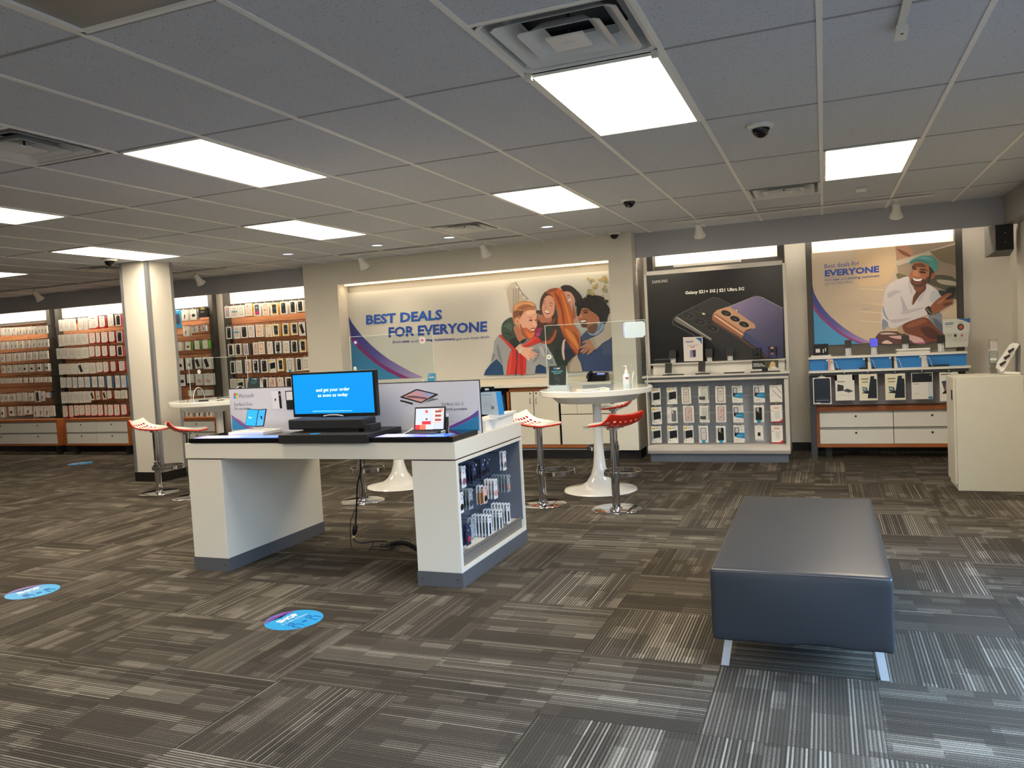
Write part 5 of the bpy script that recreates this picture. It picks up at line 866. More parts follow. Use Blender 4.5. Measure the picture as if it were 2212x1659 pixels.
def tabcase(q, rgb, art, lb, Y=8.832, hanger=True):
    m = MB(); a, b = at(*z7(q[0], q[1]), Y), at(*z7(q[2], q[3]), Y); x0, x1, z1, z0 = a.x, b.x, a.z, b.z
    m.box(x0, x1, Y, Y+.02, z0, z1, mat(rgb, .35))
    def RR(u0, u1, v0, v1, c, k=1): m.poly([(x0+u*(x1-x0), Y-.0007*k, z0+v*(z1-z0)) for u, v in ((u0, v0), (u1, v0), (u1, v1), (u0, v1))], mat(c, .3))
    def PP(pts, c, k=1): m.poly([(x0+u*(x1-x0), Y-.0007*k, z0+v*(z1-z0)) for u, v in pts], mat(c, .3))
    art(RR, PP); xm = (x0+x1)/2
    m.box(xm-.03, xm+.03, Y+.006, Y+.012, z1, z1+.012, DARK if hanger else WHITE)
    o = solo(m, 'tablet_case', lb, 'tablet case', 'boxed tablet cases under the watch counter')
    pg = bpy.data.objects.new('peg_hook', PEG); COL.objects.link(pg); pg.parent = wd; w = wloc(wd); pg.location = (xm-w.x, Y-.01-w.y, z1+.018-w.z); pg.scale = (1, .23, 1)
def aA(R, P): P([(.1, .03), (.9, .03), (.95, .08), (.95, .92), (.9, .97), (.1, .97), (.05, .92), (.05, .08)], (34, 42, 58)); R(.15, .9, .13, .15, (150, 156, 170), 2); R(.2, .82, .2, .205, (120, 124, 136), 2); R(.15, .4, .03, .06, (206, 206, 206), 3)
def aB(R, P): R(0, 1, .78, 1, (160, 160, 156), 0); R(.1, .9, .76, 1, (236, 234, 226)); R(.1, .5, .72, .75, (120, 120, 122), 2); P([(.1, .36), (.42, .38), (.44, .58), (.12, .64)], (52, 50, 50)); P([(.38, .38), (.62, .46), (.94, .36), (.7, .3)], (76, 78, 82)); R(.08, .9, .2, .21, (190, 190, 190))
def aC(R, P): R(.04, .96, .02, .98, (236, 232, 206)); P([(.45, .08), (.96, .08), (.96, .92), (.64, .92)], (28, 30, 34), 2); P([(.2, .35), (.5, .3), (.42, .5), (.16, .52)], (60, 62, 66), 2); P([(.2, .4), (.4, .36), (.38, .48), (.18, .5)], (140, 178, 192), 3); P([(.15, .28), (.5, .26), (.62, .33), (.5, .36), (.2, .31)], (24, 25, 27), 3); R(.12, .52, .8, .84, (120, 110, 84), 2); R(.16, .5, .68, .73, (170, 160, 130), 2); P([(.86, .92), (.96, .92), (.96, .8), (.82, .83)], (226, 224, 216), 4)
def aD(R, P): R(.03, .97, .65, .99, (20, 21, 23)); R(.05, .8, .03, .64, (230, 228, 222)); R(.78, .98, .08, .64, (206, 214, 222), 2); R(.78, .98, .02, .09, (30, 120, 176), 3); R(.1, .36, .57, .59, (130, 130, 132), 2); R(.1, .4, .2, .22, (190, 190, 190), 2); R(.86, .92, .9, .92, (220, 220, 220), 2)
def aE(R, P): P([(.1, .7), (.9, .76), (.95, .3), (.3, .26)], (70, 80, 120)); P([(.25, .32), (.35, .6), (.7, .62), (.9, .3), (.6, .28)], (206, 140, 90), 2); P([(.1, .26), (.4, .45), (.6, .26)], (26, 28, 32), 3); R(.08, .6, .92, .95, (70, 70, 72))
tabcase((95, 632, 285, 892), (232, 230, 224), aA, 'tablet case in a white frame with dark navy cover, first under the watch counter', hanger=False)
tabcase((318, 604, 518, 856), (234, 232, 224), aB, 'white tablet case box with a stepped top and small black case picture')
tabcase((556, 598, 748, 856), (236, 232, 206), aC, 'cream tablet case box with black wedge, nearer the stepped white box')
tabcase((818, 594, 1028, 852), (236, 232, 206), aC, 'cream tablet case box with black wedge, beside the black-topped box')
tabcase((1082, 586, 1302, 842), (232, 230, 224), aD, 'tablet case box with a broad black top')
tabcase((1364, 580, 1560, 862), (238, 236, 230), aE, 'white tablet case box with orange screen picture, partly behind the beige cabinet')
# devices on its ledge (z 1.075) and counter (z .935)
p = at(*z7(175, 330), 9.03); t = empty('earbud_display', (p.x, 9.03, 1.075), 'black box showing white earbuds on a white base at the ledge end', 'earbud display')
part(bl(p.x-.10, p.x+.10, 9.0, 9.12, 1.0755, 1.095, PW), 'base', t); m = bl(p.x-.075, p.x+.075, 9.02, 9.05, 1.095, p.z+.04, BLACK); m.box(p.x-.05, p.x-.008, 9.016, 9.02, 1.125, 1.165, WHITE); m.box(p.x+.02, p.x+.03, 9.016, 9.02, 1.12, 1.16, WHITE).box(p.x+.042, p.x+.052, 9.016, 9.02, 1.135, 1.17, WHITE); part(m, 'panel', t)
phone_on_stand(*z7(450, 291), .068, .085, 'dark grey demo phone next to the earbud display', 9.06, 1.075, (62, 58, 54))
phone_on_stand(*z7(707, 277), .078, .092, 'demo phone with a violet blue screen below the capped man', 9.06, 1.075, (66, 70, 190), emit=.5)
phone_on_stand(*z7(1023, 248), .072, .09, 'dark demo phone standing behind the white tray on the ledge', 9.12, 1.075, (54, 50, 46))
phone_on_stand(*z7(1380, 243), .072, .085, 'black demo phone beside the fitness sign at the end of the ledge', 9.06, 1.075)
a, b = at(*z7(935, 350), 9.02), at(*z7(1270, 345), 9.02); solo(bl(a.x, b.x, 9.0, 9.10, 1.0755, 1.095, PW).box(a.x+.01, b.x-.01, 9.01, 9.10, 1.095, 1.108, mat((210, 206, 198), .3)).box(a.x-.003, b.x+.003, 8.998, 9.10, 1.108, 1.125, PW), 'display_tray', 'white stacked display tray on the ledge under the poster', 'tray', bevel=.003)
def art3(m):
    A = Art(m, *Z7, 8.975); A.shape([(1545, 40), (1674, 34), (1672, 82), (1610, 58)], (50, 110, 176), False); A.bar(1420, 82, 1508, 76, 7, (60, 90, 150)); A.bar(1420, 96, 1500, 90, 7, (60, 90, 150)); A.bar(1425, 120, 1495, 116, 4, (150, 150, 150)); A.oval(1578, 122, 34, 34, (70, 66, 66)); A.oval(1580, 122, 20, 20, (196, 90, 70)); A.bar(1552, 72, 1605, 69, 4, (120, 120, 120))
    A.oval(1524, 207, 14, 16, (50, 52, 60)); A.oval(1590, 206, 12, 13, (200, 110, 100)); A.bar(1430, 195, 1490, 193, 3, (150, 150, 150)); A.bar(1432, 206, 1490, 204, 3, (150, 150, 150)); A.bar(1432, 217, 1488, 215, 3, (150, 150, 150))
    for y in (236, 250, 262): A.bar(1500, y, 1640, y-4, 2, (176, 176, 170))
m = MB(); m.prism([at(*z7(x, y), 8.975) for x, y in ((1396, 46), (1674, 34), (1672, 178), (1400, 186))], (0, .006, 0), mat((214, 214, 206), .35)); m.prism([at(*z7(x, y), 8.978) for x, y in ((1422, 186), (1656, 178), (1652, 318), (1425, 330))], (0, .006, 0), mat((206, 206, 196), .35)); art3(m)
solo(m, 'promo_sign', 'white fitness watch sign with blue corner standing at the ledge end', 'sign')
def watch(px_, c, lb):
    p = at(*z7(px_, 470), 8.92); t = empty('demo_watch', (p.x, 8.92, .935), lb, 'watch', 'smartwatches on white stands'); z = .935
    m = MB(); m.prism([(p.x-.01, 8.955, z+.001), (p.x+.05, 8.965, z+.001), (p.x+.035, 8.96, z+.115), (p.x-.01, 8.95, z+.11)], (0, .012, 0), PW); m.box(p.x-.03, p.x+.03, 8.90, 8.95, z+.10, z+.115, PW); part(m, 'stand', t, label='white stand')
    m = MB().box(p.x-.012, p.x+.012, 8.892, 8.899, z+.002, z+.12, mat(c, .4)).box(p.x-.012, p.x+.012, 8.892, 8.93, z+.116, z+.123, mat(c, .4)).box(p.x-.014, p.x+.014, 8.885, 8.893, z+.08, z+.105, BLACK if c[0] < 200 else mat(c, .3)); part(m, 'strap', t, label='%s strap' % ('pink' if c[1] in (180,) else 'black' if c[0] < 90 else 'white'))
    m = MB(); m.tube([(p.x+.03, 8.955, z+.1), (p.x+.06, 8.96, z+.09), (p.x+.075, 8.965, z+.05), (p.x+.09, 8.97, z+.004)], .0022, WHITE, 5); part(m, 'cable', t)
watch(262, (226, 180, 168), 'watch with pink strap on a white stand, at the blue band'); watch(632, (30, 31, 34), 'watch with black strap below the violet phone'); watch(895, (26, 27, 30), 'black watch in front of the blue band, below the white tray'); watch(1200, (222, 222, 220), 'watch with white strap, farthest along the blue band')
for k, (x0_, x1_) in enumerate(((325, 370), (560, 730), (1260, 1460))):
    a, b = at(*z7(x0_, 500), 8.99), at(*z7(x1_, 492), 8.99); solo(bl(a.x, b.x, 8.975, 9.02, .9355, .952, BLACK), 'price_tablet', ['short black plate beside the pink strapped watch', 'black plate behind the first black watch', 'black plate behind the white strapped watch'][k], 'price plate')
# wall speaker in the corner
a = at(2150, 484, 8.95); t = empty('wall_speaker', (1.68, 9.15, 2.1), 'black corner loudspeaker mounted under the grey soffit', 'speaker'); s0, s1, zt2, zb2 = at(2148, 520, 9.0).x, at(2182, 520, 9.0).x, at(2165, 485, 9.0).z, at(2165, 540, 9.0).z
part(bl(s0+.01, s1+.03, 9.0, 9.2, zb2, zt2, mat((16, 17, 18), .6)), 'grille', t); part(MB().prism([(s0+.01, 9.0, zb2), (s0+.01, 9.0, zt2), (s0-.05, 9.2, zt2), (s0-.05, 9.2, zb2-.045)], (.002, 0, 0), mat((120, 118, 116), .5)).prism([(s0+.01, 9.0, zb2), (s1+.03, 9.0, zb2), (s1+.03, 9.2, zb2-.045), (s0-.05, 9.2, zb2-.045)], (0, 0, -.004), mat((96, 94, 92), .5)), 'bracket_cover', t, label='grey wall bracket cover')
part(MB().box(s0+.09, s0+.097, 8.998, 9.0, (zb2+zt2)/2+.04, (zb2+zt2)/2+.045, WHITE).box(s0+.09, s0+.097, 8.998, 9.0, (zb2+zt2)/2-.05, (zb2+zt2)/2-.045, WHITE), 'fixing', t)
# ================================================================ BEIGE CABINET AT RIGHT
CB = mat((204, 200, 184), .45, noise=.02)
k0, k1 = at(2068, 930, 7.28).x, 1.455
t = empty('beige_cabinet', ((k0+k1)/2, 7.6, 0), 'tall plain beige cabinet at the right edge of the picture', 'cabinet')
m = bl(k0, k1, 7.28, 7.72, 0, .93, CB); part(m, 'body', t, bevel=.003)
part(bl(k0-.018, k0-.001, 7.31, 7.71, .05, .925, mat((198, 194, 182), .45)), 'door', t, bevel=.002); part(bl(k0-.022, k0-.018, 7.36, 7.42, .74, .82, DARK), 'lock_plate', t)
p = atz(2185, 806, .93); t = empty('card_rack', (1.36, 7.55, .93), 'slanted white rack of small cards on the beige cabinet', 'card rack', rz=0)
q0, q1, q2, q3 = at(2155, 800, 7.5), at(2170, 806, 7.5), at(2195, 742, 7.5), at(2203, 745, 7.5)
m = MB().prism([at(x, y, 7.45) for x, y in ((2157, 796), (2160, 785), (2188, 745), (2196, 741), (2202, 744), (2172, 795), (2168, 805), (2163, 804))], (0, .12, 0), PW); m.prism([at(x, y, 7.45) for x, y in ((2166, 802), (2204, 804), (2204, 808), (2166, 808))], (0, .12, 0), PW); m.prism([at(x, y, 7.5) for x, y in ((2200, 745), (2205, 745), (2204, 805), (2199, 805))], (0, .1, 0), mat((120, 120, 118), .4)); part(m, 'frame', t)
for k, (x, y) in enumerate(((2185, 759), (2176, 773), (2167, 787))):
    m = MB().prism([at(x-8, y-1, 7.44), at(x+5, y-8, 7.44), at(x+6, y-4, 7.44), at(x-5, y+5, 7.44)], (0, .02, 0), mat((44, 30, 30), .3)); part(m, 'card_pocket', t)
a = at(2148, 800, 7.6); solo(bl(a.x-.028, a.x+.028, 7.6, 7.66, .931, 1.22, ACRYL).box(a.x-.024, a.x+.024, 7.625, 7.63, .935, 1.02, mat((120, 110, 100), .4)).box(a.x-.024, a.x+.024, 7.625, 7.63, 1.04, 1.06, WHITE).box(a.x-.024, a.x+.024, 7.625, 7.63, 1.13, 1.2, mat((190, 170, 165), .4)).box(a.x-.03, a.x+.03, 7.6, 7.66, 1.125, 1.13, WHITE), 'clear_holder', 'tall narrow clear holder on the beige cabinet, against the wall', 'holder')
#@@P6
# ================================================================ SALES DESK
DX0, DX1, DY0, DY1, DZ = -3.985, -1.995, 4.08, 5.15, .852
t = empty('sales_desk', ((DX0+DX1)/2, (DY0+DY1)/2, 0), 'white bridge-shaped sales desk in the middle of the carpet', 'desk')
part(bl(DX0-.01, DX1, DY0-.004, DY1, .752, DZ, LAM), 'desktop', t, bevel=.002)
KSEAM = mat((70, 24, 40), .5)
lx0, lx1, rx0 = -3.985, -3.70, -2.285
m = bl(lx0, lx1, DY0, DY1, .085, .744, LAM); part(m, 'left_pedestal', t, bevel=.002)
m = MB().box(rx0, DX1, DY0, DY0+.03, .085, .744, LAM).box(rx0, DX1, DY1-.025, DY1, .085, .744, LAM).box(rx0, rx0+.02, DY0+.03, DY1-.025, .085, .744, LAM).box(rx0+.02, DX1, DY0+.03, DY1-.025, .085, .105, LAM).box(rx0+.02, DX1, DY0+.03, DY1-.025, .724, .744, LAM)
m.box(rx0+.02, DX1-.03, DY0+.03, DY1-.025, .105, .17, mat((232, 228, 218), .35)); part(m, 'right_pedestal', t, bevel=.0015)
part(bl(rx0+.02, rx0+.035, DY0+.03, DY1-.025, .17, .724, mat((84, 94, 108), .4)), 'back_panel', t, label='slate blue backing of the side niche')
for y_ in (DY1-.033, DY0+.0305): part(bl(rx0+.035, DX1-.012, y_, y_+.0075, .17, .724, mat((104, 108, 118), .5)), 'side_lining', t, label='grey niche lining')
for a, b in ((lx0, lx1), (rx0, DX1)):
    part(bl(a+.006, b-.006, DY0+.006, DY1-.006, .744, .752, KSEAM), 'seam', t, label='dark maroon seam')
    m = bl(a-.004, b+.004, DY0-.004, DY1+.004, 0, .085, DGREY)
    for x in (a+.03, b-.03):
        n = 10; m.prism([(x+.005*math.cos(i*.628), DY0-.006, .045+.005*math.sin(i*.628)) for i in range(n)], (0, .003, 0), STEEL)
    part(m, 'plinth', t, label='slate grey plinth')
part(bl(DX1-.035, DX1-.005, DY0+.05, DY1-.04, .172, .176, ACRYL).box(DX1-.028, DX1-.022, DY0+.035, DY1-.03, .105, .185, mat((120, 112, 104), .5)), 'price_strip', t)
desk = t
# glossy price screens and the riser
SL = .855
for (a, b, lb, nm) in ((-3.955, -3.205, 'flat black slab with glowing blue price card, left of the riser', 0), (-2.555, -2.003, 'flat black slab with glowing blue price card, right of the riser', 1)):
    y1 = 4.43
    tt = empty('screen_slab', ((a+b)/2, 4.25, SL), lb, 'display slab', 'black display slabs on the sales desk')
    part(bl(a, b, 4.072, y1, SL, SL+.030, GLOSSB), 'slab_body', tt, bevel=.002)
    g = grad_mat('price_card_%d' % nm, [(0, (150, 150, 236)), (.25, (210, 214, 250)), (.55, (70, 120, 236)), (1, (60, 110, 228))], (a, 4.08, 0), (b, 4.2, 0), .12, .55)
    part(bl(a+.03, b-.05, 4.085, 4.215, SL+.0305, SL+.032, g), 'lit_screen', tt, label='glowing blue screen')
tt = empty('riser', (-2.88, 4.2, SL), 'matt black raised block under the monitor on the sales desk', 'riser')
part(bl(-3.203, -2.557, 4.045, 4.46, DZ+.0005, SL+.052, mat((20, 21, 24), .55)), 'block', tt, bevel=.002)
p = at(685, 937, 4.12); m = MB().ell((p.x, 4.10, SL+.0528), (.038, 0, 0), (0, .03, 0), mat((20, 140, 220), .4, emit=.1)); part(m, 'sticker', tt, label='blue oval sticker')
# advertising board across the desk
YB_ = 4.47
b0, b1, btop = at(497, 880, YB_).x, at(1036, 880, YB_).x, at(1032, 823, YB_).z
m = MB(); m.box(b0, b1, YB_, YB_+.012, SL+.0, btop+.002, mat((206, 208, 224), .45)); m.box(b0-.003, b1+.004, YB_+.0125, YB_+.02, SL, btop+.008, mat((40, 38, 48), .5))
A = Art(m, 400, 780, 5.03, YB_)
for (x, y, c) in ((527, 348, (232, 80, 50)), (550, 347, (130, 186, 60)), (528, 379, (40, 150, 220)), (551, 378, (250, 190, 60))): A.shape([(x, y+1), (x+20, y), (x+20, y+27), (x, y+28)], c, False)
A.text('Microsoft', (584, 400), (745, 392), 42, (110, 110, 118)); A.text('Surface Duo', (533, 489), (729, 484), 36, (86, 86, 96)); A.text('Do one better', (538, 531), (712, 528), 28, (40, 42, 50))
A.shape([(500, 580), (540, 610), (600, 645), (645, 680), (700, 712), (760, 735), (735, 738), (660, 715), (600, 675), (540, 635), (505, 600)], (150, 120, 190), False); A.shape([(505, 595), (540, 630), (600, 672), (660, 712), (720, 738), (690, 740), (620, 700), (550, 650), (508, 612)], (146, 60, 130), False); A.shape([(508, 606), (550, 648), (620, 700), (700, 742), (512, 748)], (62, 148, 214), False)
A.shape([(933, 330), (1012, 325), (1028, 340), (1030, 515), (1020, 522), (952, 520)], (222, 222, 236), False); A.shape([(1010, 332), (1022, 325), (1036, 332), (1053, 510), (1040, 516), (1028, 510)], (26, 26, 30), False); A.shape([(972, 408), (986, 406), (986, 432), (974, 434)], (40, 40, 44), False); A.oval(1028, 366, 6, 9, (200, 200, 206))
A.shape([(1085, 325), (1200, 318), (1200, 525), (1105, 528)], (22, 24, 30), False); A.shape([(1095, 335), (1200, 328), (1200, 420), (1102, 424)], (226, 228, 238), False)
A = Art(m, 780, 800, 6.1444, YB_)
A.shape([(515, 398), (530, 392), (680, 430), (694, 448), (680, 456), (520, 412)], (20, 20, 24), False); A.bar(575, 465, 620, 465, 4, (140, 140, 146))
A.shape([(930, 370), (1025, 378), (1028, 384), (880, 420), (840, 440)], (110, 112, 120), False); A.shape([(520, 362), (725, 428), (800, 444), (820, 440), (1026, 326), (1026, 318), (830, 425), (800, 432)], (176, 178, 184), False)
A.shape([(518, 352), (722, 252), (745, 248), (1026, 316), (1020, 324), (805, 432), (790, 434), (524, 362)], (24, 24, 28), False); A.shape([(562, 352), (735, 264), (980, 318), (798, 420)], None, False, grad_mat('tablet_print', [(0, (150, 176, 226)), (.45, (206, 160, 180)), (1, (226, 170, 160))], A.P(860, 270), A.P(780, 420)))
A.shape([(590, 350), (680, 335), (800, 350), (900, 372), (868, 385), (760, 372), (660, 366)], (120, 90, 110)); 
A.text('Surface Go 2', (1068, 466), (1358, 462), 40, (110, 110, 116)); A.text('Perfectly portable', (1040, 538), (1408, 534), 40, (70, 72, 80), .008)
A.shape([(1556, 525), (1500, 570), (1430, 618), (1340, 664), (1240, 710), (1170, 742), (1172, 772), (1260, 742), (1370, 692), (1470, 640), (1560, 595)], (76, 84, 170), False); A.shape([(1556, 575), (1470, 632), (1370, 686), (1260, 736), (1170, 768), (1168, 742), (1240, 715), (1350, 664), (1460, 610), (1556, 560)], (130, 66, 150), False); A.shape([(1560, 590), (1470, 645), (1370, 697), (1260, 745), (1165, 775), (1165, 800), (1570, 800)], (44, 128, 186), False); A.bar(1120, 680, 1280, 680, 3, (150, 150, 160))
m.box(b0, b1, YB_-.0001, YB_, SL-.0, SL+.001, GLOSSB)
solo(m, 'ad_board', 'long pale advertising board for tablets standing across the sales desk', 'advertising board')
# monitor
YM = 4.33
tt = empty('monitor', (-3.0, YM, SL+.052), 'black monitor showing a bright blue screen with white text', 'monitor')
mq = [at(x, y, YM) for x, y in ((631, 899), (810, 897), (813, 798), (633, 809))]
x0, x1, z0, z1 = (mq[0].x+mq[3].x)/2, (mq[1].x+mq[2].x)/2, (mq[0].z+mq[1].z)/2, (mq[2].z+mq[3].z)/2
part(bl(x0-.004, x1+.004, YM, YM+.035, z0-.006, z1+.004, BLACK), 'bezel', tt, bevel=.004)
SCN = (0, 140, 232)
m = MB().poly([(x0+.012, YM-.001, z0+.016), (x1-.016, YM-.001, z0+.016), (x1-.016, YM-.001, z1-.010), (x0+.012, YM-.001, z1-.010)], mat(SCN, .3, emit=.38))
A = Art(m, 400, 780, 5.03, YM); w = mat((236, 248, 255), .3, emit=1.0)
for s_, a, b, h in (('and get your order', (1422, 346), (1785, 330), 48), ('as soon as today', (1442, 402), (1765, 390), 46)): text(m, s_, A.P(*a, 12), A.P(*b, 12), A.P(a[0], a[1]-h, 12), w)
m.poly([A.P(1385, 542, 8), A.P(1815, 535, 8), A.P(1815, 541, 8), A.P(1385, 550, 8)], mat((120, 206, 255), .3, emit=.6)); part(m, 'screen', tt, label='bright blue screen')
part(MB().box(-3.10, -2.93, YM+.037, YM+.10, SL+.0525, z0+.05, BLACK).tube([(-3.05, YM-.006, z0-.0), (-3.0, YM-.01, z0+.006), (-2.95, YM-.01, z0+.006), (-2.9, YM-.006, z0-.001)], .004, mat((200, 200, 196), .3)), 'stand_neck', tt)
YS_ = 4.17
sq = [at(x, y, YS_) for x, y in ((623, 928), (786, 928), (786, 908), (623, 907))]
tt = empty('soundbar', ((sq[0].x+sq[1].x)/2, 4.25, SL+.052), 'long black rounded box under the monitor', 'soundbar')
zb_ = SL+.052; part(bl(sq[0].x, sq[1].x, YS_, YS_+.15, zb_+.018, (sq[2].z+sq[3].z)/2+.006, mat((24, 26, 32), .5)), 'body', tt, bevel=.008)
part(bl(sq[0].x+.1, sq[1].x-.05, YS_+.02, YS_+.12, zb_+.0006, zb_+.0175, BLACK), 'foot', tt); part(bl(sq[1].x+.002, sq[1].x+.05, YS_+.0, YS_+.12, zb_+.0006, zb_+.045, mat((24, 26, 32), .5)), 'side_module', tt)
# folding phone on a white stand
tt = empty('folding_phone', (-3.72, 4.28, SL+.03), 'open folding phone with blue screens on a white stand', 'phone')
zs = SL+.0305
a, b = at(493, 937, 4.22), at(556, 937, 4.22); part(bl(a.x, b.x+.045, 4.22, 4.42, zs, zs+.022, PW), 'stand_base', tt, bevel=.002)
Pz = lambda x, y, Y: at(400+x/5.03, 780+y/5.03, Y)
q = [Pz(650, 705, 4.27), Pz(770, 712, 4.245), Pz(800, 525, 4.285), Pz(678, 518, 4.31)]; q2 = [Pz(770, 712, 4.245), Pz(848, 708, 4.28), Pz(878, 518, 4.32), Pz(800, 525, 4.285)]
off = Vector((0, .008, -.003))
m = MB()
for Q in (q, q2): m.prism(Q, off, DARK)
part(m, 'phone_body', tt)
def inset(Q, k, e): c = sum(Q, Vector())/4; return [c+(p-c)*k-Vector((0, e, 0)) for p in Q]
m = MB().poly(inset(q, .92, .0012), mat((40, 150, 226), .2, emit=.4)).poly(inset(q2, .9, .0012), mat((20, 140, 232), .2, emit=.4)); c = sum(q, Vector())/4-Vector((0, .002, 0)); c2 = sum(q2, Vector())/4-Vector((0, .002, 0))
m.poly([c+Vector((dx, 0, dz)) for dx, dz in ((-.022, -.004), (-.013, -.004), (-.013, .006), (-.022, .006))], mat((230, 244, 255), .3, emit=.8)); m.poly([c+Vector((dx, 0, dz)) for dx, dz in ((-.009, -.003), (.022, -.006), (.022, -.001), (-.009, .003))], mat((170, 214, 250), .3, emit=.7)); m.poly([c2+Vector((dx, .0, dz)) for dx, dz in ((-.012, -.016), (.008, -.012), (.012, .008), (-.006, .014))], mat((24, 30, 60), .3)); part(m, 'screens', tt, label='two bright blue screens')
m = MB().box(Pz(640, 730, 4.25).x, Pz(855, 730, 4.25).x, 4.236, 4.35, zs+.0225, zs+.032, PW).prism([Pz(660, 700, 4.34), Pz(850, 700, 4.34), Pz(830, 600, 4.37), Pz(700, 600, 4.37)], (0, .006, 0), PW); part(m, 'cradle', tt)
# tablet with keyboard
YT = 4.30
T_ = lambda x, y, Y=YT: at(780+x/6.1444, 800+y/6.1444, Y)
tt = empty('demo_tablet', (T_(915, 790).x, YT, SL+.03), 'small tablet computer with keyboard showing a room with red desk', 'tablet')
qq = [T_(703, 798), T_(1108, 790, YT), T_(1118, 478, YT+.03), T_(715, 492, YT+.03)]
m = MB().prism(qq, (0, .008, 0), BLACK); part(m, 'tablet_body', tt)
def LP_(u, v, e=.0012):
    a = qq[0].lerp(qq[1], u); b = qq[3].lerp(qq[2], u); return a.lerp(b, v)-Vector((0, e, 0))
m = MB()
def RQ(u0, u1, v0, v1, c, e=.0012, em=.3): m.poly([LP_(u0, v0, e), LP_(u1, v0, e), LP_(u1, v1, e), LP_(u0, v1, e)], mat(c, .2, emit=em))
RQ(.04, .965, .04, .94, (196, 206, 232)); RQ(.6, .93, .3, .9, (226, 196, 186), .0018); RQ(.04, .62, .03, .26, (232, 224, 230), .0018); RQ(.04, .19, .03, .24, (206, 60, 76), .0024); RQ(.19, .39, .03, .24, (236, 120, 90), .0024); RQ(.39, .6, .03, .22, (206, 216, 240), .0024); RQ(.26, .55, .25, .39, (206, 56, 70), .0024); RQ(.34, .48, .4, .56, (236, 240, 246), .0024); RQ(.37, .45, .43, .53, (110, 120, 130), .003)
for v in (.36, .54, .72): RQ(.6, .93, v, v+.02, (250, 250, 250), .003); RQ(.66, .88, v+.03, v+.12, (150, 80, 76), .003); RQ(.62, .68, v+.03, v+.13, (236, 236, 240), .0036)
RQ(.8, .93, .78, .92, (236, 150, 130), .0024); c = LP_(.4, .8, .003); m.ell(c, (.009, 0, 0), (0, 0, .011), mat((226, 80, 50), .3, emit=.6)); part(m, 'screen', tt, label='screen showing a white room with red desk')
zk = SL+.0305; ka, kb_, kc, kd = atz(*(780+575/6.14, 800+848/6.14), zk), atz(780+965/6.14, 800+850/6.14, zk), atz(780+1110/6.14, 800+795/6.14, zk), atz(780+700/6.14, 800+797/6.14, zk)
m = MB().prism([ka, kb_, kc, kd], (0, 0, .005), mat((34, 35, 38), .5))
for r in range(4):
    for k in range(12):
        f = lambda u, v: (ka.lerp(kb_, u)).lerp(kd.lerp(kc, u), v)+Vector((0, 0, .0058))
        u0, v0 = .06+k*.074, .3+r*.16; m.poly([f(u0, v0), f(u0+.06, v0), f(u0+.06, v0+.12), f(u0, v0+.12)], mat((64, 64, 68), .5))
part(m, 'keyboard', tt)
cp = T_(1140, 700, 4.36); m = MB().tube([(cp.x, 4.34, SL+.031), (cp.x+.004, 4.35, SL+.07), (cp.x+.0, 4.36, SL+.12)], .012, BLACK).box(cp.x-.012, cp.x+.015, 4.33, 4.36, SL+.12, SL+.14, WHITE).tube([(cp.x, 4.34, SL+.035), (cp.x-.01, 4.3, SL+.034), (cp.x-.0, 4.28, SL+.036)], .005, WHITE); part(m, 'security_arm', tt)
m = MB().tube([(T_(665, 805).x, 4.2, SL+.034), (T_(690, 790).x, 4.25, SL+.045), (T_(700, 770).x, 4.29, SL+.06)], .003, WHITE, 6); part(m, 'cable', tt)
# white boxes and brochure packs at the far right corner of the desk
e0, e1 = at(1040, 910, 4.70).x, -2.02
m = MB().prism([(e0-.08, 4.62, DZ+.001), (e1-.01, 4.62, DZ+.001), (e1+.01, 5.05, DZ+.001), (e0-.08, 5.05, DZ+.001)], (0, 0, .062), PW); m.prism([(e0-.08, 4.615, DZ+.02), (e0+.02, 4.615, DZ+.02), (e0+.02, 4.66, DZ+.08), (e0-.08, 4.66, DZ+.08)], (0, .01, 0), PW)
solo(m, 'white_display_box', 'low white open box behind the advertising board on the sales desk', 'box', bevel=.002)
solo(MB().prism([(e1-.06, 4.8, DZ+.064), (e1+.015, 4.8, DZ+.064), (e1+.015, 5.1, DZ+.064), (e1-.06, 5.1, DZ+.064)], (0, 0, .018), PW), 'leaflet_tray', 'flat white tray at the rear right corner of the sales desk', 'tray')
m = MB(); q = [at(x, y, 4.66) for x, y in ((1037, 895), (1078, 897), (1071, 847), (1036, 848))]; m.prism(q, (.012, .06, 0), mat((186, 200, 214), .4), mat((30, 136, 206), .4)); A = Art(m, 780, 800, 6.1444, 4.66)
A.bar(1600, 322, 1735, 318, 5, (70, 140, 180)); A.bar(1602, 334, 1730, 331, 4, (90, 150, 190))
for y in (378, 410, 432, 444, 456, 470, 484, 520, 545): A.bar(1620, y, 1735, y-2, 3, (150, 158, 166))
A.shape([(1725, 475), (1765, 474), (1768, 515), (1728, 518)], (120, 126, 130), False); A.bar(1575, 300, 1612, 560, 3, (90, 110, 180))
solo(m, 'brochure_pack', 'grey hanging pack with blue side standing behind the advertising board', 'package')
p = at(1050, 842, 4.68); solo(bl(p.x-.04, p.x+.05, 4.69, 4.70, p.z-.012, p.z+.018, BLACK).box(p.x-.012, p.x+.015, 4.688, 4.69, p.z-.004, p.z+.008, WHITE), 'hang_tag', 'black hang tag with white mark above the grey pack', 'tag')
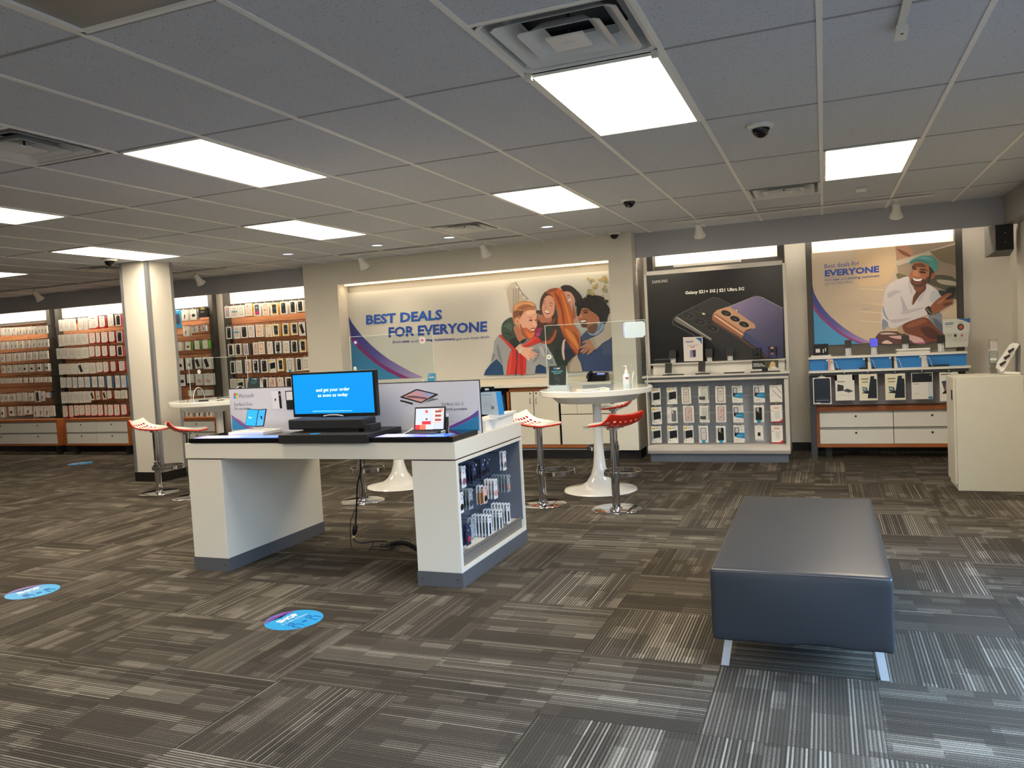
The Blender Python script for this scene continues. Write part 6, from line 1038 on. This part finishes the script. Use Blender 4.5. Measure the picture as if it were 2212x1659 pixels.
# cables hanging under the desk
CB_ = mat((16, 16, 18), .5)
def C(pts, r, name, lb):
    m = MB(); P = [Vector(p) for p in pts]; S = []
    for i in range(len(P)-1):
        p0, p1, p2, p3 = P[max(i-1, 0)], P[i], P[i+1], P[min(i+2, len(P)-1)]
        for k in range(6):
            u = k/6; S.append(.5*((2*p1)+(p2-p0)*u+(2*p0-5*p1+4*p2-p3)*u*u+(-p0+3*p1-3*p2+p3)*u**3))
    S.append(P[-1]); m.tube(S, r, CB_, 8); return m
K = lambda x, y, Y: at(700+x/6.38, 960+y/6.38, Y)
m = C([K(500, 210, 4.74)+Vector((0, 0, .02)), K(500, 380, 4.74), K(460, 560, 4.74), K(450, 800, 4.74), K(436, 1100, 4.74)], .006, '', ''); m.tube([K(436, 1100, 4.74), K(432, 1130, 4.74), K(422, 1200, 4.74), K(410, 1255, 4.74)], [.006, .018, .018, .008], CB_); m.tube([K(412, 1255, 4.74), K(403, 1285, 4.74)], .011, mat((230, 210, 150), .4))
S = C([K(405, 1285, 4.74), K(440, 1335, 4.74), K(540, 1355, 4.75), K(690, 1330, 4.76), K(860, 1335, 4.76)], .006, '', ''); m.add(S.v, S.f, CB_, True)
solo(m, 'power_cable', 'thick black power cable with plug hanging under the sales desk', 'cable')
solo(C([K(530, 215, 4.72)+Vector((0, 0, .02)), K(560, 270, 4.72), K(500, 400, 4.72), K(530, 620, 4.72), K(520, 740, 4.72), K(440, 880, 4.72), K(370, 1050, 4.72), K(362, 1250, 4.72), K(390, 1440, 4.71), K(520, 1512, 4.7), K(640, 1440, 4.7), K(690, 1340, 4.71)], .0028, '', ''), 'thin_cable', 'thin black cable looping down from the sales desk to the carpet', 'cable')
m = MB(); P0, P1 = atz(845, 1172, .04), atz(905, 1186, .04); N = 420; pts = []
for i in range(N):
    u = i/(N-1); a = u*26*2*math.pi; x = P0.x+(P1.x-P0.x)*u; y = P0.y+(P1.y-P0.y)*u; z = .03+.03*math.sin(u*3.1); pts.append((x+.002*math.sin(a), y+.014*math.cos(a), max(z+.014*math.sin(a), .006)))
m.tube(pts, .0045, CB_, 5)
for k in range(5):
    c = atz(825+k*11, 1185-k*2, .0); m.tube([(c.x+.08*math.cos(a)*(1-.1*k), c.y+.05*math.sin(a)+.01*k, .006+.004*k+.003*math.sin(3*a)) for a in [i*math.pi/12 for i in range(25)]], .0035, CB_, 6)
solo(m, 'coiled_cord', 'tangled coiled black cord on the carpet beneath the sales desk', 'cord')
# accessories on pegs in the niche at the right end of the desk (they face the aisle, +x)
def nz(x, y, X): return atx(960+x/4.61, 930+y/4.61, X)
CARDW, CARDN, CLR = mat((226, 228, 232), .35), mat((42, 56, 88), .35), mat((150, 160, 168), .15)
def hang_card(x, y, X, n, h, w, body, dot, lb, step=.022, wave=True, bar=None, base=None):
    """n cards on one peg; x,y is the middle of the front card in the traced view"""
    h *= 1.12; w *= 1.15; c = nz(x, y, X); peg = bpy.data.objects.new('peg_hook', PEG); COL.objects.link(peg); peg.parent = desk; wl = wloc(desk)
    zt_ = c.z+h/2; peg.location = (X+.014-wl.x, c.y-wl.y, zt_-.012-wl.z); peg.rotation_euler = (0, 0, math.pi/2); peg.scale = (1, X+.014-(rx0+.035), 1)
    for k in range(n):
        Xk = X-k*step
        if Xk < rx0+.045: break
        m = MB(); pts = []
        for i in range(17):
            v = i/16; ww = w/2*(1-.16*(1-math.cos(v*2*math.pi*2))/2 if wave else 1); pts.append((ww, -h/2+h*v))
        out = [(Xk, c.y+a, c.z+b) for a, b in pts]+[(Xk, c.y-a, c.z+b) for a, b in reversed(pts)]
        if not wave: q = .006; out = [(Xk, c.y+a, c.z+b) for a, b in ((-w/2+q, -h/2), (w/2-q, -h/2), (w/2, -h/2+q), (w/2, h/2-q), (w/2-q, h/2), (-w/2+q, h/2), (-w/2, h/2-q), (-w/2, -h/2+q))]
        m.prism(out, (-.0035, 0, 0), body)
        e = .0006
        if bar: m.poly([(Xk+e, c.y+a, c.z+b) for a, b in ((-.011, -h*.4), (.011, -h*.4), (.013, -h*.36), (.013, h*.08), (.011, h*.12), (-.011, h*.12), (-.013, h*.08), (-.013, -h*.36))], bar); m.poly([(Xk+e, c.y+a, c.z+b) for a, b in ((-.012, h*.34), (.012, h*.34), (.012, h*.4), (-.012, h*.4))], mat((60, 40, 46), .4)); m.poly([(Xk+e, c.y+a, c.z+b) for a, b in ((-.02, h*.22), (.02, h*.22), (.02, h*.24), (-.02, h*.24))], mat((120, 120, 126), .4))
        if dot:
            r = .02; m.poly([(Xk+.004, c.y+r*math.cos(a), c.z-h*.2+r*math.sin(a)) for a in [i*math.pi/8 for i in range(16)]], dot); m.poly([(Xk+e, c.y+.006*math.cos(a), c.z+h*.2+.006*math.sin(a)) for a in [i*math.pi/6 for i in range(12)]], mat((190, 60, 70), .4) if body is CARDW else mat((206, 210, 220), .4))
        if base: m.poly([(Xk+e, c.y+a, c.z+b) for a, b in ((-w*.45, -h*.45), (w*.45, -h*.45), (w*.45, h*.12), (-w*.45, h*.12))], base)
        tagtxt = lb if k == 0 else ['card hanging just behind: ', 'third card behind: ', 'fourth card behind: ', 'fifth card behind: ', 'sixth card behind: '][k-1]+lb
        tagtxt = ' '.join(tagtxt.split()[:16])
        solo(m, 'accessory_card', tagtxt, 'accessory card', 'cards on pegs in the sales desk niche')
XF = -2.03
DK = mat((20, 22, 26), .3)
hang_card(192, 462, XF, 3, .115, .055, CARDW, mat((150, 90, 110), .4), 'white card with flag grip, top row nearest corner')
hang_card(300, 428, XF, 4, .115, .055, CARDN, DK, 'navy card with black grip, top row')
hang_card(385, 378, XF, 3, .115, .055, CARDN, DK, 'navy card with black grip, second peg of top row')
hang_card(432, 355, XF-.05, 2, .10, .05, CARDN, DK, 'navy card at the back of top row')
hang_card(600, 300, XF, 2, .115, .05, CARDW, mat((120, 120, 124), .2), 'white card with grey car grip, far end of top row')
hang_card(170, 720, XF, 2, .11, .05, CARDW, DK, 'white card cut by niche edge, middle row')
hang_card(262, 680, XF-.02, 6, .115, .055, CLR, mat((60, 70, 84), .3), 'clear blister card, middle row', step=.02)
hang_card(408, 640, XF, 1, .10, .05, mat((226, 184, 172), .35), DK, 'pink card with black grip, middle row', wave=False)
hang_card(372, 640, XF-.03, 2, .11, .05, CARDW, None, 'clear topped gold card, middle row', wave=False, base=mat((206, 150, 50), .35))
hang_card(512, 580, XF, 4, .115, .055, CARDW, mat((226, 160, 146), .4), 'white card with pink grip, middle row')
hang_card(640, 525, XF, 6, .105, .05, CLR, mat((206, 150, 146), .3), 'clear card with pink grip, far middle row')
hang_card(240, 1035, XF, 3, .115, .055, CARDN, mat((180, 50, 80), .3), 'navy card with red grip, bottom row nearest corner')
hang_card(285, 965, XF-.08, 2, .11, .05, CLR, None, 'clear card, bottom row behind the navy one')
hang_card(455, 945, XF, 6, .125, .055, CARDW, None, 'white card with navy strap, bottom row', wave=False, bar=mat((30, 36, 66), .3))
hang_card(562, 888, XF, 6, .125, .055, CARDW, None, 'white card with green strap, bottom row', wave=False, bar=mat((30, 74, 62), .3))
hang_card(638, 825, XF, 6, .125, .055, CARDW, None, 'white card with black strap, far bottom row', wave=False, bar=mat((24, 24, 28), .3))
# ================================================================ PEDESTAL TABLES
GW = mat((234, 233, 226), .12, coat=.5)
def pedestal(x, y, lb, r=.52, zt=.95):
    t = empty('pedestal_table', (x, y, 0), lb, 'table', 'round white pedestal tables')
    part(MB().lathe([(0, zt), (r-.006, zt), (r, zt-.006), (r, zt-.046), (r-.006, zt-.052), (0, zt-.052)], GW, 72, (x, y)), 'tabletop', t)
    part(MB().lathe([(0, zt-.0525), (r-.09, zt-.0525), (r-.16, zt-.118), (r-.17, zt-.122), (0, zt-.122)], mat((206, 208, 208), .3), 56, (x, y)), 'apron', t, label='tapered grey apron')
    part(MB().lathe([(0, zt-.1225), (.040, zt-.1225), (.042, .45), (.048, .32), (.060, .22), (.085, .14), (.125, .08), (.17, .048), (.27, .026), (.333, .012), (.34, 0), (0, 0)], GW, 56, (x, y)), 'pedestal', t)
    return t
TR, TM, TL = (-1.975, 7.06), (-4.12, 7.09), (-6.42, 7.10)
pedestal(*TR, 'round white pedestal table in front of the storage cabinet, holding hand sanitizer')
pedestal(*TM, 'round white pedestal table hidden behind the monitor, only its foot in view'); pedestal(*TL, 'round white pedestal table right of the column, holding a small black phone')
# ---- bar stools
def seat_mesh():
    m = MB(); NU, NV = 14, 20
    def S(u, v):
        sl = v*.44; w = .19*(math.sqrt(max(0, 1-((.34-v)/.34)**1.8)) if v < .34 else 1)*(1-.16*max(0, (v-.72)/.28)**2); w = max(w, .012)
        if sl < .25: x, z = .20-sl, .006*math.cos(sl*12)
        else: th = (sl-.25)/.155; x, z = -.05-.155*math.sin(th), .155*(1-math.cos(th))-.006
        z += .030*abs(u)**2.4*min(1, max(0, v-.25)*3)*(1-.4*max(0, v-.7)/.3); x += .018*abs(u)**3*max(0, v-.6)*2
        return (x, u*w, z)
    def hole(i, j): return 9 <= j <= 17 and 2 <= i <= 11 and (j-9) % 3 == 1 and False
    # coarse cells with round openings
    CU, CV = 7, 10
    for i in range(CU):
        for j in range(CV):
            u0, u1, v0, v1 = -1+2*i/CU, -1+2*(i+1)/CU, j/CV, (j+1)/CV; uc, vc = (u0+u1)/2, (v0+v1)/2
            ring = [(u1, vc), (u1, v1), (uc, v1), (u0, v1), (u0, vc), (u0, v0), (uc, v0), (u1, v0)]
            if 5 <= j <= 8 and 1 <= i <= 5:
                inner = [(uc+(u1-u0)*.36*math.cos(k*math.pi/4), vc+(v1-v0)*.34*math.sin(k*math.pi/4)) for k in range(8)]
                vs = [S(*p) for p in ring]+[S(*p) for p in inner]; m.add(vs, [(k, (k+1) % 8, 8+(k+1) % 8, 8+k) for k in range(8)], SEATW, True)
            else: m.add([S(*p) for p in ring]+[S(uc, vc)], [(k, (k+1) % 8, 8) for k in range(8)], SEATW, True)
    return m
def make_stool():
    t = empty('bar_stool', (0, 0, 0), 'x', 'stool', 'red and white bar stools'); zs = .70
    m = seat_mesh(); m.v = [(x, y, z+zs) for x, y, z in m.v]; m.mats.append(RED)
    o = part(m, 'seat', t, label='perforated seat, white above and red below')
    import bmesh
    b = bmesh.new(); b.from_mesh(o.data); bmesh.ops.remove_doubles(b, verts=b.verts, dist=.0008); bmesh.ops.recalc_face_normals(b, faces=b.faces)
    if sum(f.normal.z*f.calc_area() for f in b.faces) < 0: bmesh.ops.reverse_faces(b, faces=b.faces)
    b.to_mesh(o.data); b.free()
    s = o.modifiers.new('sub', 'SUBSURF'); s.levels = s.render_levels = 1
    s = o.modifiers.new('shell', 'SOLIDIFY'); s.thickness = .016; s.offset = -1; s.material_offset = 1; s.material_offset_rim = 1
    part(MB().box(-.08, .08, -.05, .05, zs-.025, zs-.012, STEEL).lathe([(0, zs-.025), (.052, zs-.025), (.052, zs-.04), (.028, zs-.045), (0, zs-.045)], CHROME, 24), 'seat_plate', t)
    part(MB().lathe([(.027, zs-.045), (.027, .35), (.033, .345), (.033, .025), (.05, .018), (.05, .012)], CHROME, 28), 'column', t, label='chrome gas lift column')
    part(MB().lathe([(0, .014), (.19, .012), (.205, .006), (.205, 0), (0, 0)], CHROME, 64), 'base', t, label='mirror polished round base')
    f = bpy.data.objects.new('footrest', None); 
    m = MB(); R_, n = .155, 48; pr = [(-.003, -.018), (.003, -.018), (.003, .018), (-.003, .018)]
    vs = [((R_+a)*math.cos(2*math.pi*i/n)+R_-.02, (R_+a)*math.sin(2*math.pi*i/n), .285+c) for i in range(n) for a, c in pr]; m.add(vs, [(i*4+j, ((i+1) % n)*4+j, ((i+1) % n)*4+(j+1) % 4, i*4+(j+1) % 4) for i in range(n) for j in range(4)], CHROME, True)
    m.lathe([(.034, .262), (.04, .262), (.04, .308), (.034, .308)], CHROME, 24); part(m, 'footrest', t, label='chrome ring footrest')
    return t
st = make_stool(); done = False
for x, y, a, fa, lb in ((-6.69, 6.42, 22, 5, 'bar stool standing in front of the white column, nearest its black base'), (-6.07, 6.25, 52, 60, 'bar stool with red perforated back turned this way, beside the sales desk corner'),
    (-4.06, 6.28, 80, 95, 'bar stool seen only as chrome column and base beneath the sales desk'), (-2.30, 6.36, -5, 5, 'bar stool right behind the sales desk end, white seat sticking out'),
    (-1.62, 6.24, 142, 75, 'bar stool with red perforated seat in front of the right pedestal table'), (-2.02, 7.85, 195, 180, 'bar stool behind the right pedestal table with white perforated seat')):
    o = st if not done else copy_tree(st); done = True
    o.location = (x, y, 0); o.rotation_euler = (0, 0, math.radians(a)); o['label'] = lb
    for c in o.children:
        if c.name.startswith('footrest'): c.rotation_euler = (0, 0, math.radians(fa-a))
# ---- things on the tables
ZT = .951
def guard(x0, x1, y, z1, lb, stickers=()):
    t = empty('acrylic_guard', ((x0+x1)/2, y, ZT), lb, 'sneeze guard', 'clear acrylic guards on the tables'); part(bl(x0, x1, y, y+.005, ZT, z1, ACRYL), 'sheet', t)
    m = MB()
    for e0_, e1_, f0, f1 in ((x0, x1, z1-.002, z1+.001), (x0-.001, x0+.002, ZT, z1), (x1-.002, x1+.001, ZT, z1)): m.box(e0_, e1_, y-.0005, y+.0055, f0, f1, mat((206, 220, 216), .15))
    part(m, 'polished_edge', t)
    for x in (x0+.12, x1-.12): part(MB().tube([(x, y-.09*math.cos(a), ZT+.004+.13*math.sin(a)) for a in [math.pi*i/14 for i in range(15)]], .004, WHITE, 6), 'foot', t, label='white arched foot')
    for px_, py_, r, c, c2 in stickers:
        p = at(px_, py_, y-.002); m = MB().ell((p.x, y-.002, p.z), (r, 0, 0), (0, 0, r), mat(c, .4), 24)
        if c2: m.box(p.x-r*.4, p.x+r*.4, y-.0036, y-.003, p.z-r*.3, p.z+r*.35, mat(c2, .4))
        part(m, 'sticker', t, label='round sticker')
gx0, gx1 = at(757, 760, 7.08).x, at(936, 760, 7.08).x
guard(gx0, gx1, 7.08, at(850, 722, 7.08).z, 'clear acrylic guard before the BEST DEALS lettering, with round stickers', ((768, 740, .03, (92, 50, 120), (226, 210, 226)), (767, 796, .02, (206, 214, 206), (150, 176, 166)), (912, 735, .036, (206, 204, 206), (190, 110, 120))))
gx0, gx1 = at(1177, 760, 7.1).x, at(1396, 760, 7.1).x
guard(max(gx0, TR[0]-.48), min(gx1, TR[0]+.48), 7.1, at(1300, 696, 7.1).z, 'clear acrylic guard on the table with the hand sanitizer', ((1186, 771, .024, (212, 214, 204), (130, 140, 132)),))
gx0, gx1 = at(370, 760, 7.15).x, at(505, 760, 7.15).x
guard(TL[0]-.44, TL[0]+.40, 7.15, 1.42, 'clear acrylic guard on the table by the column', ((430, 803, .024, (222, 224, 216), (150, 160, 152)),))
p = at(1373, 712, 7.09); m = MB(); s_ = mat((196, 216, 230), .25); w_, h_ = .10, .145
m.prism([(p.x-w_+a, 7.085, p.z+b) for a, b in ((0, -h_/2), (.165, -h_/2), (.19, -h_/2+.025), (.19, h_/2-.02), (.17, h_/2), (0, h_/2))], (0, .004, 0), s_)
solo(m, 'blue_reflection_plate', 'pale blue rounded reflection shape on the clear guard beside the black poster', 'reflection')  # bluish reflection in the guard, modelled as a solid pale plate
p = at(1357, 713, 7.093); solo(bl(p.x-.045, p.x+.03, 7.092, 7.096, p.z-.055, p.z+.06, mat((150, 160, 226), .3, emit=.25)).tube([(p.x-.03, 7.09, p.z+.03), (p.x-.035, 7.09, p.z), (p.x-.01, 7.09, p.z-.04), (p.x+.01, 7.09, p.z-.05)], .003, WHITE, 6), 'lavender_reflection_plate', 'small lavender reflection shape with a white squiggle on the clear guard', 'card')  # lavender reflection in the guard, modelled as a faintly glowing plate
def tent(pq, Y, rgb, lb, big, art):
    m = MB(); q = [at(x, y, Y) for x, y in pq]; m.prism(q, (0, .005, 0), mat(rgb, .3)); 
    art(m); zb = min(v.z for v in q); m.box(min(v.x for v in q), max(v.x for v in q), Y, Y+.07, ZT, max(zb, ZT+.004), mat((176, 190, 196), .2)); m.prism([(q[1].x, Y+.005, q[1].z), (q[2].x, Y+.005, q[2].z), (q[1].x, Y+.08, ZT)], (.003, 0, 0), mat((196, 204, 204), .3)); return solo(m, 'table_sign', lb, 'sign')
def att(m, A, x, y, s):
    A.oval(x, y, 2.6*s, 2.8*s, (40, 160, 220)); A.bar(x-2.4*s, y-.5*s, x+2.4*s, y-.6*s, .7*s, (20, 60, 80)); A.text('AT&T', (x+4*s, y+2*s), (x+14*s, y+1.6*s), 4*s, (236, 240, 240), .03)
def aS(m):
    A = Art(m, 1160, 680, 8.5077, 6.80); att(m, A, 326, 988, 7); A.text('SHOP AT A SAFE', (268, 1056), (470, 1050), 24, (110, 196, 220), .02); A.text('DISTANCE', (306, 1088), (434, 1084), 22, (110, 196, 220), .02)
    for cx_, cy_ in ((345, 1135), (395, 1168)):
        for rx, ry, dy in ((18, 30, 0), (13, 16, 50)):
            for k in range(14):
                a0, a1 = k*math.pi/7, (k+1)*math.pi/7; A.shape([(cx_+rx*math.cos(a0), cy_+dy+ry*math.sin(a0)), (cx_+rx*math.cos(a1), cy_+dy+ry*math.sin(a1)), (cx_+(rx-2.5)*math.cos(a1), cy_+dy+(ry-2.5)*math.sin(a1)), (cx_+(rx-2.5)*math.cos(a0), cy_+dy+(ry-2.5)*math.sin(a0))], (120, 140, 140), False); A.n -= 1
    A.bar(345, 1276, 400, 1274, 5, (90, 170, 196))
tent(((1186, 832), (1222, 832), (1223, 790), (1186, 791)), 6.80, (46, 54, 56), 'dark SHOP AT A SAFE DISTANCE sign on the table near the black poster', True, aS)
def aL(m): A = Art(m, 480, 620, 7.215, 6.95); att(m, A, 470, 1436, 5); A.bar(432, 1478, 545, 1468, 8, (80, 150, 176)); A.bar(452, 1500, 525, 1494, 8, (80, 150, 176))
tent(((534, 842), (561, 842), (561, 815), (537, 815)), 6.95, (58, 68, 70), 'dark table sign in front of the phone case rack, by the column', False, aL)
def aM(m): A = Art(m, 780, 800, 6.1444, 6.95); A.shape([(890, 40), (990, 38), (985, 90), (890, 92)], (70, 140, 180), False); A.oval(910, 54, 7, 7, (226, 236, 240)); A.text('SHOP', (898, 106), (968, 104), 24, (226, 236, 240), .03); 
tent(((923, 830), (938, 830), (941, 807), (925, 807)), 6.95, (60, 140, 186), 'small blue table sign seen just above the advertising board', False, aM)
p = at(1354, 827, 7.0); t = empty('sanitizer_bottle', (p.x, 7.0, ZT), 'clear hand sanitizer pump bottle on the right pedestal table', 'bottle')
part(MB().lathe([(0, ZT), (.03, ZT), (.033, ZT+.01), (.033, ZT+.10), (.026, ZT+.118), (.014, ZT+.125), (0, ZT+.125)], mat((196, 214, 224), .08, alpha=1), 24, (p.x, 7.0)), 'bottle_body', t); part(MB().lathe([(0, ZT+.1255), (.016, ZT+.1255), (.014, ZT+.15), (.006, ZT+.16), (.006, ZT+.185), (.012, ZT+.187), (.012, ZT+.195), (0, ZT+.196)], WHITE, 20, (p.x, 7.0)).box(p.x-.03, p.x, 6.994, 7.006, ZT+.187, ZT+.194, WHITE), 'pump', t, label='white pump')
part(bl(p.x-.0, p.x+.028, 6.960, 6.972, ZT+.03, ZT+.1, mat((226, 214, 216), .4)).box(p.x+.0, p.x+.026, 6.957, 6.96, ZT+.075, ZT+.09, mat((150, 60, 90), .4)), 'label', t)
p = at(1290, 826, 6.9); solo(MB().tube([(p.x-.16, 6.78, ZT+.004), (p.x-.08, 6.76, ZT+.004), (p.x+.02, 6.8, ZT+.004), (p.x+.06, 6.86, ZT+.012), (p.x+.12, 6.84, ZT+.004), (p.x+.14, 6.78, ZT+.004), (p.x+.06, 6.76, ZT+.004)], .004, WHITE, 6), 'white_cable', 'loose white cable lying on the right pedestal table', 'cable')
p = at(438, 855, 6.8); solo(bl(p.x-.05, p.x+.05, 6.78, 6.83, ZT, ZT+.012, BLACK), 'handset', 'small black device lying on the table by the column', 'phone', bevel=.003)
p = at(470, 855, 6.9); solo(MB().tube([(p.x-.03, 6.8, ZT+.004), (p.x+.05, 6.78, ZT+.004), (p.x+.14, 6.82, ZT+.02), (p.x+.18, 6.9, ZT+.004), (p.x+.08, 6.92, ZT+.004)], .004, WHITE, 6), 'white_cable', 'loose white cable lying on the table by the column', 'cable')
# ================================================================ OTTOMAN
OX0, OX1, OY0, OY1, OZ0, OZ1 = -.462, .212, 3.22, 4.70, .158, .448
t = empty('ottoman', ((OX0+OX1)/2, (OY0+OY1)/2, 0), 'long dark grey leather ottoman bench on splayed metal legs', 'ottoman')
LEA = mat((40, 43, 48), .36, noise=.05)
m = MB(); NX, NY, NZ = 20, 36, 8; idx = {}
def OP(i, j, k):
    u, v, w = i/NX*2-1, j/NY*2-1, k/NZ*2-1
    x = (OX0+OX1)/2+u*(OX1-OX0)/2; y = (OY0+OY1)/2+v*(OY1-OY0)/2; z = (OZ0+OZ1)/2+w*(OZ1-OZ0)/2
    if abs(u) == 1: x += u*(.010*(1-w*w)*(1-v*v)-.003*(w < -.9))
    if abs(v) == 1: y += v*(.012*(1-w*w)*(1-u*u))
    if w == 1: z += .010*(1-u**4)*(1-v**4)
    if w == -1 and abs(v) == 1: z += .004*math.sin(u*4+.6)+.003*math.sin(9*u)
    if w == -1 and abs(u) == 1: z += .006*math.sin(v*9)
    return (x, y, z)
for ax in range(3):
    for s_ in (0, 1):
        N_ = [NX, NY, NZ]; A1, A2 = [q for q in range(3) if q != ax]
        for a in range(N_[A1]):
            for b in range(N_[A2]):
                P = []
                for da, db in ((0, 0), (1, 0), (1, 1), (0, 1)):
                    c = [0, 0, 0]; c[ax] = N_[ax]*s_; c[A1] = a+da; c[A2] = b+db; P.append(OP(*c))
                m.add(P, [(0, 1, 2, 3)], LEA, True)
o = part(m, 'upholstery', t)
import bmesh
b = bmesh.new(); b.from_mesh(o.data); bmesh.ops.remove_doubles(b, verts=b.verts, dist=.0005); bmesh.ops.recalc_face_normals(b, faces=b.faces); b.to_mesh(o.data); b.free()
bv = o.modifiers.new('edge', 'BEVEL'); bv.width = .012; bv.segments = 3; bv.limit_method = 'ANGLE'; bv.angle_limit = .9
m = MB()
for x, s_ in ((OX0, -1), (OX1, 1)): m.tube([(x-s_*.006, OY0+.004, OZ0+.02), (x-s_*.006, OY0+.004, OZ1-.02)], .003, mat((50, 50, 54), .5), 6)
m.tube([(OX0+.02, OY0+.002, OZ1-.010), (0, OY0-.0, OZ1-.006), (OX1-.02, OY0+.002, OZ1-.010)], .0028, mat((50, 50, 54), .5), 6); part(m, 'seam_piping', t)
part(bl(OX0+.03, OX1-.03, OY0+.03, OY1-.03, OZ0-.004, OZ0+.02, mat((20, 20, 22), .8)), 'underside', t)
LG = mat((196, 200, 206), .35, .7)
for sx in (-1, 1):
    for sy in (-1, 1):
        x = OX0+.055 if sx < 0 else OX1-.055; y = OY0+.16 if sy < 0 else OY1-.16
        fx, fy = x+sx*.025, y+sy*.03; m = MB()
        m.add([(fx-.016, fy-.005, 0), (fx+.016, fy-.005, 0), (fx+.016, fy+.005, 0), (fx-.016, fy+.005, 0), (x-.016, y-.005, OZ0+.0), (x+.016, y-.005, OZ0+.0), (x+.016, y+.005, OZ0), (x-.016, y+.005, OZ0)], [(0, 3, 2, 1), (4, 5, 6, 7), (0, 1, 5, 4), (1, 2, 6, 5), (2, 3, 7, 6), (3, 0, 4, 7)], LG); part(m, 'leg', t)
# ================================================================ FLOOR DECALS
def decal(x, y, r, ang, lb, detail=True):
    m = MB(); z = .0012; u = Vector((math.cos(ang), math.sin(ang), 0)); v = Vector((-u.y, u.x, 0)); c = Vector((x, y, 0)); P = lambda a, b, k=0: c+u*a*r+v*b*r+Vector((0, 0, z+.0006*k))
    m.prism([P(math.cos(i*math.pi/32), math.sin(i*math.pi/32)) for i in range(64)], (0, 0, -z+.0001), mat((40, 160, 222), .35))
    if detail:
        m.poly([P(math.cos(a), math.sin(a), 1) for a in [math.radians(q) for q in range(38, 143, 5)]]+[P(.5, .72, 1), P(0, .60, 1), P(-.5, .66, 1)], mat((110, 110, 190), .35)); m.poly([P(.72, .66, 2), P(.4, .82, 2), P(0, .84, 2), P(-.4, .82, 2), P(-.74, .62, 2), P(-.4, .72, 2), P(0, .73, 2), P(.4, .71, 2)], mat((136, 40, 130), .35))
        text(m, 'SHOP', P(-.46, .14, 3), P(.46, .14, 3), P(-.46, .46, 3), mat((244, 248, 250), .35), .05); text(m, 'at a safe distance', P(-.60, -.08, 3), P(.60, -.08, 3), P(-.60, .06, 3), mat((214, 236, 248), .35))
        ink = mat((24, 90, 160), .35)
        for s_ in (-.42, .42):
            pr = lambda a, b: P(s_+a, b, 3)
            m.tube([pr(.11*math.cos(a), -.28+.1*math.sin(a)) for a in [i*math.pi/8 for i in range(17)]], .0016, ink, 4); m.tube([pr(-.06, -.42), pr(-.14, -.5), pr(-.15, -.68), pr(-.1, -.8)], .0016, ink, 4); m.tube([pr(.06, -.42), pr(.14, -.5), pr(.15, -.68), pr(.1, -.8)], .0016, ink, 4); m.tube([pr(-.06, -.42), pr(.06, -.42)], .0016, ink, 4)
        m.tube([P(-.1, -.46, 3), P(.1, -.46, 3)], .0016, ink, 4); m.tube([P(-.1, -.54, 3), P(.1, -.54, 3)], .0016, ink, 4)
    solo(m, 'floor_decal', lb, 'floor sticker', 'round blue distance stickers on the carpet')
decal(-2.665, 3.39, .152, math.radians(82), 'round blue SHOP sticker on the carpet in front of the sales desk'); decal(-4.70, 3.44, .152, math.radians(80), 'round blue SHOP sticker on the carpet near the left picture edge'); decal(-10.08, 8.27, .165, math.radians(80), 'farthest round blue floor sticker, in front of the phone racks')
p = atz(1785, 1027); solo(MB().lathe([(0, .004), (.06, .004), (.07, .002), (.07, .0)], mat((70, 66, 62), .3, .6), 28, (p.x, p.y)), 'floor_outlet', 'small round metal floor outlet cover in front of the watch display', 'outlet cover')
#@@NEXT
